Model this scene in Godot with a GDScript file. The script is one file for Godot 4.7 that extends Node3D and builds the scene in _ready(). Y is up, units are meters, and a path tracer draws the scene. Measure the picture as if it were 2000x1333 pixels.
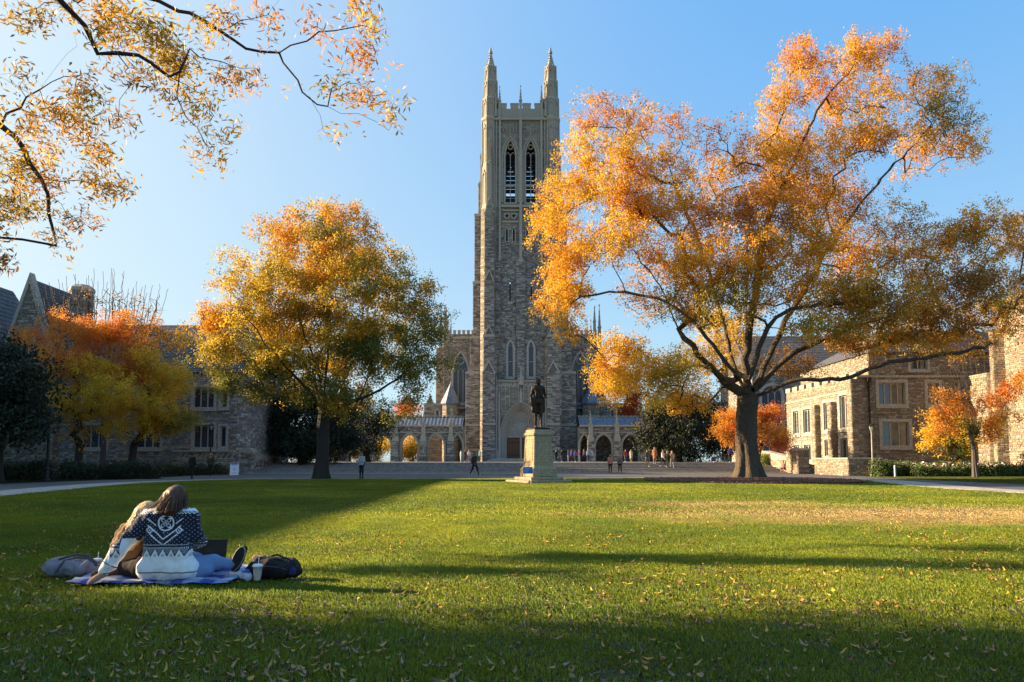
extends Node3D
# A university quadrangle in autumn: chapel tower, oaks, lawn with a couple on a blanket.

const PX := 1400.0          # focal length in photograph pixels (2000 wide)
const EYE := 1.2
const PITCH := 0.0713072    # radians
var rng := RandomNumberGenerator.new()
var used := {}
var M := {}
var leaf_noise := FastNoiseLite.new()


func at(px: float, py: float, d: float) -> Vector3:
	# the point that lies d metres ahead of the viewpoint in the direction of a measured photograph position
	var y := (800.0 - py) / PX
	var dir := Vector3((px - 1000.0) / PX, y * cos(PITCH) + sin(PITCH), y * sin(PITCH) - cos(PITCH))
	return Vector3(0, EYE, 0) + dir * (d / -dir.z)


func ground(px: float, d: float, y := 0.0) -> Vector3:
	return Vector3((px - 1000.0) / PX * d * 0.9972, y, -d)


class MB:
	var v := PackedVector3Array()
	var n := PackedVector3Array()
	var c := PackedColorArray()
	var t := PackedVector2Array()
	var ix := PackedInt32Array()
	var col := Color(1, 1, 1)
	var xf := Transform3D()

	func put(a: Vector3, b: Vector3, cc: Vector3, d: Vector3) -> void:   # counter-clockwise seen from outside, world positions
		var i := v.size()
		var m := (b - a).cross(d - a)
		if m.length_squared() < 1e-12:
			m = (cc - b).cross(d - b)
		m = m.normalized()
		v.push_back(a); v.push_back(b); v.push_back(cc); v.push_back(d)
		n.push_back(m); n.push_back(m); n.push_back(m); n.push_back(m)
		c.push_back(col); c.push_back(col); c.push_back(col); c.push_back(col)
		ix.push_back(i); ix.push_back(i + 2); ix.push_back(i + 1)
		ix.push_back(i); ix.push_back(i + 3); ix.push_back(i + 2)

	func quad(a: Vector3, b: Vector3, cc: Vector3, d: Vector3) -> void:
		put(xf * a, xf * b, xf * cc, xf * d)

	func tri(a: Vector3, b: Vector3, cc: Vector3) -> void:
		var p := xf * a
		var q := xf * b
		var r := xf * cc
		var i := v.size()
		var m := (q - p).cross(r - p).normalized()
		v.push_back(p); v.push_back(q); v.push_back(r)
		n.push_back(m); n.push_back(m); n.push_back(m)
		c.push_back(col); c.push_back(col); c.push_back(col)
		ix.push_back(i); ix.push_back(i + 2); ix.push_back(i + 1)

	func box(l: Vector3, h: Vector3) -> void:
		var a := Vector3(l.x, l.y, h.z); var b := Vector3(h.x, l.y, h.z); var d := Vector3(l.x, h.y, h.z)
		var e := Vector3(l.x, l.y, l.z); var f := Vector3(h.x, l.y, l.z); var g := Vector3(h.x, h.y, l.z); var k := Vector3(l.x, h.y, l.z)
		quad(a, b, h, d); quad(f, e, k, g); quad(e, a, d, k); quad(b, f, g, h); quad(d, h, g, k); quad(e, f, b, a)

	func bevel(l: Vector3, h: Vector3, r: float) -> void:   # box with chamfered edges
		var s := [l, h]
		var p := func(x: int, y: int, z: int, axis: int) -> Vector3:
			var q := Vector3(s[x].x, s[y].y, s[z].z)
			if axis != 0: q.x += r if x == 0 else -r
			if axis != 1: q.y += r if y == 0 else -r
			if axis != 2: q.z += r if z == 0 else -r
			return q
		for k in 2:
			var P := [p.call(k, 0, 0, 0), p.call(k, 1, 0, 0), p.call(k, 1, 1, 0), p.call(k, 0, 1, 0)]
			var Q := [p.call(0, k, 0, 1), p.call(0, k, 1, 1), p.call(1, k, 1, 1), p.call(1, k, 0, 1)]
			var R := [p.call(0, 0, k, 2), p.call(1, 0, k, 2), p.call(1, 1, k, 2), p.call(0, 1, k, 2)]
			for f in [P, Q, R]:
				if k == 1: quad(f[0], f[1], f[2], f[3])
				else: quad(f[3], f[2], f[1], f[0])
		for i in 2:
			for j in 2:
				var flip := (i + j) % 2 == 1
				edge(p.call(i, j, 0, 0), p.call(i, j, 1, 0), p.call(i, j, 1, 1), p.call(i, j, 0, 1), flip)
				edge(p.call(0, i, j, 1), p.call(1, i, j, 1), p.call(1, i, j, 2), p.call(0, i, j, 2), flip)
				edge(p.call(j, 0, i, 2), p.call(j, 1, i, 2), p.call(j, 1, i, 0), p.call(j, 0, i, 0), flip)
				for k in 2:
					if (i + j + k) % 2 == 1: tri(p.call(i, j, k, 0), p.call(i, j, k, 1), p.call(i, j, k, 2))
					else: tri(p.call(i, j, k, 0), p.call(i, j, k, 2), p.call(i, j, k, 1))

	func edge(a: Vector3, b: Vector3, cc: Vector3, d: Vector3, flip: bool) -> void:
		if flip: quad(a, b, cc, d)
		else: quad(d, cc, b, a)

	func prism(poly: PackedVector2Array, z0: float, z1: float) -> void:   # poly counter-clockwise in x, y
		var k := poly.size()
		var tr := Geometry2D.triangulate_polygon(poly)
		for i in range(0, tr.size(), 3):
			var a := poly[tr[i]]; var b := poly[tr[i + 1]]; var d := poly[tr[i + 2]]
			if (b - a).cross(d - a) < 0.0:
				var e := b; b = d; d = e
			tri(Vector3(a.x, a.y, z1), Vector3(b.x, b.y, z1), Vector3(d.x, d.y, z1))
			tri(Vector3(a.x, a.y, z0), Vector3(d.x, d.y, z0), Vector3(b.x, b.y, z0))
		for i in k:
			var a := poly[i]; var b := poly[(i + 1) % k]
			quad(Vector3(a.x, a.y, z0), Vector3(b.x, b.y, z0), Vector3(b.x, b.y, z1), Vector3(a.x, a.y, z1))

	func ring(outer: PackedVector2Array, inner: PackedVector2Array, z0: float, z1: float, closed := true) -> void:   # both counter-clockwise, same count
		var k := outer.size()
		for i in (k if closed else k - 1):
			var j := (i + 1) % k
			var a := outer[i]; var b := outer[j]; var p := inner[i]; var q := inner[j]
			quad(Vector3(a.x, a.y, z1), Vector3(b.x, b.y, z1), Vector3(q.x, q.y, z1), Vector3(p.x, p.y, z1))
			quad(Vector3(a.x, a.y, z0), Vector3(b.x, b.y, z0), Vector3(b.x, b.y, z1), Vector3(a.x, a.y, z1))
			quad(Vector3(q.x, q.y, z0), Vector3(p.x, p.y, z0), Vector3(p.x, p.y, z1), Vector3(q.x, q.y, z1))

	func tube(pts: PackedVector3Array, radii: PackedFloat32Array, sides: int, cap := true) -> void:
		var k := pts.size()
		if k < 2: return
		var base := v.size()
		var up := Vector3(0.31, 0.2, 0.93).normalized()
		for i in k:
			var dir := (pts[mini(i + 1, k - 1)] - pts[maxi(i - 1, 0)]).normalized()
			var a := up - dir * up.dot(dir)
			if a.length_squared() < 1e-4:
				a = Vector3(dir.y, dir.z, dir.x); a -= dir * a.dot(dir)
			a = a.normalized()
			up = a
			var b := dir.cross(a)
			for s in sides:
				var w := TAU * s / sides
				var m := a * cos(w) + b * sin(w)
				v.push_back(xf * (pts[i] + m * radii[i])); n.push_back(xf.basis * m); c.push_back(col)
		for i in k - 1:
			for s in sides:
				var p := base + i * sides + s
				var q := base + i * sides + (s + 1) % sides
				ix.push_back(p); ix.push_back(p + sides); ix.push_back(q)
				ix.push_back(q); ix.push_back(p + sides); ix.push_back(q + sides)
		if cap:
			for e in [0, k - 1]:
				var dir := (pts[1] - pts[0]) * -1.0 if e == 0 else pts[k - 1] - pts[k - 2]
				var o := v.size()
				v.push_back(xf * pts[e]); n.push_back((xf.basis * dir).normalized()); c.push_back(col)
				for s in sides:
					v.push_back(v[base + e * sides + s]); n.push_back((xf.basis * dir).normalized()); c.push_back(col)
				for s in sides:
					var p := o + 1 + s; var q := o + 1 + (s + 1) % sides
					ix.push_back(o)
					if e == 0: ix.push_back(p); ix.push_back(q)
					else: ix.push_back(q); ix.push_back(p)

	func lathe(profile: Array, seg: int, at_: Vector3, turn := 0.0) -> void:   # profile: Vector2(radius, height) from the bottom up; flat facets
		for i in profile.size() - 1:
			var p: Vector2 = profile[i]
			var q: Vector2 = profile[i + 1]
			for s in seg:
				var a := turn + TAU * s / seg
				var b := turn + TAU * (s + 1) / seg
				var A := Vector3(sin(a), 0, cos(a)); var B := Vector3(sin(b), 0, cos(b))
				quad(at_ + A * p.x + Vector3(0, p.y, 0), at_ + B * p.x + Vector3(0, p.y, 0), at_ + B * q.x + Vector3(0, q.y, 0), at_ + A * q.x + Vector3(0, q.y, 0))

	func mesh() -> ArrayMesh:
		var arr := []
		arr.resize(Mesh.ARRAY_MAX)
		arr[Mesh.ARRAY_VERTEX] = v
		arr[Mesh.ARRAY_NORMAL] = n
		arr[Mesh.ARRAY_COLOR] = c
		if t.size() == v.size(): arr[Mesh.ARRAY_TEX_UV] = t
		arr[Mesh.ARRAY_INDEX] = ix
		var m := ArrayMesh.new()
		m.add_surface_from_arrays(Mesh.PRIMITIVE_TRIANGLES, arr)
		return m


# ---------------------------------------------------------------- nodes
func numbered(called: String) -> String:
	var k: int = used.get(called, 0)
	used[called] = k + 1
	return called if k == 0 else "%s_%03d" % [called, k]


func tag(o: Node3D, label := "", category := "", group := "", kind := "") -> Node3D:
	if label: o.set_meta("label", label)
	if category: o.set_meta("category", category)
	if group: o.set_meta("group", group)
	if kind: o.set_meta("kind", kind)
	return o


func thing(called: String, label: String, category: String, where := Vector3.ZERO, turn := 0.0, group := "") -> Node3D:
	var o := Node3D.new()
	o.name = numbered(called)
	add_child(o)
	o.position = where
	o.rotation.y = turn
	return tag(o, label, category, group)


func place(called: String, mesh: Mesh, material: Material, parent: Node = self, kind := "") -> MeshInstance3D:
	var o := MeshInstance3D.new()
	o.name = numbered(called) if parent == self else called
	o.mesh = mesh
	o.material_override = material
	parent.add_child(o, true)
	if kind: o.set_meta("kind", kind)
	return o


func obj(called: String, mb: MB, material: Material, parent: Node = self, kind := "") -> MeshInstance3D:
	return place(called, mb.mesh(), material, parent, kind)


# ---------------------------------------------------------------- materials
func lin(r: float, g: float, b: float) -> Color:
	return Color(r, g, b).linear_to_srgb()


func noise_tex(freq: float, low: float, high: float, size := 256, seed_ := 1, octaves := 4, kind := FastNoiseLite.TYPE_SIMPLEX_SMOOTH) -> NoiseTexture2D:
	var f := FastNoiseLite.new()
	f.noise_type = kind
	f.seed = seed_
	f.frequency = freq
	f.fractal_octaves = octaves
	var g := Gradient.new()
	g.set_color(0, Color(low, low, low)); g.set_color(1, Color(high, high, high))
	var t := NoiseTexture2D.new()
	t.width = size; t.height = size
	t.seamless = true
	t.noise = f
	t.color_ramp = g
	return t


func mat(name_: String, color: Color, rough := 0.8, metal := 0.0, vertex := false) -> StandardMaterial3D:
	var m := StandardMaterial3D.new()
	m.resource_name = name_
	m.albedo_color = color
	m.roughness = rough
	m.metallic = metal
	m.vertex_color_use_as_albedo = vertex
	M[name_] = m
	return m


func grain(m: StandardMaterial3D, tex: Texture2D, scale: float, height: Texture2D = null, relief := 0.5) -> StandardMaterial3D:
	m.uv1_triplanar = true
	m.uv1_world_triplanar = true
	m.uv1_scale = Vector3.ONE * scale
	m.albedo_texture = tex
	if height:
		m.heightmap_enabled = true
		m.heightmap_texture = height
		m.heightmap_scale = relief
	return m


func make_materials() -> void:
	var fine := noise_tex(0.05, 0.62, 1.0, 256, 3, 5)
	var soft := noise_tex(0.015, 0.75, 1.0, 256, 9, 5)
	var rough := noise_tex(0.06, 0.0, 1.0, 256, 21, 5)
	var bark := noise_tex(0.03, 0.0, 1.0, 256, 33, 4, FastNoiseLite.TYPE_CELLULAR)
	grain(mat("stone", Color.WHITE, 0.9, 0, true), fine, 0.7, rough, 1.2)
	grain(mat("limestone", lin(0.6, 0.53, 0.41), 0.85), fine, 0.45, rough, 0.6)
	grain(mat("pale_limestone", lin(0.62, 0.57, 0.48), 0.85), fine, 0.4, rough, 0.6)
	grain(mat("slate", Color.WHITE, 0.7, 0, true), fine, 0.6, rough, 0.5)
	grain(mat("lead_roof", lin(0.20, 0.22, 0.27), 0.55, 0.2), soft, 0.3)
	grain(mat("bark", lin(0.15, 0.112, 0.075), 0.95), noise_tex(0.04, 0.45, 1.0, 256, 5, 5), 1.2, bark, 4.0)
	M["bark"].uv1_scale = Vector3(1.6, 0.35, 1.6)
	grain(mat("dark_bark", lin(0.07, 0.055, 0.045), 0.95), noise_tex(0.04, 0.5, 1.0, 256, 6, 5), 2.0, bark, 1.5)
	grain(mat("grey_bark", lin(0.17, 0.14, 0.115), 0.95), noise_tex(0.04, 0.5, 1.0, 256, 6, 5), 2.0, bark, 1.5)
	grain(mat("asphalt", lin(0.11, 0.11, 0.115), 0.9), noise_tex(0.02, 0.7, 1.0, 512, 11, 6), 0.15, rough, 0.3)
	grain(mat("concrete", lin(0.46, 0.42, 0.36), 0.9), noise_tex(0.02, 0.75, 1.0, 512, 12, 6), 0.2, rough, 0.3)
	grain(mat("paving", lin(0.32, 0.30, 0.275), 0.9), noise_tex(0.02, 0.7, 1.0, 512, 13, 6), 0.2, rough, 0.3)
	grain(mat("mulch", lin(0.10, 0.045, 0.028), 1.0), noise_tex(0.06, 0.4, 1.0, 256, 14, 5), 0.8, rough, 4.0)
	grain(mat("soil", lin(0.055, 0.06, 0.02), 1.0), noise_tex(0.03, 0.45, 1.0, 512, 15, 6), 0.25, rough, 3.0)
	grain(mat("bronze", lin(0.052, 0.036, 0.025), 0.5, 0.65), soft, 1.5, rough, 0.6)
	grain(mat("pedestal_stone", lin(0.50, 0.405, 0.25), 0.85), fine, 0.5, rough, 0.3)
	mat("iron", lin(0.018, 0.018, 0.02), 0.5, 0.4)
	mat("lamp_glass", lin(0.35, 0.35, 0.33), 0.25)
	mat("glass", lin(0.03, 0.04, 0.055), 0.08)
	M["glass"].metallic_specular = 0.8
	mat("leaded_glass", lin(0.05, 0.06, 0.085), 0.25)
	grain(mat("oak_wood", lin(0.22, 0.085, 0.03), 0.55), noise_tex(0.03, 0.6, 1.0, 256, 17, 4), 0.9)
	mat("white_paint", lin(0.75, 0.76, 0.8), 0.6)
	mat("leaf", Color.WHITE, 0.55, 0, true)
	M["leaf"].backlight_enabled = true
	M["leaf"].backlight = Color(0.95, 0.95, 0.95)
	mat("evergreen", Color.WHITE, 0.75, 0, true)
	M["evergreen"].backlight_enabled = true
	M["evergreen"].backlight = Color(0.3, 0.3, 0.3)
	mat("grass", Color.WHITE, 0.6, 0, true)
	M["grass"].backlight_enabled = true
	M["grass"].backlight = Color(0.95, 0.95, 0.95)
	mat("litter", Color.WHITE, 0.7, 0, true)
	grain(mat("cloth", Color.WHITE, 0.9, 0, true), noise_tex(0.08, 0.75, 1.0, 256, 41, 4), 6.0, rough, 0.3)
	mat("skin", lin(0.5, 0.28, 0.2), 0.55)
	mat("hair", Color.WHITE, 0.45, 0, true)


# ---------------------------------------------------------------- masonry
const RUBBLE := [Color(0.465, 0.428, 0.367), Color(0.235, 0.225, 0.21), Color(0.53, 0.46, 0.37), Color(0.40, 0.33, 0.27), Color(0.600, 0.600, 0.499), Color(0.20, 0.205, 0.215), Color(0.554, 0.495, 0.417), Color(0.358, 0.295, 0.232)]
const GREY := [Color(0.482, 0.458, 0.409), Color(0.314, 0.314, 0.314), Color(0.620, 0.517, 0.360), Color(0.482, 0.360, 0.266), Color(0.620, 0.620, 0.542), Color(0.266, 0.289, 0.337), Color(0.577, 0.529, 0.458), Color(0.385, 0.314, 0.240)]
const WARM := [Color(0.497, 0.402, 0.284), Color(0.362, 0.305, 0.236), Color(0.590, 0.486, 0.339), Color(0.411, 0.297, 0.208), Color(0.553, 0.486, 0.378), Color(0.307, 0.270, 0.229), Color(0.620, 0.546, 0.409), Color(0.445, 0.331, 0.223)]


func hole(x0: float, x1: float, y0: float, ys: float, ya: float) -> Dictionary:
	return {"x0": x0, "x1": x1, "y0": y0, "ys": ys, "ya": ya}


func span(h: Dictionary, y: float) -> Vector2:
	if y <= h.y0 or y >= h.ya: return Vector2(1, 0)
	if y <= h.ys: return Vector2(h.x0, h.x1)
	var a: float = (h.x1 - h.x0) / 2.0
	var r: float = h.ya - h.ys
	var R := (a * a + r * r) / (2.0 * a)
	var dx: float = R - sqrt(maxf(R * R - (y - h.ys) * (y - h.ys), 0.0))
	return Vector2(h.x0 + dx, h.x1 - dx)


func arch(h: Dictionary, grow := 0.0, sill := 0.0, seg := 7) -> PackedVector2Array:   # counter-clockwise from bottom right over the top to bottom left
	var out := PackedVector2Array()
	var x0: float = h.x0 - grow
	var x1: float = h.x1 + grow
	out.push_back(Vector2(x1, h.y0 - sill))
	if h.ya <= h.ys + 0.001:
		out.push_back(Vector2(x1, h.ys + grow)); out.push_back(Vector2(x0, h.ys + grow))
	else:
		var a := (x1 - x0) / 2.0
		var r: float = h.ya + grow * 1.25 - h.ys
		var R := (a * a + r * r) / (2.0 * a)
		var top := asin(clampf(r / R, -1, 1))
		if r > R: top = PI - top
		for i in seg + 1:
			var w := top * i / seg
			out.push_back(Vector2(x1 - R + R * cos(w), h.ys + R * sin(w)))
		for i in seg:
			var w := top * (seg - 1 - i) / seg
			out.push_back(Vector2(x0 + R - R * cos(w), h.ys + R * sin(w)))
	out.push_back(Vector2(x0, h.y0 - sill))
	return out


func masonry(mb: MB, o: Vector3, u: Vector3, nr: Vector3, w: float, h: float, holes := [], pal := RUBBLE, sl := Vector2(0.2, 0.58), sh := Vector2(0.13, 0.25), top = null) -> void:
	# rows of uneven stones standing proud of a mortar bed; top: optional function x0,x1 at height y of a gable
	var y := 0.0
	var up := Vector3.UP
	while y < h - 0.02:
		var hh := minf(rng.randf_range(sh.x, sh.y), h - y)
		if h - y - hh < 0.08: hh = h - y
		var lo := 0.0
		var hi := w
		if top != null:
			var lim: Vector2 = top.call(y + hh * 0.5)
			lo = maxf(lo, lim.x); hi = minf(hi, lim.y)
		var cuts: Array[Vector2] = []
		for ho in holes:
			if ho.y0 < y + hh and ho.ya > y:
				var s1 := span(ho, y + 0.01)
				var s2 := span(ho, y + hh - 0.01)
				var s3 := span(ho, y + hh * 0.5)
				var m := Vector2(1e9, -1e9)
				for s in [s1, s2, s3]:
					if s.x <= s.y:
						m.x = minf(m.x, s.x); m.y = maxf(m.y, s.y)
				if m.x < m.y: cuts.append(m)
		cuts.sort_custom(func(p, q): return p.x < q.x)
		var x := lo
		cuts.append(Vector2(hi, hi))
		for cut in cuts:
			var e := minf(cut.x, hi)
			if e > x + 0.01:
				mb.col = Color(0.25, 0.225, 0.19)
				mb.quad(o + u * x + up * y, o + u * e + up * y, o + u * e + up * (y + hh), o + u * x + up * (y + hh))
				var xx := x
				while xx < e - 0.01:
					var ll := minf(rng.randf_range(sl.x, sl.y), e - xx)
					if e - xx - ll < 0.15: ll = e - xx
					var k := rng.randf_range(0.78, 1.22)
					var b: Color = pal[rng.randi() % pal.size()]
					mb.col = Color(b.r * k, b.g * k, b.b * k)
					var g := 0.012
					var d := rng.randf_range(0.018, 0.05)
					var a0 := o + u * (xx + g) + up * (y + g)
					var a1 := o + u * (xx + ll - g) + up * (y + g)
					var a2 := o + u * (xx + ll - g) + up * (y + hh - g)
					var a3 := o + u * (xx + g) + up * (y + hh - g)
					var q := 0.012
					var f := nr * d
					var b0 := a0 + f + u * q + up * q
					var b1 := a1 + f - u * q + up * q
					var b2 := a2 + f - u * q - up * q
					var b3 := a3 + f + u * q - up * q
					mb.quad(b0, b1, b2, b3)
					mb.quad(a0, a1, b1, b0); mb.quad(a1, a2, b2, b1); mb.quad(a2, a3, b3, b2); mb.quad(a3, a0, b0, b3)
					xx += ll
			x = maxf(x, cut.y)
		y += hh


func stone_box(mb: MB, l: Vector3, h: Vector3, sides := "flr", pal := RUBBLE, sl := Vector2(0.3, 0.85), sh := Vector2(0.14, 0.26)) -> void:
	var s := h - l
	if "f" in sides: masonry(mb, Vector3(l.x, l.y, h.z), Vector3.RIGHT, Vector3.BACK, s.x, s.y, [], pal, sl, sh)
	if "b" in sides: masonry(mb, Vector3(h.x, l.y, l.z), Vector3.LEFT, Vector3.FORWARD, s.x, s.y, [], pal, sl, sh)
	if "l" in sides: masonry(mb, Vector3(l.x, l.y, l.z), Vector3.BACK, Vector3.LEFT, s.z, s.y, [], pal, sl, sh)
	if "r" in sides: masonry(mb, Vector3(h.x, l.y, h.z), Vector3.FORWARD, Vector3.RIGHT, s.z, s.y, [], pal, sl, sh)
	mb.col = pal[6]
	mb.quad(Vector3(l.x, h.y, h.z), Vector3(h.x, h.y, h.z), Vector3(h.x, h.y, l.z), Vector3(l.x, h.y, l.z))


func wframe(o: Vector3, u: Vector3, nr: Vector3) -> Transform3D:
	return Transform3D(Basis(u, Vector3.UP, nr), o)


func window(parent: Node3D, fr: Transform3D, h: Dictionary, band := 0.22, lights := 2, transoms := [], stone: Material = null, glass: Material = null, deep := 0.32, proud := 0.08, called := "window") -> MeshInstance3D:
	# a stone surround with mullions, tracery and one pane for each light
	if stone == null: stone = M.pale_limestone
	if glass == null: glass = M.leaded_glass
	var mb := MB.new()
	mb.xf = fr
	var pointed: bool = h.ya > h.ys + 0.01
	mb.ring(arch(h, band, band), arch(h), -deep, proud)
	mb.ring(arch(h, 0.0), arch({"x0": h.x0 + 0.07, "x1": h.x1 - 0.07, "y0": h.y0 + 0.07, "ys": h.ys if pointed else h.ys - 0.07, "ya": h.ya - 0.1 if pointed else h.ys - 0.07}), -deep, -0.08)
	mb.box(Vector3(h.x0 - band - 0.05, h.y0 - band - 0.08, -0.02), Vector3(h.x1 + band + 0.05, h.y0 - band, proud + 0.06))
	var wn := obj(called, mb, stone, parent)
	var tr := MB.new()
	tr.xf = fr
	var w: float = (h.x1 - h.x0) / lights
	var spring: float = h.ys
	for i in range(1, lights):
		var x: float = h.x0 + w * i
		tr.bevel(Vector3(x - 0.055, h.y0 + 0.03, -deep + 0.08), Vector3(x + 0.055, spring + (w * 0.4 if pointed else -0.02), -0.12), 0.02)
	for y in transoms:
		var ts := MB.new()
		ts.xf = fr
		ts.bevel(Vector3(h.x0 + 0.06, y - 0.06, -deep + 0.1), Vector3(h.x1 - 0.06, y + 0.06, -0.14), 0.02)
		obj("transom", ts, stone, wn)
	var heads := []
	for i in lights:
		var s: Dictionary
		if pointed: s = hole(h.x0 + w * i + 0.05, h.x0 + w * (i + 1) - 0.05, spring - 0.3, spring - 0.02, spring + w * 0.75)
		else: s = hole(h.x0 + w * i + 0.06, h.x0 + w * (i + 1) - 0.06, spring - 0.35, spring - 0.32, spring - 0.1)
		tr.ring(arch(s, 0.06), arch(s), -deep + 0.1, -0.14, false)
		heads.append(s)
	if pointed and lights > 1:
		var a: float = h.x1 - h.x0
		var cy: float = spring + (h.ya - spring) * 0.60
		var R: float = minf(a * 0.26, (h.ya - spring) * 0.24)
		var po := PackedVector2Array(); var pi := PackedVector2Array()
		for i in 12:
			var k := 1.0 - 0.16 * absf(sin(TAU * i / 6.0))
			po.push_back(Vector2((h.x0 + h.x1) / 2 + cos(TAU * i / 12) * R, cy + sin(TAU * i / 12) * R))
			pi.push_back(Vector2((h.x0 + h.x1) / 2 + cos(TAU * i / 12) * (R - 0.09) * k, cy + sin(TAU * i / 12) * (R - 0.09) * k))
		tr.ring(po, pi, -deep + 0.1, -0.14)
	if tr.v.size(): obj("tracery", tr, stone, wn)
	if glass != M.get("open_air"):
		for i in lights:
			var g := MB.new()
			g.xf = fr
			var x0: float = h.x0 + w * i + 0.05
			var x1: float = h.x0 + w * (i + 1) - 0.05
			g.box(Vector3(x0, h.y0 + 0.05, -deep + 0.1), Vector3(x1, spring, -deep + 0.12))
			obj("pane", g, glass, wn)
		if pointed:
			var g := MB.new()
			g.xf = fr
			g.prism(arch(hole(h.x0 + 0.04, h.x1 - 0.04, spring + 0.002, spring + 0.01, h.ya - 0.06)), -deep + 0.1, -deep + 0.12)
			obj("pane", g, glass, wn)
	return wn


var gable_fill: MB = null


func gablet(mb: MB, x0: float, x1: float, y0: float, ya: float, z0: float, z1: float) -> void:   # small steep gable with a raised coping
	var xm := (x0 + x1) / 2
	if gable_fill:
		gable_fill.col = RUBBLE[1]
		gable_fill.prism(PackedVector2Array([Vector2(x0, y0), Vector2(x1, y0), Vector2(xm, ya - 0.15)]), z0, z1 - 0.14)
	else:
		mb.prism(PackedVector2Array([Vector2(x0, y0), Vector2(x1, y0), Vector2(xm, ya - 0.15)]), z0, z1 - 0.12)
	for s in [-1.0, 1.0]:
		var a := Vector2(xm, ya); var b := Vector2(x0 - 0.1 if s < 0 else x1 + 0.1, y0 - 0.1)
		var nn := Vector2(0, -0.42)
		var q := PackedVector2Array([a, b, b + Vector2(-s * 0.22, 0), a + nn])
		if s > 0: q.reverse()
		mb.prism(q, z0, z1)


func pinnacle(mb: MB, at_: Vector3, r: float, h: float, body := 0.45, seg := 4, turn := PI / 4) -> void:   # shaft, cornice, crocketed spirelet and finial
	var b := h * body
	mb.lathe([Vector2(r * 1.15, 0), Vector2(r * 1.15, 0.15), Vector2(r, 0.25), Vector2(r * 0.95, b), Vector2(r * 1.25, b + 0.08), Vector2(r * 1.25, b + 0.2), Vector2(r * 0.8, b + 0.3), Vector2(r * 0.12, h * 0.93), Vector2(r * 0.42, h * 0.95), Vector2(r * 0.35, h * 0.97), Vector2(0.01, h)], seg, at_, turn)
	for k in 3:
		var f := (k + 1.0) / 4.0
		var rr := lerpf(r * 0.8, r * 0.12, f)
		for s in 4:
			var a := turn + TAU * s / 4
			var p := at_ + Vector3(sin(a) * rr, lerpf(b + 0.3, h * 0.93, f), cos(a) * rr)
			mb.box(p - Vector3.ONE * r * 0.14, p + Vector3.ONE * r * 0.14)


func crenel(mb: MB, x0: float, x1: float, y: float, z0: float, z1: float, mw: float, gap: float, hh: float) -> void:
	var n := maxi(1, int(round((x1 - x0 + gap) / (mw + gap))))
	var step := (x1 - x0 + gap) / n
	for i in n:
		var a := x0 + step * i
		mb.box(Vector3(a, y, z0), Vector3(a + step - gap, y + hh, z1))
		mb.box(Vector3(a - 0.05, y + hh, z0 - 0.05), Vector3(a + step - gap + 0.05, y + hh + 0.1, z1 + 0.05))


# ---------------------------------------------------------------- chapel
const ASHLAR := [Color(0.486, 0.432, 0.338), Color(0.446, 0.392, 0.311), Color(0.540, 0.486, 0.378), Color(0.405, 0.351, 0.270), Color(0.499, 0.432, 0.324), Color(0.378, 0.338, 0.270), Color(0.459, 0.419, 0.338), Color(0.432, 0.365, 0.257)]
const BIG := Vector2(0.6, 1.2)
const TALL := Vector2(0.32, 0.45)


func shifted(h: Dictionary, dx: float, dy: float) -> Dictionary:
	return hole(h.x0 + dx, h.x1 + dx, h.y0 + dy, h.ys + dy, h.ya + dy)


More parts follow.
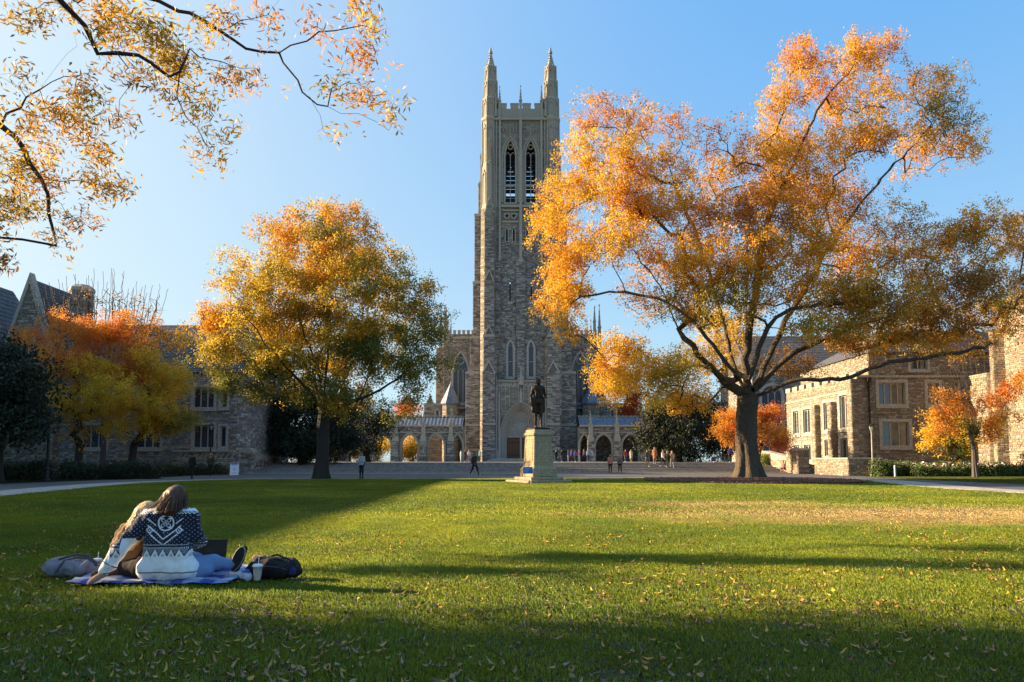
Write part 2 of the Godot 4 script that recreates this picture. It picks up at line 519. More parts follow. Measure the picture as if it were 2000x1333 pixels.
func chapel() -> void:
	var c := thing("chapel", "tall gothic stone chapel tower with two spired turrets and arched portal", "chapel", Vector3(1.38, 0, -111))
	var rub := MB.new()      # rubble masonry of the tower
	var ash := MB.new()      # dressed masonry of the belfry
	var trim := MB.new()     # string courses, weatherings
	var pale := MB.new()     # copings of the buttress gablets
	var lancet := [hole(-2.02, -1.22, 14.2, 18.6, 19.75), hole(1.2, 2.0, 14.2, 18.6, 19.75)]
	var slit := [hole(-1.78, -1.58, 26.1, 29.0, 29.0), hole(1.55, 1.75, 26.1, 29.0, 29.0)]
	var bell := [hole(-2.45, -0.83, 42.0, 49.6, 52.2), hole(0.80, 2.42, 42.0, 49.6, 52.2)]
	var hs := []
	for h in lancet + slit: hs.append(shifted(h, 4.2, -1.0))
	hs.append(shifted(hole(-2.9, 2.9, 1.0, 5.4, 9.8), 4.2, -1.0))
	masonry(rub, Vector3(-4.2, 1.0, 0), Vector3.RIGHT, Vector3.BACK, 8.4, 36.9, hs)
	for sx in [-1.0, 1.0]:
		# side walls behind the buttresses
		if sx < 0: masonry(rub, Vector3(-5.4, 1.0, -10.5), Vector3.BACK, Vector3.LEFT, 9.5, 40.3)
		else: masonry(rub, Vector3(5.4, 1.0, -1.0), Vector3.FORWARD, Vector3.RIGHT, 9.5, 40.3)
		var st := [[1.0, 15.2, 8.66, 2.3], [15.2, 20.8, 8.0, 1.75], [20.8, 29.6, 7.55, 1.45], [29.6, 40.6, 7.33, 0.95]]
		for k in st.size():
			var a: Array = st[k]
			var xs := [-a[2], -6.2] if sx < 0 else [6.2, a[2]]
			stone_box(rub, Vector3(xs[0], a[0], -3.6), Vector3(xs[1], a[1], -1.15), "flr" if k < 2 else "fl" if sx < 0 else "fr")
			stone_box(rub, Vector3(xs[0], a[0], -10.6), Vector3(xs[1], a[1], -8.2), "fl" if sx < 0 else "fr")
			trim.box(Vector3(xs[0] - 0.08, a[1] - 0.38, -3.66), Vector3(xs[1] + 0.08, a[1], -1.05))
			var w: float = [0.95, 0.82, 0.76, 0.74][k]
			var cx: float = -4.92 * -sx
			stone_box(rub, Vector3(cx - w, a[0], -0.4), Vector3(cx + w, a[1] - 0.4, a[3]))
			gable_fill = rub
			gablet(pale, cx - w, cx + w, a[1] - 0.55, a[1] + 1.35, 0.0, a[3] + 0.06)
			gable_fill = null
			if k == 1: trim.box(Vector3(cx - w - 0.05, a[1] - 0.6, 0.0), Vector3(cx + w + 0.05, a[1] - 0.2, a[3] + 0.1))
		for y in [2.75, 6.6]:
			trim.box(Vector3(-4.92 * -sx - 1.05, y, -0.3), Vector3(-4.92 * -sx + 1.05, y + 0.28, 2.42))
			var xs := [-8.76, -6.1] if sx < 0 else [6.1, 8.76]
			trim.box(Vector3(xs[0], y, -3.6), Vector3(xs[1], y + 0.28, -1.0))
		# corner turret: octagonal pier, belfry stage and crown
		for back in [0.0, 1.0]:
			var tz = -1.0 - back * 9.6
			var tx: float = 4.85 * sx
			var pier := MB.new()
			var pts := [Vector2(1.62, 1.0), Vector2(1.62, 33.0), Vector2(1.58, 33.2), Vector2(1.58, 41.0)]
			for k in pts.size() - 1:
				if back == 0.0:
					for f in 8:
						if (sx < 0 and f in [5, 6, 7]) or (sx > 0 and f in [1, 2, 3]) or f in [0, 7, 1]:
							var a0 := TAU * f / 8 - PI / 8
							var a1 := a0 + TAU / 8
							var p0: Vector3 = Vector3(tx, pts[k].y, tz) + Vector3(sin(a0), 0, cos(a0)) * pts[k].x
							var p1: Vector3 = Vector3(tx, pts[k].y, tz) + Vector3(sin(a1), 0, cos(a1)) * pts[k].x
							masonry(pier, p0, (p1 - p0).normalized(), Vector3(sin((a0 + a1) / 2), 0, cos((a0 + a1) / 2)), p0.distance_to(p1), pts[k + 1].y - pts[k].y, [], ASHLAR if k == 2 else WARM, Vector2(0.5, 0.9), Vector2(0.25, 0.4))
				else:
					pier.col = ASHLAR[1]
					pier.lathe([pts[k], pts[k + 1]], 8, Vector3(tx, 0, tz), PI / 8)
			obj("corner_pier", pier, M.stone, c)
			var tur := MB.new()
			var o := Vector3(tx, 0, tz)
			var prof := [Vector2(1.62, 41.0), Vector2(1.55, 41.3), Vector2(1.5, 47.8), Vector2(1.42, 48.1), Vector2(1.4, 55.3), Vector2(1.62, 55.6), Vector2(1.62, 55.95), Vector2(1.36, 56.2), Vector2(1.33, 58.9), Vector2(1.42, 59.0), Vector2(1.42, 59.2), Vector2(1.18, 59.5), Vector2(1.12, 61.9), Vector2(1.2, 62.0), Vector2(1.2, 62.2), Vector2(0.98, 62.4), Vector2(0.88, 64.4), Vector2(1.0, 64.5), Vector2(1.0, 64.75), Vector2(0.66, 64.9), Vector2(0.16, 67.0), Vector2(0.36, 67.15), Vector2(0.32, 67.45), Vector2(0.14, 67.55), Vector2(0.2, 67.75), Vector2(0.1, 68.1), Vector2(0.02, 68.3)]
			tur.lathe(prof, 8, o, PI / 8)
			for f in 8:
				var a := PI / 8 + TAU * f / 8
				for seg in [[41.2, 47.6, 1.52], [48.2, 55.2, 1.44], [56.2, 58.8, 1.36], [59.5, 61.8, 1.16], [62.4, 64.3, 0.95]]:
					var p := o + Vector3(sin(a), 0, cos(a)) * (seg[2] as float)
					tur.tube(PackedVector3Array([p + Vector3(0, seg[0], 0), p + Vector3(0, seg[1] + 0.55, 0)]), PackedFloat32Array([0.13, 0.09]), 5)
				for k in 4:
					var f2 := (k + 0.7) / 4.6
					var q := o + Vector3(sin(a), 0, cos(a)) * lerpf(0.66, 0.12, f2) + Vector3(0, lerpf(64.9, 67.1, f2), 0)
					tur.box(q - Vector3.ONE * 0.075, q + Vector3.ONE * 0.075)
				# narrow blind panels on each face
				var a2 := TAU * f / 8
				for seg in [[41.8, 46.6, 1.42], [48.6, 54.2, 1.31], [56.5, 58.3, 1.24], [59.8, 61.3, 1.06], [62.7, 64.0, 0.87]]:
					tur.xf = Transform3D(Basis(Vector3.UP, a2), o)
					var w: float = (seg[2] as float) * 0.2
					gablet(tur, -w, w, seg[1], seg[1] + 0.8, seg[2] - 0.1, seg[2] + 0.1)
					for e in [-1.0, 1.0]:
						tur.box(Vector3(e * w - 0.05, seg[0], (seg[2] as float) - 0.1), Vector3(e * w + 0.05, seg[1], (seg[2] as float) + 0.06))
					tur.xf = Transform3D()
			obj("corner_turret", tur, M.limestone, c)
		# upper stage of the side buttress
		for stg in [[40.6, 45.5, 6.75], [45.5, 50.2, 6.45]]:
			var xs := [-stg[2], -6.0] if sx < 0 else [6.0, stg[2]]
			stone_box(ash, Vector3(xs[0], stg[0], -2.6), Vector3(xs[1], stg[1], -1.3), "flr", ASHLAR, BIG, TALL)
			gablet(trim, xs[0], xs[1], stg[1], stg[1] + 0.9, -2.6, -1.2)
		# niche shafts on the turret fronts
		pinnacle(trim, Vector3(-4.85 * -sx, 41.2, 0.62), 0.36, 11.4, 0.62)
		stone_box(ash, Vector3(-4.85 * -sx - 0.55, 38.0, 0.3), Vector3(-4.85 * -sx + 0.55, 41.3, 1.0), "flr", ASHLAR, BIG, TALL)
		gablet(trim, -4.85 * -sx - 0.55, -4.85 * -sx + 0.55, 41.0, 42.6, 0.3, 1.1)
		# rolls beside the middle bay
		trim.box(Vector3(3.3 * sx - 0.17, 32.6, 0.0), Vector3(3.3 * sx + 0.17, 55.6, 0.34))
		trim.box(Vector3(3.85 * sx - 0.1, 41.2, 0.0), Vector3(3.85 * sx + 0.1, 55.6, 0.22))
	obj("tower_masonry", rub, M.stone, c, "stuff")
	obj("gablet_coping", pale, M.pale_limestone, c, "stuff")
	# belfry stage, open on four sides
	var hb := []
	for h in bell: hb.append(shifted(h, 4.2, -37.9))
	masonry(ash, Vector3(-4.2, 37.9, 0), Vector3.RIGHT, Vector3.BACK, 8.4, 17.9, hb, ASHLAR, BIG, TALL)
	masonry(ash, Vector3(4.2, 37.9, -10.6), Vector3.LEFT, Vector3.FORWARD, 8.4, 17.9, hb, ASHLAR, BIG, TALL)
	var hside := [hole(3.2, 4.9, 4.1, 11.7, 14.3), hole(6.3, 8.0, 4.1, 11.7, 14.3)]
	masonry(ash, Vector3(-5.2, 37.9, -10.6), Vector3.BACK, Vector3.LEFT, 10.6, 17.9, [], ASHLAR, BIG, TALL)
	masonry(ash, Vector3(5.2, 37.9, 0.0), Vector3.FORWARD, Vector3.RIGHT, 10.6, 17.9, [], ASHLAR, BIG, TALL)
	obj("belfry_masonry", ash, M.stone, c, "stuff")
	var inner := MB.new()
	inner.box(Vector3(-5.0, 41.0, -10.4), Vector3(5.0, 41.4, -0.35))
	inner.box(Vector3(-5.0, 54.6, -10.4), Vector3(5.0, 55.0, -0.35))
	inner.box(Vector3(-0.4, 41.4, -6.5), Vector3(0.4, 54.6, -5.5))
	for y in 5: inner.box(Vector3(-4.8, 43.2 + y * 1.6, -5.6), Vector3(4.8, 43.4 + y * 1.6, -5.2))
	obj("bell_frame", inner, M.dark_bark, c)
	M["open_air"] = StandardMaterial3D.new()
	for b in bell:
		window(c, wframe(Vector3.ZERO, Vector3.RIGHT, Vector3.BACK), b, 0.2, 2, [44.7], M.limestone, M.open_air, 0.5, 0.12, "belfry_window")
		var hood := MB.new()
		hood.ring(arch(b, 0.62), arch(b, 0.42), 0.0, 0.2, false)
		hood.ring(arch(b, 0.4, 0.0), arch(b, 0.3, 0.0), 0.0, 0.12, false)
		hood.ring(arch(b, 0.86, 0.0), arch(b, 0.78, 0.0), 0.0, 0.14, false)
		var cx: float = (b.x0 + b.x1) / 2
		pinnacle(hood, Vector3(cx, 52.75, 0.1), 0.1, 1.6, 0.2)
		# lancet lights run the full height: thin inner mullions
		obj("window_hood", hood, M.limestone, c)
		var slats := MB.new()  # dark slats added to give the open belfry windows their inner shade
		for k in 11:
			var y := 42.3 + k * 0.72
			if k == 1: continue
			slats.quad(Vector3(b.x0, y, -0.75), Vector3(b.x1, y, -0.75), Vector3(b.x1, y + 0.78, -1.05), Vector3(b.x0, y + 0.78, -1.05))
		obj("added_dark_slats", slats, M.iron, c)
		# quatrefoil band below and the twin blind lancets
		for e in [-0.55, 0.55]:
			var q := MB.new()
			var po := PackedVector2Array(); var pi := PackedVector2Array()
			for i in 16:
				var a := TAU * i / 16
				po.push_back(Vector2(cx + e + cos(a) * 0.5, 39.8 + sin(a) * 0.5))
				pi.push_back(Vector2(cx + e + cos(a) * (0.3 + 0.08 * cos(4 * a)), 39.8 + sin(a) * (0.3 + 0.08 * cos(4 * a))))
			q.ring(po, pi, 0.0, 0.22)
			obj("quatrefoil", q, M.limestone, c)
			var bl := hole(cx + e - 0.17, cx + e + 0.17, 35.7, 37.2, 37.9)
			var t2 := MB.new()
			t2.ring(arch(bl, 0.16, 0.1), arch(bl), 0.0, 0.16)
			obj("blind_lancet", t2, M.limestone, c)
			var t3 := MB.new()  # flat dark plate stands in for the shade inside the blind lancet
			t3.prism(arch(bl), 0.05, 0.062)
			obj("blind_shade_plate", t3, M.iron, c)
			var t4 := MB.new()  # dark backing plate: recess shade put into the colour behind the foil
			t4.prism(po, 0.055, 0.067)
			obj("quatrefoil_shade_plate", t4, M.iron, c)
		trim.box(Vector3(cx - 1.45, 41.15, 0.0), Vector3(cx + 1.45, 41.55, 0.4))
		trim.box(Vector3(cx - 1.35, 40.55, 0.0), Vector3(cx + 1.35, 40.8, 0.28))
		trim.box(Vector3(cx - 1.35, 38.7, 0.0), Vector3(cx + 1.35, 38.95, 0.28))
	trim.box(Vector3(-0.22, 33.0, 0.0), Vector3(0.22, 55.6, 0.5))
	trim.box(Vector3(-0.4, 32.4, 0.0), Vector3(0.4, 33.0, 0.4))
	# blind panel tracery over the windows and beside them
	for i in 12:
		var x := -3.0 + i * 0.53
		if absf(x) < 0.2: continue
		var q := hole(x - 0.19, x + 0.19, 53.4, 54.6, 55.1)
		trim.ring(arch(q, 0.06), arch(q), 0.0, 0.13, false)
	for x in [-3.0, -0.55, 0.55, 3.0]:
		for k in 6:
			var q := hole(x - 0.13, x + 0.13, 42.2 + k * 1.85, 43.5 + k * 1.85, 43.85 + k * 1.85)
			trim.ring(arch(q, 0.05), arch(q), 0.0, 0.1, false)
	# parapet
	trim.box(Vector3(-4.4, 55.4, -0.2), Vector3(4.4, 55.75, 0.42))
	trim.box(Vector3(-3.9, 55.75, -0.45), Vector3(3.9, 57.3, 0.2))
	trim.box(Vector3(-3.9, 55.75, -10.7), Vector3(3.9, 57.3, -10.1))
	for sx in [-1.0, 1.0]: trim.box(Vector3(5.0 * sx - 0.3, 55.75, -9.6), Vector3(5.0 * sx + 0.3, 57.3, -1.2))
	for i in 14:
		var x := -3.5 + i * 0.54
		trim.box(Vector3(x - 0.06, 55.85, 0.19), Vector3(x + 0.06, 57.15, 0.27))
	crenel(trim, -3.55, 3.55, 57.3, -0.45, 0.22, 1.25, 0.62, 0.8)
	crenel(trim, -3.55, 3.55, 57.3, -10.7, -10.1, 1.25, 0.62, 0.8)
	for x in [-3.35, 0.0, 3.35]:
		pinnacle(trim, Vector3(x, 55.7, 0.1), 0.3, 5.6 if x == 0.0 else 5.5, 0.5)
		pinnacle(trim, Vector3(x, 55.7, -10.4), 0.3, 5.5, 0.5)
	for x in [-4.0, 4.0]:
		for z in [0.35, -2.4]:
			pinnacle(trim, Vector3(x * 1.0, 55.9, z), 0.24, 4.0, 0.5)
	for x in [-6.0, 6.0]: pinnacle(trim, Vector3(x, 55.9, -0.6), 0.22, 3.4, 0.5)
	var deck := MB.new()
	deck.box(Vector3(-4.9, 55.0, -10.2), Vector3(4.9, 55.3, -0.3))
	obj("tower_roof", deck, M.lead_roof, c)
	# middle pilaster in rubble
	var pil := MB.new()
	stone_box(pil, Vector3(-0.72, 20.4, 0.0), Vector3(0.72, 32.6, 0.36))
	stone_box(pil, Vector3(-4.0, 20.4, 0.0), Vector3(-3.2, 32.6, 0.36))
	stone_box(pil, Vector3(3.2, 20.4, 0.0), Vector3(4.0, 32.6, 0.36))
	stone_box(pil, Vector3(-0.55, 14.0, 0.0), Vector3(0.55, 20.4, 0.3))
	obj("pilaster", pil, M.stone, c, "stuff")
	for h in lancet:
		window(c, wframe(Vector3.ZERO, Vector3.RIGHT, Vector3.BACK), h, 0.3, 1, [16.6], M.pale_limestone, M.leaded_glass, 0.4, 0.12, "lancet_window")
		var tr := MB.new()
		tr.xf = wframe(Vector3.ZERO, Vector3.RIGHT, Vector3.BACK)
		var cx: float = (h.x0 + h.x1) / 2
		for e in [-0.2, 0.2]:
			var s := hole(cx + e - 0.16, cx + e + 0.16, 18.0, 18.2, 18.7)
			tr.ring(arch(s, 0.05), arch(s), -0.25, -0.1, false)
	for h in slit:
		var s := MB.new()
		s.box(Vector3(h.x0 - 0.3, h.y0 - 0.45, 0.0), Vector3(h.x1 + 0.3, h.y0, 0.14))
		obj("slit_sill", s, M.pale_limestone, c)
		var g := MB.new()
		g.box(Vector3(h.x0 - 0.05, h.y0, -0.5), Vector3(h.x1 + 0.05, h.ya, -0.45))
		obj("slit_pane", g, M.iron, c)
	portal(c)
	obj("stone_trim", trim, M.limestone, c, "stuff")
	nave(c)


func portal(c: Node3D) -> void:
	var p := MB.new()
	var door := hole(-2.2, 2.2, 1.5, 5.4, 9.05)
	masonry(p, Vector3(-3.9, 1.5, 1.0), Vector3.RIGHT, Vector3.BACK, 7.8, 12.0, [shifted(hole(-2.9, 2.9, 1.5, 5.4, 9.8), 3.9, -1.5)], ASHLAR, BIG, TALL)
	stone_box(p, Vector3(-3.9, 1.0, 0.0), Vector3(-2.9, 13.5, 1.0), "l", ASHLAR, BIG, TALL)
	p.col = ASHLAR[2]
	p.box(Vector3(-3.95, 13.3, 0.0), Vector3(3.95, 13.6, 1.15))
	obj("portal_masonry", p, M.stone, c, "stuff")
	var m := MB.new()
	for k in 5:
		m.ring(arch(door, 0.75 - k * 0.15, 0.0, 10), arch(door, 0.62 - k * 0.15, 0.0, 10), -0.9, 1.12 - k * 0.3, false)
		m.ring(arch(door, 0.62 - k * 0.15, 0.0, 10), arch(door, 0.58 - k * 0.15, 0.0, 10), -0.9, 0.98 - k * 0.3, false)
	m.ring(arch(door, 1.0, 0.0, 10), arch(door, 0.8, 0.0, 10), 0.9, 1.3, false)
	var oa := arch(door, 0.9, 0.0, 22)
	for i in range(2, oa.size() - 2): m.box(Vector3(oa[i].x - 0.09, oa[i].y - 0.09, 1.2), Vector3(oa[i].x + 0.09, oa[i].y + 0.09, 1.42))
	for k in 13:
		var x := -3.6 + k * 0.6
		if absf(x) < 0.5: continue
		m.box(Vector3(x - 0.05, 10.4 - absf(x) * 0.5, 0.95), Vector3(x + 0.05, 13.0, 1.12))
		gablet(m, x - 0.05, x + 0.55, 12.5, 13.2, 1.0, 1.1)
	for sx in [-1.0, 1.0]:
		for e in [0.0, 0.42]:
			pinnacle(m, Vector3(sx * (3.75 - e), 1.5, 1.35), 0.2, 12.8 - e * 3.0, 0.82)
		stone_bands(m, sx)
	# niche with a canopy in the middle
	m.box(Vector3(-0.42, 10.1, 1.0), Vector3(-0.3, 13.2, 1.3))
	m.box(Vector3(0.3, 10.1, 1.0), Vector3(0.42, 13.2, 1.3))
	pinnacle(m, Vector3(0, 12.8, 1.3), 0.4, 2.6, 0.3)
	pinnacle(m, Vector3(-0.42, 12.6, 1.2), 0.14, 2.0, 0.4)
	pinnacle(m, Vector3(0.42, 12.6, 1.2), 0.14, 2.0, 0.4)
	m.lathe([Vector2(0.3, 10.0), Vector2(0.22, 10.3), Vector2(0.24, 11.0), Vector2(0.28, 11.6), Vector2(0.12, 11.85), Vector2(0.15, 12.1), Vector2(0.02, 12.3)], 8, Vector3(0, 0, 1.25))
	obj("portal_moulding", m, M.pale_limestone, c)
	var ty := MB.new()
	ty.prism(arch(hole(-2.2, 2.2, 4.95, 5.4, 9.05), 0, 0, 10), -0.35, -0.25)
	for sx in [-1.0, 1.0]:
		var h := hole(sx * 1.1 - 0.85, sx * 1.1 + 0.85, 5.0, 5.3, 6.6)
		ty.ring(arch(h, 0.16), arch(h), -0.25, -0.08, false)
		for e in [-0.42, 0.42]:
			var q := hole(sx * 1.1 + e - 0.3, sx * 1.1 + e + 0.3, 5.0, 5.2, 5.75)
			ty.ring(arch(q, 0.07), arch(q), -0.25, -0.12, false)
	for k in 9:
		var x := -1.6 + k * 0.4
		ty.lathe([Vector2(0.12, 6.8), Vector2(0.1, 7.3), Vector2(0.13, 7.45), Vector2(0.05, 7.6)], 6, Vector3(x, -absf(x) * 0.3 + 0.4, -0.2))
	ty.box(Vector3(-2.3, 4.75, -0.4), Vector3(2.3, 5.0, -0.1))
	ty.box(Vector3(-0.16, 1.5, -0.45), Vector3(0.16, 4.8, -0.1))
	obj("tympanum", ty, M.pale_limestone, c)
	for sx in [-1.0, 1.0]:
		var d := MB.new()
		d.box(Vector3(minf(sx * 0.16, sx * 2.2), 1.5, -0.42), Vector3(maxf(sx * 0.16, sx * 2.2), 4.75, -0.36))
		var leaf := obj("door", d, M.oak_wood, c)
		for k in 5:
			var x: float = sx * (0.36 + k * 0.41)
			var pl := MB.new()
			pl.bevel(Vector3(x - 0.19, 1.54, -0.36), Vector3(x + 0.19, 4.7, -0.32), 0.015)
			obj("plank", pl, M.oak_wood, leaf)
		for y in [2.0, 3.9]:
			var st := MB.new()
			st.box(Vector3(minf(sx * 0.2, sx * 2.1), y, -0.32), Vector3(maxf(sx * 0.2, sx * 2.1), y + 0.1, -0.3))
			obj("hinge_strap", st, M.iron, leaf)
	for k in 3:
		var s := MB.new()
		var g := 3.9 + (2 - k) * 0.45
		s.bevel(Vector3(-g - 0.6, 1.0 + k * 0.167, -0.4), Vector3(g + 0.6, 1.0 + (k + 1) * 0.167, 5.4 - k * 0.5), 0.02)
		obj("step", s, M.concrete, c)


func stone_bands(m: MB, sx: float) -> void:
	m.box(Vector3(sx * 3.55 - 0.45, 1.0, 0.9), Vector3(sx * 3.55 + 0.45, 2.6, 1.65))
	m.box(Vector3(sx * 3.55 - 0.38, 2.6, 0.9), Vector3(sx * 3.55 + 0.38, 2.8, 1.58))


func nave(c: Node3D) -> void:
	var s := MB.new()
	var t := MB.new()
	for sx in [-1.0, 1.0]:
		var x0: float = -12.6 if sx < 0 else 7.6
		var wh := hole(x0 + (1.55 if sx < 0 else 1.0), x0 + (4.0 if sx < 0 else 3.45), 10.6, 15.6, 18.9)
		masonry(s, Vector3(x0, 1.0, -6.0), Vector3.RIGHT, Vector3.BACK, 5.0, 21.0, [shifted(wh, -x0, -1.0)], WARM if sx < 0 else RUBBLE)
		window(c, wframe(Vector3(0, 0, -6.0), Vector3.RIGHT, Vector3.BACK), wh, 0.3, 3, [], M.pale_limestone, M.leaded_glass, 0.5, 0.12, "aisle_window")
		t.box(Vector3(x0 - 0.1, 21.2, -6.3), Vector3(x0 + 5.0, 21.5, -5.85))
		crenel(t, x0, x0 + 5.0, 22.0, -6.3, -5.95, 0.5, 0.3, 0.55)
		t.box(Vector3(x0 - 0.2, 9.6, -6.2), Vector3(x0 + 5.0, 9.95, -5.7))
		for e in [0.8, 3.6]:
			t.xf = Transform3D(Basis(Vector3.RIGHT, PI / 2), Vector3(x0 + e, 20.6, -5.95))
			t.lathe([Vector2(0.34, 0), Vector2(0.34, 0.12), Vector2(0.2, 0.12), Vector2(0.2, 0.02)], 12, Vector3.ZERO)
			t.xf = Transform3D()
		# the long flank
		var fx: float = sx * 12.6
		if sx < 0: masonry(s, Vector3(fx, 1.0, -46.0), Vector3.BACK, Vector3.LEFT, 40.0, 21.0, [], WARM, Vector2(0.8, 1.6), Vector2(0.4, 0.6))
		else: masonry(s, Vector3(fx, 1.0, -6.0), Vector3.FORWARD, Vector3.RIGHT, 40.0, 21.0, [], RUBBLE, Vector2(0.8, 1.6), Vector2(0.4, 0.6))
		# flank buttresses with pinnacles
		for k in 5:
			var z := -7.5 - k * 6.5
			var xs := [fx - 1.4, fx] if sx < 0 else [fx, fx + 1.4]
			stone_box(s, Vector3(xs[0], 1.0, z - 1.0), Vector3(xs[1], 20.0, z), "flr", WARM if sx < 0 else RUBBLE, Vector2(0.5, 1.0), Vector2(0.25, 0.4))
			pinnacle(t, Vector3((xs[0] + xs[1]) / 2, 20.0, z - 0.5), 0.36, 7.5 + (k % 2) * 1.2, 0.45)
		pinnacle(t, Vector3(sx * 12.3, 22.0, -6.5), 0.3, 4.6)
		# low chapel beside the nave
		var l0: float = -15.6 if sx < 0 else 12.7
		var lw := 2.9 if sx < 0 else 6.9
		stone_box(s, Vector3(l0, 1.0, -14.0), Vector3(l0 + lw, 10.4, -4.6), "flr", WARM if sx < 0 else RUBBLE)
		t.box(Vector3(l0 - 0.1, 10.1, -14.0), Vector3(l0 + lw + 0.1, 10.45, -4.5))
		gablet(t, l0 + 0.3, l0 + 1.6, 9.8, 12.0, -5.4, -4.4)
		var tw := hole(l0 + 1.9, l0 + 2.4, 8.2, 8.9, 9.4)
		window(c, wframe(Vector3(0, 0, -4.57), Vector3.RIGHT, Vector3.BACK), tw, 0.2, 1, [], M.pale_limestone, M.leaded_glass, 0.1, 0.08, "small_window")
		var tu := MB.new()
		for f in 8:
			var a0 := TAU * f / 8 - PI / 8
			var a1 := a0 + TAU / 8
			var o := Vector3(sx * 11.2, 1.0, -3.2)
			var p0 := o + Vector3(sin(a0), 0, cos(a0)) * 1.35
			var p1 := o + Vector3(sin(a1), 0, cos(a1)) * 1.35
			masonry(tu, p0, (p1 - p0).normalized(), Vector3(sin((a0 + a1) / 2), 0, cos((a0 + a1) / 2)), p0.distance_to(p1), 9.2, [], WARM)
		obj("stair_turret", tu, M.stone, c, "stuff")
		var co := MB.new()
		co.lathe([Vector2(1.4, 9.9), Vector2(1.65, 10.2), Vector2(1.65, 10.35), Vector2(0.05, 13.6), Vector2(0.01, 14.0)], 8, Vector3(sx * 11.2, 0, -3.2), PI / 8)
		obj("turret_roof", co, M.lead_roof, c)
	t.box(Vector3(-12.6, 21.6, -46.0), Vector3(12.6, 21.9, -6.3))
	obj("nave_masonry", s, M.stone, c, "stuff")
	obj("nave_trim", t, M.limestone, c, "stuff")


func cloister(x0: float, x1: float, arches: Array, piers: Array, label: String, open_back: bool) -> void:
	var z := -106.0
	var c := thing("cloister_arcade", label, "arcade", Vector3(0, 1.0, z), 0.0, "cloister arcades beside the chapel")
	var s := MB.new()
	var hs := []
	for a in arches:
		if a - 1.3 > x0 and a + 1.3 < x1: hs.append(hole(a - 1.15, a + 1.15, 0.0, 2.3, 4.0))
		else: hs.append(hole(maxf(a - 1.15, x0 + 0.1), minf(a + 1.15, x1 - 0.1), 0.0, 2.3, 4.0))
	var rel := []
	for h in hs: rel.append(shifted(h, -x0, 0.0))
	masonry(s, Vector3(x0, 0, 0), Vector3.RIGHT, Vector3.BACK, x1 - x0, 5.3, rel)
	s.col = RUBBLE[7]
	if open_back:
		var wide := []
		for h in rel: wide.append(hole(maxf(h.x0 - 0.55, 0.1), minf(h.x1 + 0.55, x1 - x0 - 0.1), 0.0, 3.2, 4.6))
		masonry(s, Vector3(x0, 0, -4.4), Vector3.RIGHT, Vector3.BACK, x1 - x0, 5.3, wide)
	else:
		masonry(s, Vector3(x0, 0, -4.4), Vector3.RIGHT, Vector3.BACK, x1 - x0, 5.3, [])
	for e in [x0, x1]: masonry(s, Vector3(e, 0, 0), Vector3.FORWARD, Vector3.LEFT if e == x0 else Vector3.RIGHT, 4.4, 5.3)
	s.col = RUBBLE[3]
	s.box(Vector3(x0 + 0.1, 4.7, -4.3), Vector3(x1 - 0.1, 4.9, -0.1))
	var t := MB.new()
	t.box(Vector3(x0, 4.25, -0.05), Vector3(x1, 4.42, 0.14))
	t.box(Vector3(x0, 5.2, -0.1), Vector3(x1, 5.45, 0.3))
	for h in hs:
		var am := MB.new()
		am.ring(arch(h, 0.32, 0.0), arch(h), -0.5, 0.1, false)
		am.ring(arch(h, 0.32, 0.0), arch(h, 0.2, 0.0), -0.1, 0.2, false)
		obj("arch_moulding", am, M.limestone, c)
	for b in piers:
		var pm := MB.new()
		stone_box(pm, Vector3(b - 0.55, 0, 0), Vector3(b + 0.55, 0.9, 1.15))
		stone_box(pm, Vector3(b - 0.48, 0.9, 0), Vector3(b + 0.48, 3.0, 0.95))
		obj("buttress", pm, M.stone, c, "stuff")
		t.box(Vector3(b - 0.6, 0.85, 0.0), Vector3(b + 0.6, 1.0, 1.2))
		t.prism(PackedVector2Array([Vector2(b - 0.5, 2.9), Vector2(b + 0.5, 2.9), Vector2(b + 0.5, 3.1), Vector2(b + 0.28, 4.1), Vector2(b - 0.28, 4.1), Vector2(b - 0.5, 3.1)]), 0.0, 0.8)
		t.box(Vector3(b - 0.3, 4.1, 0.0), Vector3(b + 0.3, 5.6, 0.55))
		gablet(t, b - 0.34, b + 0.34, 5.2, 6.2, 0.0, 0.62)
		pinnacle(t, Vector3(b, 5.4, 0.2), 0.22, 2.3, 0.3)
	obj("stone_trim", t, M.limestone, c)
	obj("masonry", s, M.stone, c, "stuff")
	# standing seam metal roof
	var r := MB.new()
	r.quad(Vector3(x0, 5.4, 0.25), Vector3(x1, 5.4, 0.25), Vector3(x1, 6.75, -2.2), Vector3(x0, 6.75, -2.2))
	r.quad(Vector3(x1, 5.4, -4.65), Vector3(x0, 5.4, -4.65), Vector3(x0, 6.75, -2.2), Vector3(x1, 6.75, -2.2))
	var roof := obj("roof", r, M.lead_roof, c)
	var n := int((x1 - x0) / 0.55)
	for i in n:
		var x := x0 + 0.3 + i * 0.55
		var sm := MB.new()
		sm.xf = Transform3D(Basis(Vector3.RIGHT, atan2(1.35, 2.45)), Vector3(x, 5.4, 0.25))
		sm.box(Vector3(-0.03, 0.0, -2.8), Vector3(0.03, 0.06, 0.0))
		obj("seam", sm, M.lead_roof, roof)
	var rc := MB.new()
	for i in int((x1 - x0) / 0.6): rc.box(Vector3(x0 + i * 0.6, 6.7, -2.3), Vector3(x0 + i * 0.6 + 0.36, 6.98, -2.1))
	rc.box(Vector3(x0, 6.6, -2.3), Vector3(x1, 6.8, -2.1))
	obj("ridge_cresting", rc, M.limestone, roof)


# ---------------------------------------------------------------- halls on both sides
const SMALL := Vector2(0.18, 0.55)
const LOW := Vector2(0.1, 0.2)


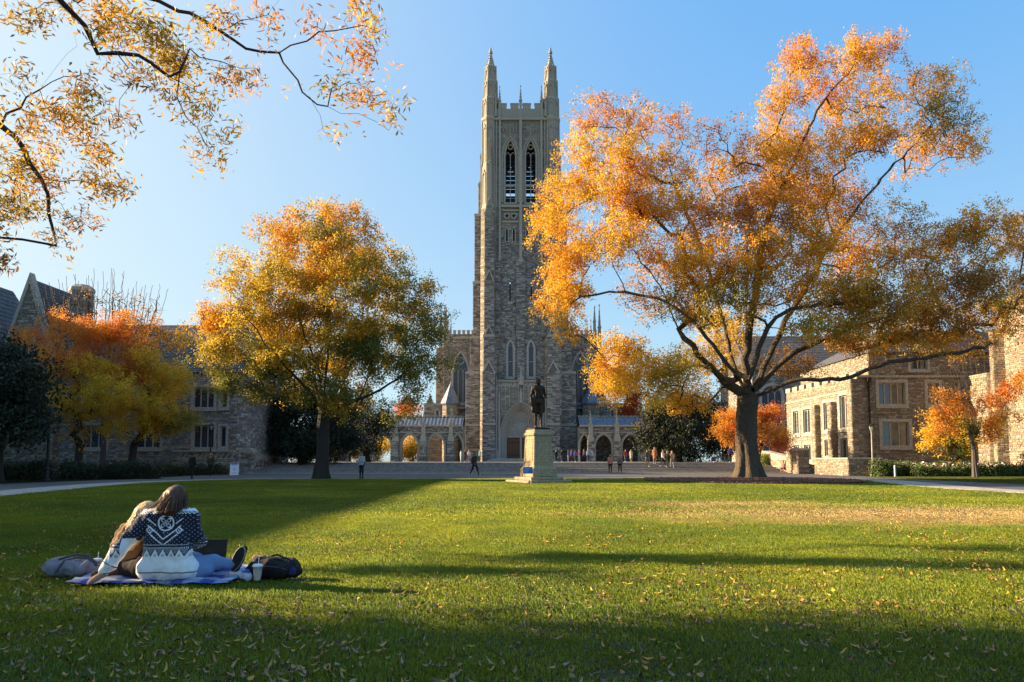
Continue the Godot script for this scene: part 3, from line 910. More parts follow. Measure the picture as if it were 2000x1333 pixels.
func slates(mb: MB, a: Vector3, b: Vector3, cc: Vector3, d: Vector3, sw := 0.42, sh := 0.3) -> void:   # a,b at the eave, c,d at the ridge, seen from outside counter-clockwise
	var rows := maxi(1, int(a.distance_to(d) / sh))
	var nr := (b - a).cross(d - a).normalized()
	mb.col = Color(0.06, 0.06, 0.07)
	mb.quad(a, b, cc, d)
	for r in rows:
		var f0 := float(r) / rows
		var f1 := float(r + 1) / rows
		var p0 := a.lerp(d, f0) + nr * 0.05
		var p1 := b.lerp(cc, f0) + nr * 0.05
		var q0 := a.lerp(d, f1) + nr * 0.015
		var q1 := b.lerp(cc, f1) + nr * 0.015
		var cols := maxi(1, int(p0.distance_to(p1) / sw))
		for k in cols:
			var g := clampf((k + (0.5 if r % 2 else 0.0)) / cols, 0, 1)
			var g2 := clampf((k + 0.97 + (0.5 if r % 2 else 0.0)) / cols, 0, 1)
			if g2 - g < 0.001: continue
			var v := rng.randf_range(0.75, 1.25)
			mb.col = Color(0.125 * v, 0.12 * v, 0.125 * v)
			mb.quad(p0.lerp(p1, g), p0.lerp(p1, g2), q0.lerp(q1, g2), q0.lerp(q1, g))


func rect(cx: float, cy: float, w: float, h: float) -> Dictionary:
	return hole(cx - w / 2, cx + w / 2, cy - h / 2, cy + h / 2, cy + h / 2)


func left_hall() -> void:
	# wing across the view, with a cross gable, chimneys and the long range that runs towards the viewer
	var c := thing("stone_hall", "long grey stone hall with slate roof behind the orange maples", "building", Vector3(0, 0, -66))
	var s := MB.new()
	var wins := [rect(-28.5, 7.0, 1.9, 1.9), rect(-28.4, 3.4, 1.9, 2.1), rect(-33.5, 7.0, 2.2, 1.9), rect(-33.5, 3.4, 2.2, 2.1), rect(-38.5, 7.0, 2.2, 1.9), rect(-38.5, 3.4, 2.2, 2.1), rect(-26.6, 7.0, 0.5, 1.8), rect(-26.6, 3.4, 0.5, 1.9), rect(-47.5, 3.2, 1.6, 1.8)]
	var rel := []
	for w in wins: rel.append(shifted(w, 50.0, 0.0))
	masonry(s, Vector3(-50, 0, 0), Vector3.RIGHT, Vector3.BACK, 24.6, 9.4, rel, GREY)
	for w in wins:
		window(c, wframe(Vector3.ZERO, Vector3.RIGHT, Vector3.BACK), w, 0.24, 1 if w.x1 - w.x0 < 1.0 else 3, [], M.pale_limestone, M.glass, 0.3, 0.08)
	# canted corner and far side
	masonry(s, Vector3(-25.4, 0, 0), Vector3(1, 0, -1).normalized(), Vector3(1, 0, 1).normalized(), 1.4, 9.4, [], GREY)
	masonry(s, Vector3(-24.4, 0, -1.0), Vector3.FORWARD, Vector3.RIGHT, 11.0, 9.4, [], GREY)
	# end gable wall and chimney
	var g0 := Vector3(-24.4, 9.4, 0.0)
	stone_box(s, Vector3(-31.2, 9.3, -8.0), Vector3(-28.6, 15.7, -5.0), "flr")
	stone_box(s, Vector3(-31.4, 15.7, -8.2), Vector3(-28.4, 16.1, -4.8), "flr")
	# chimney stack with clustered shafts
	stone_box(s, Vector3(-42.7, 9.0, -3.2), Vector3(-40.1, 12.6, -0.8), "flr", WARM)
	var ch := MB.new()
	for f in 8:
		var a0 := TAU * f / 8 - PI / 8
		var a1 := a0 + TAU / 8
		var p0 := Vector3(-41.4, 9.2, -2.0) + Vector3(sin(a0), 0, cos(a0)) * 1.0
		var p1 := Vector3(-41.4, 9.2, -2.0) + Vector3(sin(a1), 0, cos(a1)) * 1.0
		masonry(ch, p0, (p1 - p0).normalized(), Vector3(sin((a0 + a1) / 2), 0, cos((a0 + a1) / 2)), p0.distance_to(p1), 8.0, [], WARM)
	obj("chimney", ch, M.stone, c, "stuff")
	var cap := MB.new()
	cap.lathe([Vector2(1.0, 17.2), Vector2(1.15, 17.4), Vector2(1.1, 17.7), Vector2(0.75, 18.0), Vector2(0.01, 18.0)], 8, Vector3(-41.4, 0, -2.0), PI / 8)
	obj("chimney_cap", cap, M.limestone, c)
	# cross gable at the left
	var top := func(y: float) -> Vector2: return Vector2(maxf(0.0, (y - 4.4) * 0.31), 5.4 - maxf(0.0, (y - 4.4) * 0.31))
	masonry(s, Vector3(-47.1, 5.0, 0.9), Vector3.RIGHT, Vector3.BACK, 5.4, 13.05, [rect(2.7, 6.4, 1.0, 1.8)], WARM, Vector2(0.2, 0.58), Vector2(0.13, 0.25), top)
	window(c, wframe(Vector3(-47.1, 5.0, 0.9), Vector3.RIGHT, Vector3.BACK), rect(2.7, 6.4, 1.0, 1.8), 0.2, 2, [], M.pale_limestone, M.glass, 0.3, 0.08)
	masonry(s, Vector3(-47.1, 0.0, 0.9), Vector3.RIGHT, Vector3.BACK, 5.4, 5.0, [], WARM)
	masonry(s, Vector3(-41.7, 0.0, 0.9), Vector3.FORWARD, Vector3.RIGHT, 1.0, 9.4, [], WARM)
	var cop := MB.new()
	for e in [-1.0, 1.0]:
		var q := PackedVector2Array([Vector2(-44.4, 18.5), Vector2(-44.4 + e * 2.95, 9.0), Vector2(-44.4 + e * 2.65, 9.0), Vector2(-44.4, 17.5)])
		if e > 0: q.reverse()
		cop.prism(q, 0.4, 1.1)
	obj("gable_coping", cop, M.limestone, c)
	obj("masonry", s, M.stone, c, "stuff")
	var r := MB.new()
	slates(r, Vector3(-50, 9.3, 0.3), Vector3(-24.2, 9.3, 0.3), Vector3(-24.2, 15.0, -6.5), Vector3(-50, 15.0, -6.5))
	slates(r, Vector3(-24.2, 9.3, -13.0), Vector3(-50, 9.3, -13.0), Vector3(-50, 15.0, -6.5), Vector3(-24.2, 15.0, -6.5))
	slates(r, Vector3(-41.6, 9.2, 0.9), Vector3(-41.6, 9.2, -8.0), Vector3(-44.4, 17.95, -8.0), Vector3(-44.4, 17.95, 0.9))
	slates(r, Vector3(-47.2, 9.2, -8.0), Vector3(-47.2, 9.2, 0.9), Vector3(-44.4, 17.95, 0.9), Vector3(-44.4, 17.95, -8.0))
	# end gable
	obj("roof", r, M.slate, c)
	var eg := MB.new()
	var tg := func(y: float) -> Vector2: return Vector2(y * 1.14, 13.0 - y * 1.14)
	masonry(eg, Vector3(-24.5, 9.4, 0.0), Vector3.FORWARD, Vector3.RIGHT, 13.0, 5.7, [], RUBBLE, Vector2(0.3, 0.85), Vector2(0.14, 0.26), tg)
	obj("end_gable", eg, M.stone, c, "stuff")
	# the long range, parallel to the lawn: its ridge throws the long straight shadow
	var l := thing("stone_range", "long slate roofed stone range at the far left edge", "building", Vector3(-47.0, 0, 0))
	var ls := MB.new()
	masonry(ls, Vector3(0, 0, 14), Vector3.FORWARD, Vector3.RIGHT, 79.0, 9.6, [], RUBBLE, Vector2(1.0, 2.0), Vector2(0.4, 0.6))
	masonry(ls, Vector3(-12, 0, 14), Vector3.RIGHT, Vector3.BACK, 12.0, 9.6, [], RUBBLE, Vector2(1.0, 2.0), Vector2(0.4, 0.6))
	var tt := func(y: float) -> Vector2: return Vector2(y * 0.66, 12.0 - y * 0.66)
	masonry(ls, Vector3(-12, 9.6, 14), Vector3.RIGHT, Vector3.BACK, 12.0, 9.05, [], RUBBLE, Vector2(1.0, 2.0), Vector2(0.4, 0.6), tt)
	masonry(ls, Vector3(-12, 0, -75), Vector3.BACK, Vector3.LEFT, 89.0, 9.6, [], RUBBLE, Vector2(1.0, 2.0), Vector2(0.4, 0.6))
	obj("masonry", ls, M.stone, l, "stuff")
	var lr := MB.new()
	slates(lr, Vector3(0.3, 9.4, 14.2), Vector3(0.3, 9.4, -75), Vector3(-6, 19.1, -75), Vector3(-6, 19.1, 14.2), 1.0, 0.6)
	slates(lr, Vector3(-12.3, 9.4, -75), Vector3(-12.3, 9.4, 14.2), Vector3(-6, 19.1, 14.2), Vector3(-6, 19.1, -75), 1.0, 0.6)
	obj("roof", lr, M.slate, l)


func right_hall() -> void:
	var c := thing("brown_stone_hall", "two storey brown stone hall with a sunlit parapet wall right of the oak", "building", Vector3(30, 0, -62))
	var s := MB.new()
	# low front range along the lawn: parapet wall facing left
	var w1 := [rect(5.6, 5.4, 2.2, 2.6), rect(10.6, 5.2, 1.9, 2.4), rect(13.4, 5.2, 1.6, 2.4), rect(5.6, 2.4, 2.2, 1.6), rect(10.6, 2.0, 1.9, 1.6), rect(13.4, 2.0, 1.6, 1.6), rect(2.2, 5.6, 2.2, 3.0), rect(2.2, 2.2, 2.2, 2.0)]
	var rel := []
	for w in w1: rel.append(hole(16.0 - w.x1, 16.0 - w.x0, w.y0, w.ys, w.ya))
	masonry(s, Vector3(0, 0, -16.0), Vector3.BACK, Vector3.LEFT, 16.0, 7.4, rel, ASHLAR, Vector2(0.4, 0.9), Vector2(0.2, 0.3))
	masonry(s, Vector3(0, 7.4, -16.0), Vector3.BACK, Vector3.LEFT, 16.0, 1.1, [], WARM, SMALL, LOW)
	for r in rel:
		window(c, wframe(Vector3(0, 0, -16.0), Vector3.BACK, Vector3.LEFT), r, 0.26, 3, [], M.pale_limestone, M.glass, 0.3, 0.08)
	var t := MB.new()
	t.box(Vector3(-0.12, 7.3, -16.0), Vector3(0.3, 7.5, 0.1))
	for k in 9:
		t.box(Vector3(-0.08, 8.5, -16.0 + k * 1.85), Vector3(0.3, 8.95, -16.0 + k * 1.85 + 1.2))
	# buttresses of the sunlit wall
	for z in [0.0, -4.0, -7.6]:
		stone_box(s, Vector3(-0.55, 0, z - 0.8), Vector3(0.0, 6.6 if z < -1 else 8.3, z), "flb", WARM, SMALL, LOW)
	# wall facing the lawn's end
	var w2 := [rect(3.0, 7.0, 2.3, 1.9), rect(6.6, 7.0, 1.0, 1.9), rect(3.2, 3.5, 2.3, 2.1), rect(7.0, 3.5, 0.9, 2.1), rect(10.0, 7.0, 2.0, 1.9), rect(10.0, 3.5, 2.0, 2.1)]
	masonry(s, Vector3(0, 0, 0), Vector3.RIGHT, Vector3.BACK, 16.0, 8.5, w2, WARM, SMALL, LOW)
	masonry(s, Vector3(1.2, 8.5, -0.3), Vector3.RIGHT, Vector3.BACK, 14.8, 2.2, [rect(4.4, 1.1, 1.5, 0.9)], WARM, SMALL, LOW)
	for k in w2.size():
		var w: Dictionary = w2[k]
		window(c, wframe(Vector3.ZERO, Vector3.RIGHT, Vector3.BACK), w, 0.26, 1 if w.x1 - w.x0 < 1.2 else 4 if k == 0 else 3, [], M.pale_limestone, M.glass, 0.3, 0.08)
	window(c, wframe(Vector3(1.2, 8.5, -0.3), Vector3.RIGHT, Vector3.BACK), rect(4.4, 1.1, 1.5, 0.9), 0.2, 2, [], M.pale_limestone, M.glass, 0.3, 0.08)
	t.box(Vector3(-0.05, 8.4, -0.2), Vector3(16.0, 8.6, 0.12))
	masonry(s, Vector3(1.2, 8.5, -15.0), Vector3.BACK, Vector3.LEFT, 14.7, 2.2, [], WARM, SMALL, LOW)
	obj("stone_trim", t, M.limestone, c)
	obj("masonry", s, M.stone, c, "stuff")
	var r := MB.new()
	slates(r, Vector3(1.0, 10.6, 0.0), Vector3(16.2, 10.6, 0.0), Vector3(16.2, 13.8, -7.5), Vector3(6.0, 13.8, -7.5))
	slates(r, Vector3(16.2, 10.6, -15.0), Vector3(1.0, 10.6, -15.0), Vector3(6.0, 13.8, -7.5), Vector3(16.2, 13.8, -7.5))
	r.col = Color(0.2, 0.16, 0.12)
	r.col = Color(0.12, 0.115, 0.12)
	r.tri(Vector3(1.0, 10.6, -15.0), Vector3(1.0, 10.6, 0.0), Vector3(6.0, 13.8, -7.5))
	r.quad(Vector3(0.3, 8.3, 0), Vector3(1.3, 8.3, 0), Vector3(1.3, 8.3, -16), Vector3(0.3, 8.3, -16))
	obj("roof", r, M.slate, c)
	var pipe := MB.new()
	pipe.tube(PackedVector3Array([Vector3(0.95, 0.0, 0.16), Vector3(0.95, 8.2, 0.16)]), PackedFloat32Array([0.07, 0.07]), 8)
	for y in [1.5, 3.5, 5.5, 7.5]: pipe.box(Vector3(0.84, y, 0.05), Vector3(1.06, y + 0.1, 0.26))
	pipe.bevel(Vector3(0.75, 8.0, 0.05), Vector3(1.15, 8.4, 0.35), 0.04)
	obj("drainpipe", pipe, M.iron, c)
	# corner building at the right edge: canted faces that catch the sun
	var b := thing("corner_tower", "tall buttressed stone corner tower at the right edge of the lawn", "building", Vector3(42.9, 0, -54.5))
	var bs := MB.new()
	var dirs := [Vector3(-1, 0, 0), Vector3(-1, 0, 1).normalized(), Vector3(0, 0, 1)]
	for f in 8:
		var a0 := TAU * f / 8 - PI / 8
		var a1 := a0 + TAU / 8
		var p0 := Vector3(sin(a0), 0, cos(a0)) * 4.6
		var p1 := Vector3(sin(a1), 0, cos(a1)) * 4.6
		masonry(bs, p0, (p1 - p0).normalized(), Vector3(sin((a0 + a1) / 2), 0, cos((a0 + a1) / 2)), p0.distance_to(p1), 13.4, [], WARM, SMALL, LOW)
		var bt := MB.new()
		bt.xf = Transform3D(Basis(Vector3.UP, a0), Vector3.ZERO)
		stone_box(bt, Vector3(-0.5, 0, 4.2), Vector3(0.5, 11.6, 5.2), "flr", WARM, SMALL, LOW)
		obj("buttress", bt, M.stone, b, "stuff")
	obj("masonry", bs, M.stone, b, "stuff")
	var bt := MB.new()
	bt.lathe([Vector2(4.7, 13.2), Vector2(4.95, 13.4), Vector2(4.95, 13.7), Vector2(4.5, 13.9), Vector2(0.01, 14.0)], 8, Vector3.ZERO, PI / 8)
	obj("parapet", bt, M.limestone, b)
	# lower link between tower and hall
	var k := thing("stone_link", "lower stone link wall between the brown hall and the corner tower", "building", Vector3(39.0, 0, -58.5))
	var ks := MB.new()
	var kw := [rect(1.3, 3.0, 1.0, 1.8)]
	masonry(ks, Vector3.ZERO, Vector3(0.86, 0, 0.5).normalized(), Vector3(-0.5, 0, 0.86).normalized(), 3.0, 8.4, kw, WARM, SMALL, LOW)
	masonry(ks, Vector3(0, 0, -3.5), Vector3.BACK, Vector3.LEFT, 3.5, 8.4, [], WARM, SMALL, LOW)
	obj("masonry", ks, M.stone, k, "stuff")
	window(k, wframe(Vector3.ZERO, Vector3(0.86, 0, 0.5).normalized(), Vector3(-0.5, 0, 0.86).normalized()), kw[0], 0.22, 2, [], M.pale_limestone, M.glass, 0.3, 0.08)
	# taller hall further back, in shade behind the big oak
	var d := thing("tall_hall", "tall shaded stone hall with gothic windows behind the big oak", "building", Vector3(31, 0, -92))
	var ds := MB.new()
	var dw := [hole(1.2, 3.8, 7.0, 9.6, 10.8), hole(6.0, 8.6, 7.0, 9.6, 10.8), hole(1.2, 3.8, 1.6, 4.2, 5.4), hole(6.0, 8.6, 1.6, 4.2, 5.4), hole(11.0, 13.6, 7.0, 9.6, 10.8)]
	masonry(ds, Vector3.ZERO, Vector3.RIGHT, Vector3.BACK, 26.0, 13.0, dw)
	masonry(ds, Vector3(0, 0, -14), Vector3.BACK, Vector3.LEFT, 14.0, 13.0)
	obj("masonry", ds, M.stone, d, "stuff")
	for h in dw: window(d, wframe(Vector3.ZERO, Vector3.RIGHT, Vector3.BACK), h, 0.3, 3, [], M.pale_limestone, M.leaded_glass, 0.35, 0.1)
	var dr := MB.new()
	slates(dr, Vector3(-0.3, 12.8, 0.3), Vector3(26, 12.8, 0.3), Vector3(26, 18.5, -7), Vector3(-0.3, 18.5, -7), 0.6, 0.45)
	slates(dr, Vector3(26, 12.8, -14.3), Vector3(-0.3, 12.8, -14.3), Vector3(-0.3, 18.5, -7), Vector3(26, 18.5, -7), 0.6, 0.45)
	dr.tri(Vector3(0, 12.8, -14.0), Vector3(0, 12.8, 0.0), Vector3(0, 18.4, -7))
	obj("roof", dr, M.slate, d)


# ---------------------------------------------------------------- ground, lawn, steps
func sheet(called: String, poly: PackedVector2Array, y: float, material: Material) -> MeshInstance3D:   # poly in x, z
	var mb := MB.new()
	var tr := Geometry2D.triangulate_polygon(poly)
	for i in range(0, tr.size(), 3):
		var a := poly[tr[i]]; var b := poly[tr[i + 1]]; var d := poly[tr[i + 2]]
		var A := Vector3(a.x, y, a.y); var B := Vector3(b.x, y, b.y); var D := Vector3(d.x, y, d.y)
		if (B - A).cross(D - A).y > 0: mb.tri(A, B, D)
		else: mb.tri(A, D, B)
	return obj(called, mb, material, self, "structure")


func smooth_loop(pts: PackedVector2Array, sub := 5) -> PackedVector2Array:
	var out := PackedVector2Array()
	var k := pts.size()
	for i in k:
		for s in sub:
			out.push_back(pts[i].cubic_interpolate(pts[(i + 1) % k], pts[(i - 1 + k) % k], pts[(i + 2) % k], float(s) / sub))
	return out


var lawn_poly: PackedVector2Array
const MULCH := Vector2(14.2, -43.0)


func setting() -> void:
	sheet("ground", PackedVector2Array([Vector2(-400, 200), Vector2(400, 200), Vector2(400, -600), Vector2(-400, -600)]), -0.03, M.soil)
	lawn_poly = smooth_loop(PackedVector2Array([Vector2(-14.5, 12), Vector2(-14.8, 0), Vector2(-15.2, -12), Vector2(-16.4, -22), Vector2(-18.6, -33), Vector2(-19.0, -39), Vector2(-16.6, -44.2), Vector2(-11.5, -45.9), Vector2(-4, -46.2), Vector2(5, -46.2), Vector2(12, -48.6), Vector2(17.6, -49.2), Vector2(20.8, -46.0), Vector2(20.0, -40), Vector2(18.2, -32), Vector2(18.2, -25), Vector2(18.6, -12), Vector2(18.6, 0), Vector2(18.6, 12)]))
	var road: PackedVector2Array = Geometry2D.offset_polygon(lawn_poly, 7.0, Geometry2D.JOIN_ROUND)[0]
	var plaza := PackedVector2Array([Vector2(-25, -46), Vector2(27, -46), Vector2(27, -67.3), Vector2(-25, -67.3)])
	road = Geometry2D.merge_polygons(road, plaza)[0]
	sheet("road", road, 0.0, M.asphalt)
	# pale concrete footway round the lawn and along the foot of the steps
	var way: PackedVector2Array = Geometry2D.offset_polygon(lawn_poly, 2.6, Geometry2D.JOIN_ROUND)[0]
	sheet("footway", way, 0.006, M.concrete)
	var strip := MB.new()
	strip.bevel(Vector3(-24.5, 0.0, -67.1), Vector3(26.5, 0.05, -65.4), 0.01)
	obj("footpath", strip, M.concrete, self, "structure")
	sheet("lawn", lawn_poly, 0.03, M.soil)
	var kerb := MB.new()
	var k := lawn_poly.size()
	var outer: PackedVector2Array = PackedVector2Array()
	for i in k:
		var dirv := (lawn_poly[(i + 1) % k] - lawn_poly[(i - 1 + k) % k]).normalized()
		outer.push_back(lawn_poly[i] + Vector2(-dirv.y, dirv.x) * (0.16 if not Geometry2D.is_point_in_polygon(lawn_poly[i] + Vector2(-dirv.y, dirv.x) * 0.3, lawn_poly) else -0.16))
	for i in k:
		var j := (i + 1) % k
		var a := lawn_poly[i]; var b := lawn_poly[j]; var p := outer[i]; var q := outer[j]
		kerb.quad(Vector3(a.x, 0.055, a.y), Vector3(b.x, 0.055, b.y), Vector3(q.x, 0.055, q.y), Vector3(p.x, 0.055, p.y))
		kerb.quad(Vector3(p.x, 0.0, p.y), Vector3(p.x, 0.055, p.y), Vector3(q.x, 0.055, q.y), Vector3(q.x, 0.0, q.y))
		kerb.quad(Vector3(a.x, 0.055, a.y), Vector3(a.x, 0.0, a.y), Vector3(b.x, 0.0, b.y), Vector3(b.x, 0.055, b.y))
	obj("lawn_kerb", kerb, M.concrete, self, "structure")
	# mulch bed round the big oak
	var mp := PackedVector2Array()
	for i in 40:
		var a := TAU * i / 40
		var r := 1.0 + 0.06 * sin(a * 3.0 + 1.0) + 0.04 * sin(a * 7.0)
		mp.push_back(MULCH + Vector2(cos(a) * 6.6, sin(a) * 7.2) * r)
	var inside: Array = Geometry2D.intersect_polygons(mp, Geometry2D.offset_polygon(lawn_poly, -0.1)[0])
	sheet("mulch_bed", inside[0], 0.07, M.mulch)
	var chip := MB.new()
	chip.bevel(Vector3(-0.06, 0, -0.018), Vector3(0.06, 0.014, 0.018), 0.004)
	var buf := PackedFloat32Array()
	for i in 9000:
		var p := MULCH + Vector2(rng.randf_range(-7, 7), rng.randf_range(-7.5, 7.5))
		if not Geometry2D.is_point_in_polygon(p, inside[0]): continue
		var v := rng.randf_range(0.6, 1.8)
		inst(buf, Transform3D(Basis.from_euler(Vector3(rng.randf_range(-0.4, 0.4), rng.randf() * TAU, rng.randf_range(-0.4, 0.4))).scaled(Vector3.ONE * rng.randf_range(0.6, 1.6)), Vector3(p.x, 0.075, p.y)), Color(0.12 * v, 0.05 * v, 0.03 * v))
	multi("mulch_chips", chip.mesh(), M.litter, buf, self, "brown wood chips heaped around the big oak trunk", "mulch")
	# steps up to the chapel terrace
	var st := Node3D.new()
	st.name = "terrace_steps"
	add_child(st)
	st.set_meta("kind", "structure")
	for i in 7:
		var s := MB.new()
		s.bevel(Vector3(-24.4, i * 0.143 - 0.1, -76.5), Vector3(26.4, (i + 1) * 0.143, -67.2 - i * 1.05), 0.012)
		obj("step", s, M.paving, st)
	var te := MB.new()
	te.box(Vector3(-70, -0.2, -220), Vector3(70, 0.996, -74.6))
	obj("terrace", te, M.paving, self, "structure")
	# banks that close the ends of the steps
	for e in [-1.0, 1.0]:
		var x0: float = -70.0 if e < 0 else 26.5
		var x1: float = -24.5 if e < 0 else 70.0
		var bank := MB.new()
		bank.quad(Vector3(x0, -0.02, -68.0), Vector3(x1, -0.02, -68.0), Vector3(x1, 0.99, -74.65), Vector3(x0, 0.99, -74.65))
		obj("bank", bank, M.soil, self, "structure")
	# verge between the right-hand road and the flower bed, and on the left
	sheet("verge", PackedVector2Array([Vector2(25.6, -20), Vector2(60, -20), Vector2(60, -60), Vector2(29, -60), Vector2(26.2, -55), Vector2(25.4, -40)]), -0.004, M.soil)


# ---------------------------------------------------------------- instances
func inst(buf: PackedFloat32Array, t: Transform3D, c: Color) -> void:
	var b := t.basis
	buf.append_array(PackedFloat32Array([b.x.x, b.y.x, b.z.x, t.origin.x, b.x.y, b.y.y, b.z.y, t.origin.y, b.x.z, b.y.z, b.z.z, t.origin.z, c.r, c.g, c.b, 1.0]))


func multi(called: String, mesh: Mesh, material: Material, buf: PackedFloat32Array, parent: Node = self, label := "", category := "") -> MultiMeshInstance3D:
	var mm := MultiMesh.new()
	mm.transform_format = MultiMesh.TRANSFORM_3D
	mm.use_colors = true
	mm.mesh = mesh
	mm.instance_count = buf.size() / 16
	mm.buffer = buf
	var o := MultiMeshInstance3D.new()
	o.name = numbered(called) if parent == self else called
	o.multimesh = mm
	o.material_override = material
	parent.add_child(o, true)
	o.set_meta("kind", "stuff")
	if label: tag(o, label, category)
	return o


# ---------------------------------------------------------------- trees
const GOLD := Color(0.78, 0.475, 0.03)
const ORANGE := Color(0.76, 0.345, 0.028)
const RUST := Color(0.60, 0.29, 0.045)
const PINK := Color(0.66, 0.31, 0.09)
const RED := Color(0.52, 0.075, 0.02)
const BROWN := Color(0.42, 0.22, 0.05)
const OLIVE := Color(0.34, 0.28, 0.035)
const LEAF_GREEN := Color(0.14, 0.17, 0.03)
const YELLOW := Color(0.80, 0.57, 0.05)
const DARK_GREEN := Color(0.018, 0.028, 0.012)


func leaf_sprig(count: int, spread: float, length: float, width: float, seed_: int, twig := true) -> ArrayMesh:
	# a twig end: folded, pointed leaves round a short stem
	var r := RandomNumberGenerator.new()
	r.seed = seed_
	var mb := MB.new()
	for i in count:
		var p := Vector3(r.randfn(0, 1), r.randfn(0, 0.8), r.randfn(0, 1)) * spread * 0.55
		var b := Basis.from_euler(Vector3(r.randf_range(-0.9, 0.9), r.randf() * TAU, r.randf_range(-0.9, 0.9)))
		var l := length * r.randf_range(0.7, 1.25)
		var w := width * r.randf_range(0.75, 1.2)
		var v := r.randf_range(0.72, 1.2)
		mb.col = Color(v, v * r.randf_range(0.88, 1.08), v * r.randf_range(0.8, 1.1))
		var fold := w * 0.35
		var a := p
		var m := p + b * Vector3(0, -fold, l * 0.45)
		var tip := p + b * Vector3(0, -l * 0.12, l)
		var lf := p + b * Vector3(-w / 2, 0, l * 0.42)
		var rt := p + b * Vector3(w / 2, 0, l * 0.42)
		var k := mb.v.size()
		var nn := b * Vector3(0, 1, 0)
		for q in [a, lf, tip, rt]:
			mb.v.push_back(q); mb.n.push_back(nn); mb.c.push_back(mb.col)
		mb.ix.append_array(PackedInt32Array([k, k + 2, k + 1, k, k + 3, k + 2]))
	return mb.mesh()


class Skeleton:
	var pos := PackedVector3Array()
	var par := PackedInt32Array()
	var rad := PackedFloat32Array()
	var lobe := PackedInt32Array()      # -1 for wood, else the lobe a tip belongs to

	func add(p: Vector3, parent: int, l := -1) -> int:
		pos.push_back(p); par.push_back(parent); lobe.push_back(l); rad.push_back(0.0)
		return pos.size() - 1

	func nearest(p: Vector3, down := 0.35) -> int:
		var best := 0
		var bd := 1e18
		for i in pos.size():
			var q := pos[i]
			var d := q.distance_squared_to(p)
			if d < bd:
				if q.y > p.y: d *= 1.0 + down * (q.y - p.y)
				if d < bd:
					bd = d; best = i
		return best


func polyline(sk: Skeleton, pts: Array, start: int, step: float, wob: float) -> int:
	var last := start
	for i in pts.size():
		var a: Vector3 = sk.pos[last]
		var b: Vector3 = pts[i]
		var before: Vector3 = pts[i - 2] if i > 1 else a - (b - a) * 0.5
		var after: Vector3 = pts[i + 1] if i + 1 < pts.size() else b + (b - a) * 0.5
		var k := maxi(1, int(a.distance_to(b) / step))
		for s in k:
			var f := float(s + 1) / k
			var p := a.cubic_interpolate(b, before, after, f)
			if s < k - 1: p += Vector3(rng.randfn(0, wob), rng.randfn(0, wob), rng.randfn(0, wob))
			last = sk.add(p, last)
	return last


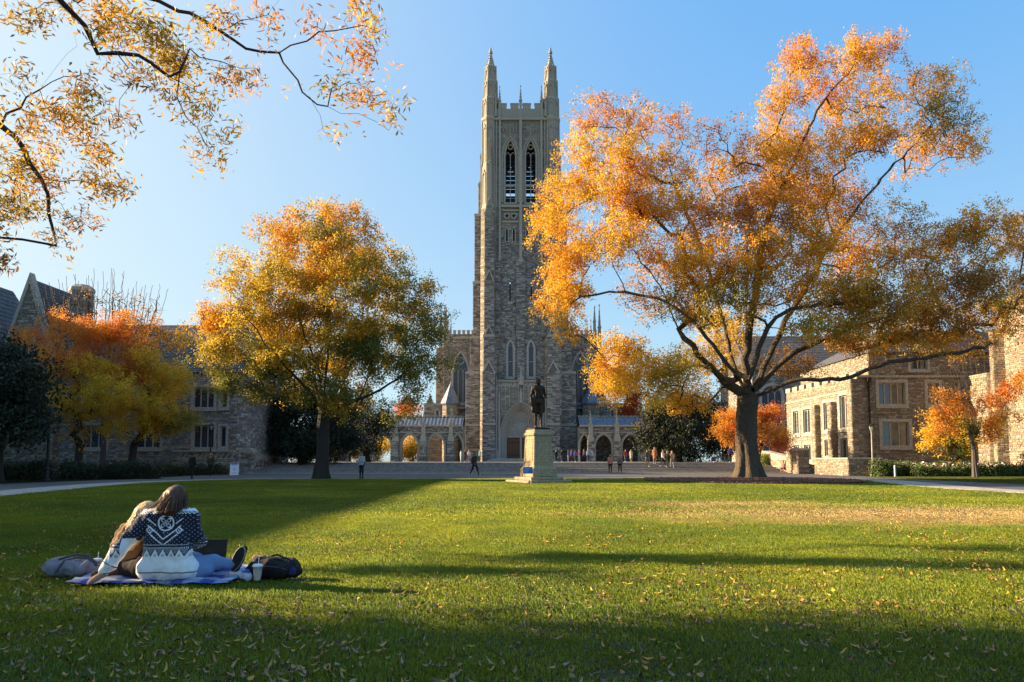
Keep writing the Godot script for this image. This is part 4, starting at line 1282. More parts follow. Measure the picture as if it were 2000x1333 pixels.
func tree(called: String, label: String, group: String, o: Vector3, spec: Dictionary) -> Node3D:
	# spec: trunk [points], base radius, limbs [[points]], lobes [{c, r, n, col:[..], s}], leaf mesh, sprigs per tip, spread, tip radius, bark
	rng.seed = hash(called + label)
	var root := thing(called, label, "tree", o, 0.0, group)
	var sk := Skeleton.new()
	var trunk: Array = spec.trunk
	sk.add(Vector3.ZERO, -1)
	var t_end := polyline(sk, trunk, 0, 0.6, 0.03)
	for l in spec.get("limbs", []):
		polyline(sk, l, sk.nearest(l[0], 0.0), spec.get("step", 0.6), spec.get("wobble", 0.06))
	var tips := []
	var lobes: Array = spec.lobes
	for li in lobes.size():
		var L: Dictionary = lobes[li]
		for i in int(L.n):
			var d := Vector3(rng.randfn(), rng.randfn(), rng.randfn()).normalized() * pow(rng.randf(), 0.42)
			tips.append([Vector3(L.c) + d * Vector3(L.r), li])
	var hub: Vector3 = trunk[trunk.size() - 1]
	for t in tips: t.append((t[0] as Vector3).distance_squared_to(hub) + rng.randf() * 4.0)
	tips.sort_custom(func(p, q): return p[2] < q[2])
	for t in tips:
		var p: Vector3 = t[0]
		var k := sk.nearest(p)
		if k == 0: k = mini(t_end, sk.pos.size() - 1)
		var q := sk.pos[k]
		var n := clampi(int(q.distance_to(p) / (spec.get("twig_step", 0.6) as float)), 1, 8)
		var sag := Vector3(rng.randfn(0, 0.1), q.distance_to(p) * rng.randf_range(-0.02, 0.14), rng.randfn(0, 0.1))
		var last := k
		for s in n:
			var f := float(s + 1) / n
			var pt := q.lerp(p, f) + sag * sin(f * PI)
			if s < n - 1: pt += Vector3(rng.randfn(0, 0.07), rng.randfn(0, 0.07), rng.randfn(0, 0.07)) * q.distance_to(p) / n
			last = sk.add(pt, last, t[1] if s == n - 1 else -1)
	# radii by the pipe model
	var N := sk.pos.size()
	var leaves := 0
	var kids := PackedInt32Array(); kids.resize(N)
	for i in range(1, N): kids[sk.par[i]] += 1
	for i in N: if kids[i] == 0: leaves += 1
	var r0: float = spec.get("tip", 0.012)
	var e := log(float(leaves)) / log(float(spec.base) / r0)
	var acc := PackedFloat32Array(); acc.resize(N)
	var heavy := PackedInt32Array(); heavy.resize(N); heavy.fill(-1)
	for i in range(N - 1, -1, -1):
		if kids[i] == 0: acc[i] = 1.0
		var pi := sk.par[i]
		if pi >= 0:
			acc[pi] += acc[i]
			if heavy[pi] < 0 or acc[i] > acc[heavy[pi]]: heavy[pi] = i
	for i in N: sk.rad[i] = r0 * pow(acc[i], 1.0 / e)
	# wood: the trunk chain with flutes and flare, then every branch chain
	var wood := MB.new()
	var twigs := MB.new()
	for i in N:
		var pi := sk.par[i]
		if pi >= 0 and heavy[pi] == i: continue
		var pts := PackedVector3Array(); var rr := PackedFloat32Array()
		if pi >= 0:
			pts.push_back(sk.pos[pi]); rr.push_back(minf(sk.rad[i] * 1.15, sk.rad[pi] * 0.85))
		var j := i
		while j >= 0:
			pts.push_back(sk.pos[j]); rr.push_back(sk.rad[j])
			j = heavy[j]
		if pi < 0:
			trunk_tube(wood, pts, rr, spec.get("flare", 0.6), spec.get("flutes", 0.06))
		else:
			var big := rr[0]
			(wood if big > 0.09 else twigs).tube(pts, rr, 8 if big > 0.2 else 6 if big > 0.07 else 4 if big > 0.03 else 3, false)
	var bk: Material = spec.get("bark", M.bark)
	obj("trunk", wood, bk, root)
	if twigs.v.size(): obj("twigs", twigs, spec.get("twig_bark", bk), root, "stuff")
	# foliage
	var buf := PackedFloat32Array()
	var per: float = spec.get("sprigs", 8)
	var spread: float = spec.get("spread", 0.55)
	for i in N:
		var li := sk.lobe[i]
		if li < 0: continue
		var L: Dictionary = lobes[li]
		var pal: Array = L.col
		var dens: float = L.get("s", 1.0)
		var cnt := per * dens * rng.randf_range(0.35, 1.65)
		var base := sk.pos[i]
		for s in int(cnt + rng.randf()):
			var p := base + Vector3(rng.randfn(), rng.randfn() * 0.75, rng.randfn()) * (L.get("spread", spread) as float)
			var w := o + p
			var f := clampf(leaf_noise.get_noise_3d(w.x, w.y, w.z) * 1.6 + 0.5 + rng.randfn(0, 0.16), 0.0, 0.999) * (pal.size() - 1)
			var c: Color = (pal[int(f)] as Color).lerp(pal[mini(int(f) + 1, pal.size() - 1)], f - int(f))
			var v := rng.randf_range(0.75, 1.2)
			inst(buf, Transform3D(Basis.from_euler(Vector3(rng.randf() * TAU, rng.randf() * TAU, rng.randf() * TAU)).scaled(Vector3.ONE * rng.randf_range(0.7, 1.25)), p), Color(c.r * v, c.g * v, c.b * v))
	if buf.size(): multi("crown", spec.leaf, spec.get("leaf_mat", M.leaf), buf, root)
	return root


func trunk_tube(mb: MB, pts: PackedVector3Array, rr: PackedFloat32Array, flare: float, flutes: float) -> void:
	var sides := 72
	var nz := FastNoiseLite.new()
	nz.seed = 5
	nz.frequency = 1.0
	nz.fractal_octaves = 3
	var fine := PackedVector3Array(); var fr := PackedFloat32Array()
	for i in pts.size() - 1:
		var k := 8 if i < 10 else 2
		for s in k:
			fine.push_back(pts[i].lerp(pts[i + 1], float(s) / k)); fr.push_back(lerpf(rr[i], rr[i + 1], float(s) / k))
	fine.push_back(pts[pts.size() - 1]); fr.push_back(rr[rr.size() - 1])
	var base := mb.v.size()
	for i in fine.size():
		var h := fine[i].y
		for s in sides:
			var a := TAU * s / sides
			var lump := sin(a * 5.0 + 0.7) * 0.6 + sin(a * 8.0 + h * 0.15) * 0.4 + sin(a * 3.0 + 2.0) * 0.35
			var f := exp(-h / 0.75)
			var r := fr[i] * (1.0 + flutes * lump * (1.0 if h < 7.0 else 0.4) + f * flare * (1.0 + 0.55 * lump))
			r += fr[i] * 0.075 * absf(nz.get_noise_3d(cos(a) * 7.0, h * 0.55, sin(a) * 7.0)) * 2.0
			mb.v.push_back(fine[i] + Vector3(cos(a), 0, sin(a)) * r - Vector3(0, 0.15 if i == 0 else 0.0, 0))
			mb.n.push_back(Vector3(cos(a), 0.0, sin(a))); mb.c.push_back(mb.col)
	for i in fine.size() - 1:
		for s in sides:
			var p := base + i * sides + s
			var q := base + i * sides + (s + 1) % sides
			mb.ix.append_array(PackedInt32Array([p, q, p + sides, q, q + sides, p + sides]))
	# normals from the lumpy surface
	for i in fine.size():
		for s in sides:
			var p := base + i * sides + s
			var u := mb.v[base + i * sides + (s + 1) % sides] - mb.v[base + i * sides + (s + sides - 1) % sides]
			var w := mb.v[base + mini(i + 1, fine.size() - 1) * sides + s] - mb.v[base + maxi(i - 1, 0) * sides + s]
			var nn := w.cross(u).normalized()
			mb.n[p] = nn if nn.dot(mb.n[p]) > 0 else -nn


func lobes_px(o: Vector3, d: float, rows: Array, density: float, least := 3.0) -> Array:
	# rows: [px, py, rx, ry, depth offset, palette, sparseness]; sizes in photograph pixels at distance d
	var out := []
	for r in rows:
		var dd: float = d - r[4]
		var k := dd / PX
		var rx: float = r[2] * k
		var ry: float = r[3] * k
		var rz := (rx + ry) * 0.5
		out.append({"c": at(r[0], r[1], dd) - o, "r": Vector3(rx, ry, rz), "n": maxf(least, density * (rx * ry + rx * rz + ry * rz) / 3.0), "col": r[5], "s": r[6]})
	return out


func limbs_px(o: Vector3, d: float, rows: Array) -> Array:
	var out := []
	for r in rows:
		var l := []
		for p in r: l.append(at(p[0], p[1], d - p[2]) - o)
		out.append(l)
	return out


func big_oak(sprig: ArrayMesh) -> void:
	var d := 48.0
	var o := Vector3(15.75, 0.06, -d)
	var A := [GOLD, YELLOW, ORANGE, GOLD]
	var B := [GOLD, YELLOW, GOLD, ORANGE]
	var C := [RUST, PINK, GOLD]
	var D := [RUST, GOLD, ORANGE, GOLD]
	var E := [BROWN, GOLD, RUST, OLIVE]
	var lobes := lobes_px(o, d, [
		[1570, 120, 62, 38, 1, B, 1.1], [1690, 110, 68, 38, 0, [ORANGE, GOLD, GOLD], 1.1], [1545, 190, 50, 45, 2, A, 0.9], [1640, 190, 75, 40, -1, B, 0.8], [1740, 180, 50, 45, -2, [RUST, GOLD], 0.6],
		[1820, 165, 50, 45, 0, D, 0.7], [1845, 230, 55, 45, 1, E, 0.98], [1890, 280, 48, 45, -1, D, 0.6], [1720, 260, 80, 40, 2, D, 0.7], [1790, 300, 70, 40, -2, D, 0.5], [1640, 275, 70, 40, 0, B, 0.9],
		[1180, 225, 72, 38, 1, C, 0.7], [1255, 230, 45, 38, -2, C, 0.5], [1320, 245, 40, 32, 0, C, 0.45], [1420, 265, 45, 35, 2, [BROWN, PINK], 0.3], [1370, 270, 40, 35, 1, [BROWN, RUST], 0.25],
		[1150, 300, 60, 40, 3, A, 1.0], [1220, 310, 70, 50, 0, B, 1.0], [1140, 365, 65, 45, 1, B, 1.0], [1210, 390, 80, 55, 3, B, 1.2],
		[1078, 415, 38, 45, 0, A, 1.2], [1105, 475, 60, 50, 2, A, 1.2], [1110, 545, 55, 50, 1, B, 1.2], [1085, 600, 38, 42, 0, A, 0.9], [1120, 635, 45, 35, 2, A, 0.6],
		[1200, 470, 70, 50, 4, B, 1.0], [1310, 320, 60, 60, 0, A, 0.6], [1300, 410, 70, 60, 3, A, 0.8], [1395, 350, 55, 55, -3, D, 0.45], [1390, 430, 75, 60, 2, [RUST, ORANGE, GOLD], 0.8],
		[1490, 320, 70, 55, 2, D, 0.9], [1530, 280, 60, 50, -1, A, 0.9], [1570, 340, 80, 60, 0, D, 1.0], [1500, 400, 90, 60, 4, [RUST, ORANGE, BROWN], 1.1], [1620, 400, 80, 60, -3, D, 0.8],
		[1290, 510, 75, 50, 1, A, 0.8], [1370, 520, 80, 55, 4, A, 1.0], [1460, 490, 90, 60, 5, D, 1.0], [1560, 470, 100, 60, 3, D, 0.9], [1660, 480, 80, 55, 0, D, 0.7],
		[1340, 590, 80, 50, 3, [GOLD, ORANGE, OLIVE], 0.9], [1430, 590, 80, 45, 5, [OLIVE, RUST, GOLD], 0.8], [1540, 560, 100, 50, 4, D, 0.8], [1640, 570, 90, 50, 2, E, 1.12], [1240, 580, 55, 40, -1, [GOLD, BROWN], 0.45],
		[1740, 440, 60, 45, -2, E, 0.63], [1760, 520, 80, 50, 1, E, 0.98], [1850, 470, 75, 45, 0, E, 0.91], [1930, 430, 60, 45, 1, D, 0.6], [1985, 470, 70, 60, -1, E, 0.84], [1900, 550, 90, 50, 2, E, 1.05], [1730, 600, 110, 45, 3, E, 1.26], [1830, 620, 100, 40, 1, E, 1.26], [1960, 600, 90, 50, -1, E, 0.98], [2080, 540, 90, 80, 0, E, 0.84],
		[1600, 640, 80, 35, 4, [OLIVE, GOLD, BROWN], 0.8], [1690, 660, 100, 32, 2, [OLIVE, GOLD, RUST], 0.9], [1790, 665, 80, 26, 1, E, 0.98], [1880, 670, 70, 22, 0, E, 0.70],
		[1200, 700, 55, 50, -1, [GOLD, YELLOW, ORANGE], 1.2], [1250, 730, 60, 45, 1, [GOLD, YELLOW], 1.2], [1190, 755, 45, 40, 0, [GOLD, YELLOW, GOLD], 1.2], [1310, 720, 60, 45, 2, [GOLD, YELLOW, OLIVE], 1.1], [1350, 770, 60, 28, 0, [GOLD, ORANGE], 0.9], [1390, 700, 60, 50, -3, [YELLOW, GOLD, OLIVE], 1.0], [1280, 780, 40, 22, 2, [GOLD, YELLOW], 0.8], [1420, 640, 60, 45, -4, [YELLOW, GOLD], 0.9], [1540, 710, 60, 28, -2, [OLIVE, BROWN], 0.7],
	], 8.5)
	var limbs := limbs_px(o, d, [
		[[1452, 770, 0], [1400, 730, 1], [1355, 675, 2], [1315, 620, 2], [1290, 560, 2], [1230, 480, 3], [1180, 390, 2]],
		[[1454, 765, 0], [1425, 690, -1], [1405, 600, -1], [1370, 490, 0], [1335, 400, 0], [1300, 310, 0]],
		[[1462, 760, 0], [1462, 660, 1], [1480, 540, 2], [1500, 430, 2], [1545, 330, 1], [1600, 210, 0], [1650, 150, 0]],
		[[1470, 765, 0], [1520, 660, 0], [1585, 540, 0], [1650, 440, -1], [1720, 350, -1], [1790, 280, 0], [1840, 220, 0]],
		[[1476, 775, 0], [1560, 742, 2], [1640, 742, 2], [1700, 720, 2], [1760, 705, 2], [1860, 690, 1], [1960, 670, 0]],
		[[1478, 760, 0], [1550, 690, 1], [1650, 650, 1], [1750, 610, 1], [1850, 550, 0], [1950, 470, 0]],
		[[1448, 765, 0], [1370, 715, -2], [1300, 735, -1], [1220, 735, 0]],
		[[1440, 740, 2], [1380, 660, 4], [1300, 590, 4], [1190, 570, 2], [1120, 590, 1]],
		[[1465, 740, 3], [1500, 640, 4], [1570, 600, 4], [1690, 590, 3], [1800, 600, 2]],
	])
	tree("oak_tree", "huge spreading oak with orange and gold leaves and a fluted trunk", "", o, {
		"trunk": [Vector3(-0.05, 1.5, 0), Vector3(-0.1, 3.2, 0), Vector3(0.05, 4.9, 0), Vector3(0.1, 5.6, 0)], "base": 0.64, "flare": 0.55, "flutes": 0.09,
		"limbs": limbs, "lobes": lobes, "leaf": sprig, "sprigs": 8.5, "spread": 0.46, "tip": 0.012})


func left_oak(sprig: ArrayMesh) -> void:
	var d := 45.4
	var o := Vector3(-12.05, 0.06, -d)
	var T := [GOLD, ORANGE, GOLD, OLIVE]
	var U := [GOLD, YELLOW, OLIVE, YELLOW]
	var V := [OLIVE, GOLD, YELLOW, LEAF_GREEN]
	var W := [LEAF_GREEN, OLIVE, LEAF_GREEN]
	var lobes := lobes_px(o, d, [
		[650, 432, 55, 32, 0, T, 1.1], [590, 445, 50, 38, 2, T, 1.0], [700, 460, 50, 45, 0, T, 1.0], [540, 470, 50, 45, 1, T, 1.0], [640, 500, 80, 55, 3, T, 1.1], [500, 520, 50, 45, 2, U, 1.0], [740, 520, 55, 45, -1, V, 1.0], [570, 540, 70, 55, 3, U, 1.1], [690, 560, 75, 55, 4, V, 1.1], [780, 570, 55, 45, 1, V, 1.0],
		[455, 575, 55, 45, 1, U, 1.1], [520, 610, 70, 50, 1, U, 1.1], [610, 610, 80, 55, 1, V, 1.1], [720, 630, 75, 50, 1, V, 1.1], [810, 630, 55, 45, 0, W, 1.0], [425, 635, 42, 35, 0, T, 1.0], [845, 620, 30, 40, -1, W, 0.7], [850, 680, 30, 40, 0, W, 0.8],
		[440, 690, 55, 40, 1, U, 1.1], [530, 690, 75, 45, 1, U, 1.1], [630, 690, 80, 50, 1, V, 1.0], [730, 705, 75, 45, 1, W, 1.0], [810, 710, 55, 45, 1, W, 1.0], [415, 720, 38, 26, 0, W, 0.9], [490, 745, 60, 32, 1, [GOLD, OLIVE, LEAF_GREEN], 1.0], [590, 755, 75, 35, 1, V, 0.9], [700, 765, 75, 35, 1, [GOLD, LEAF_GREEN, OLIVE], 0.9], [790, 770, 60, 30, 1, W, 0.8], [440, 755, 40, 22, 1, W, 0.8], [660, 800, 50, 22, 1, [GOLD, OLIVE], 0.8], [780, 810, 40, 18, 0, W, 0.5],
		[600, 560, 80, 60, -4, V, 1.0], [690, 520, 70, 60, -4, T, 1.0], [520, 650, 70, 60, -4, V, 1.0], [740, 660, 80, 60, -4, W, 1.0], [620, 700, 90, 60, -5, W, 0.9],
	], 4.4)
	var limbs := limbs_px(o, d, [
		[[630, 800, 0], [600, 760, 1], [560, 720, 2], [510, 660, 2], [470, 600, 1]], [[632, 790, 0], [620, 720, 0], [590, 640, 1], [570, 560, 1], [560, 490, 1]], [[634, 785, 0], [640, 700, 1], [645, 600, 1], [648, 480, 0]],
		[[636, 795, 0], [680, 730, 0], [710, 650, 0], [730, 560, 0]], [[637, 805, 0], [700, 780, 1], [760, 750, 1], [820, 700, 0]], [[628, 810, 0], [560, 790, 2], [490, 750, 2], [430, 720, 1]], [[636, 790, -1], [670, 700, -3], [690, 600, -4]], [[628, 790, -1], [590, 700, -3], [550, 620, -4]]])
	tree("shade_oak", "round oak turning orange on top and green below, left of the tower", "", o, {
		"trunk": [Vector3(0.05, 1.2, 0), Vector3(0.1, 2.6, 0), Vector3(0.15, 4.2, 0)], "base": 0.36, "flare": 0.5, "flutes": 0.03, "bark": M.dark_bark,
		"limbs": limbs, "lobes": lobes, "leaf": sprig, "sprigs": 17.0, "spread": 0.42, "tip": 0.008})


func small_trees(sprig: ArrayMesh, broad: ArrayMesh) -> void:
	# two maples before the left hall
	for k in 2:
		var d := 57.0 if k == 0 else 59.0
		var px := 152.0 if k == 0 else 257.0
		var o := ground(px, d)
		var H := [ORANGE, Color(0.66, 0.19, 0.04), ORANGE]
		var G := [YELLOW, GOLD, YELLOW]
		var rows := []
		if k == 0:
			rows = [[130, 640, 45, 32, 1, H, 0.9], [60, 660, 42, 30, 0, H, 0.8], [190, 660, 40, 35, 0, H, 1.0], [110, 705, 55, 38, 2, H, 0.9], [170, 730, 60, 40, 2, G, 1.0], [70, 740, 50, 40, 0, G, 0.8], [130, 790, 60, 35, 2, G, 0.9], [190, 800, 40, 30, 0, G, 0.8], [130, 840, 40, 22, 1, [GOLD, BROWN], 0.6]]
		else:
			rows = [[220, 645, 45, 38, 1, H, 1.0], [290, 650, 50, 30, 0, [ORANGE, RUST], 0.6], [340, 665, 35, 30, 0, [GOLD, RUST], 0.45], [230, 710, 60, 40, 2, H, 1.0], [300, 715, 55, 45, 1, G, 1.1], [340, 740, 35, 40, 0, G, 0.9], [250, 770, 65, 40, 3, G, 1.1], [320, 790, 45, 40, 1, G, 1.1], [260, 820, 60, 28, 1, G, 0.9], [330, 830, 40, 24, 0, [OLIVE, GOLD, LEAF_GREEN], 0.9], [360, 810, 22, 26, 0, [OLIVE, LEAF_GREEN], 0.9]]
		tree("maple_tree", ["orange maple with a slim trunk nearest the lamp post on the left", "golden maple with bare twigs on top, just left of the round oak"][k], "maples before the left hall", o, {
			"trunk": [Vector3(0, 1.2, 0), Vector3(0.1, 2.4, 0)], "base": 0.26, "flutes": 0.03, "flare": 0.3, "bark": M.dark_bark,
			"limbs": [], "lobes": lobes_px(o, d, rows, 5.5), "leaf": sprig, "sprigs": 15.0, "spread": 0.48})
	# tall bare tree whose upright twigs show above the hall roof
	var bo := ground(200, 63)
	var bl := []
	for i in 40:
		var px := 78 + i * 5.9 + rng.randf_range(-6, 6)
		var f := (px - 195) / 115.0
		bl.append([[195 + f * 40, 760, 0], [195 + f * 85, 680, rng.randf_range(-2, 2)], [px, 620, rng.randf_range(-2, 2)], [px + f * 14 + rng.randf_range(-5, 5), 528 + absf(f) * 40 + rng.randf_range(-12, 20), rng.randf_range(-2, 2)]])
	var tw := []
	for i in 40:
		var px := rng.randf_range(80, 312)
		tw.append([px, 590 + absf(px - 195) * 0.15, 18, 32, rng.randf_range(-2, 2), [BROWN, RUST], 0.12])
	tree("bare_tree", "leafless tree with many upright thin twigs above the left hall roof", "", bo, {"trunk": [Vector3(0, 2.0, 0), Vector3(0, 5.0, 0)], "base": 0.2, "bark": M.grey_bark, "limbs": limbs_px(bo, 63, bl), "lobes": lobes_px(bo, 63, tw, 7.0), "leaf": sprig, "sprigs": 1.0, "spread": 0.3, "tip": 0.02})
	# evergreens
	var ev := [["cedar_tree", "dark drooping evergreen at the left edge beside the lamp post", -10, 40.0, [[10, 715, 50, 35, 0], [40, 750, 50, 32, 2], [0, 780, 60, 45, 1], [60, 800, 40, 26, 0], [20, 825, 60, 30, 2], [-20, 730, 60, 60, 0], [0, 830, 60, 30, 1], [-50, 790, 60, 60, 0]], 2.6],
		["magnolia_tree", "dark broad magnolia behind the round oak's trunk, left of the cloister", 590, 74.5, [[535, 800, 40, 38, 0], [590, 790, 55, 40, 2], [645, 810, 50, 40, 1], [550, 850, 50, 40, 1], [620, 855, 60, 38, 2], [680, 840, 45, 35, 0], [510, 850, 28, 40, 0], [590, 880, 80, 20, 2], [520, 790, 30, 34, -1], [500, 880, 25, 20, 0]], 2.6],
		["magnolia_tree", "smaller dark magnolia in front of the left cloister", 715, 84.0, [[700, 800, 35, 30, 0], [740, 830, 30, 30, 1], [715, 860, 30, 25, 0], [675, 880, 30, 18, 0]], 2.2],
		["magnolia_tree", "dark broad magnolia right of the right cloister, behind the oak trunk", 1325, 84.0, [[1290, 815, 40, 34, 1], [1340, 800, 50, 34, 0], [1390, 820, 40, 40, 0], [1270, 855, 35, 32, 1], [1330, 850, 60, 38, 2], [1400, 865, 40, 30, 0], [1310, 880, 60, 18, 1]], 2.8]]
	for e in ev:
		var o := ground(e[2], e[3], 0.0 if e[3] < 70 else 1.0)
		var rows := []
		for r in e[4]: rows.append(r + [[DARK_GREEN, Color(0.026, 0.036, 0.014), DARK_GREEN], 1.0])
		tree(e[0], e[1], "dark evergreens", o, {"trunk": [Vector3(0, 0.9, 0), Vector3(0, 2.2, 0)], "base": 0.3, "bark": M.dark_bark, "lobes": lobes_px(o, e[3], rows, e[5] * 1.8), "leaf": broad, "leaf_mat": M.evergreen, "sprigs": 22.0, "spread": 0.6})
	# red-brown maple behind the big trunk
	var ro := ground(1480, 66)
	tree("japanese_maple", "low rust red maple behind the big oak trunk", "", ro, {"trunk": [Vector3(0, 0.8, 0), Vector3(0.1, 1.5, 0)], "base": 0.14, "bark": M.dark_bark,
		"lobes": lobes_px(ro, 66, [[1430, 825, 30, 28, 0, [RUST, RED, ORANGE], 1.1], [1500, 815, 36, 26, 0, [RED, RUST, RED], 1.1], [1525, 850, 22, 30, 0, [RUST, RED, BROWN], 1.1], [1475, 845, 40, 32, 1, [RUST, BROWN, RED], 1.1], [1420, 855, 20, 20, 0, [ORANGE, RUST], 1.0]], 7.0), "leaf": sprig, "sprigs": 16.0, "spread": 0.4})
	# far trees seen over and through the cloisters
	for f in [["far orange maple glowing above the left cloister roof", 800, 135.0, [[800, 800, 22, 18, 0], [785, 812, 16, 12, 0], [812, 830, 20, 20, 0]], [ORANGE, Color(0.7, 0.16, 0.03)]], ["far red maple above the right cloister roof", 1232, 112.0, [[1228, 790, 20, 24, 0], [1245, 770, 18, 20, 0], [1230, 830, 20, 25, 0]], [RED, Color(0.6, 0.12, 0.02), RED]],
			["yellow maple seen through the leftmost cloister arches", 715, 122.0, [[690, 875, 20, 22, 0], [735, 880, 26, 22, 0], [745, 862, 20, 18, 0], [715, 892, 30, 12, 0]], [YELLOW, GOLD, OLIVE]], ["small gold tree seen through the middle left cloister arch", 806, 124.0, [[802, 866, 20, 20, 0], [812, 884, 20, 16, 0], [790, 886, 18, 16, 0]], [GOLD, OLIVE, ORANGE]], ["olive shrub tree seen through the cloister arch nearest the tower", 852, 122.0, [[848, 872, 16, 16, 0], [858, 888, 16, 12, 0]], [OLIVE, GOLD, LEAF_GREEN]], ["brown tree seen through the right cloister", 1240, 100.0, [[1228, 878, 12, 14, 0], [1240, 870, 10, 12, 0]], [BROWN, OLIVE]]]:
		var o := ground(f[1], f[2], 1.0)
		if f[0].begins_with("brown"): continue
		var rows := []
		for r in f[3]: rows.append(r + [f[4], 1.0])
		tree("far_maple", f[0], "far maples behind the cloister", o, {"trunk": [Vector3(0, 0.8, 0), Vector3(0, 1.6, 0)], "base": 0.16, "bark": M.dark_bark, "lobes": lobes_px(o, f[2], rows, 4.0), "leaf": broad, "leaf_mat": M.leaf, "sprigs": 18.0, "spread": 0.6})
	# young tree at the right with bare vase branches and orange lower leaves
	var yo := ground(1905, 51)
	var yl := []
	for i in 22:
		var f := -1.0 + i / 10.5
		yl.append([[1903 + f * 6, 850, 0], [1900 + f * 26, 800, f * 0.4 + rng.randf_range(-0.7, 0.7)], [1895 + f * 48, 750, rng.randf_range(-1, 1)], [1890 + f * 62 + rng.randf_range(-6, 6), 700 + rng.randf_range(-8, 12), rng.randf_range(-1.2, 1.2)]])
	var YO := [ORANGE, Color(0.68, 0.2, 0.03), GOLD]
	tree("young_maple", "young maple with bare vase branches and orange lower leaves on the right", "", yo, {"trunk": [Vector3(-0.05, 1.0, 0), Vector3(-0.05, 2.0, 0)], "base": 0.13, "bark": M.grey_bark, "limbs": limbs_px(yo, 51, yl), "wobble": 0.04,
		"lobes": lobes_px(yo, 51, [[1855, 820, 40, 22, 0, YO, 0.9], [1880, 800, 30, 18, 0, YO, 0.7], [1930, 835, 30, 20, 0, YO, 0.7], [1955, 800, 26, 28, 0, YO, 0.5], [1975, 760, 22, 30, 0, YO, 0.5], [1990, 740, 16, 26, 0, YO, 0.4], [1920, 790, 24, 22, 0, YO, 0.3], [1850, 770, 28, 18, 0, [RUST, ORANGE], 0.35], [1950, 855, 26, 12, 0, YO, 0.5]], 8.0), "leaf": sprig, "sprigs": 14.0, "spread": 0.32, "tip": 0.009})
	var go := ground(1855, 54)
	tree("yellow_shrub", "round yellow green shrub tree under the young maple", "", go, {"trunk": [Vector3(0, 0.5, 0), Vector3(0, 0.9, 0)], "base": 0.09, "bark": M.dark_bark,
		"lobes": lobes_px(go, 54, [[1850, 850, 34, 24, 0, [YELLOW, OLIVE, GOLD], 1.1], [1875, 865, 36, 24, 0, [OLIVE, YELLOW, LEAF_GREEN], 1.1], [1830, 865, 20, 18, 0, [ORANGE, YELLOW], 1.0], [1890, 840, 20, 20, 0, [LEAF_GREEN, OLIVE], 1.0]], 8.0), "leaf": sprig, "sprigs": 18.0, "spread": 0.35})


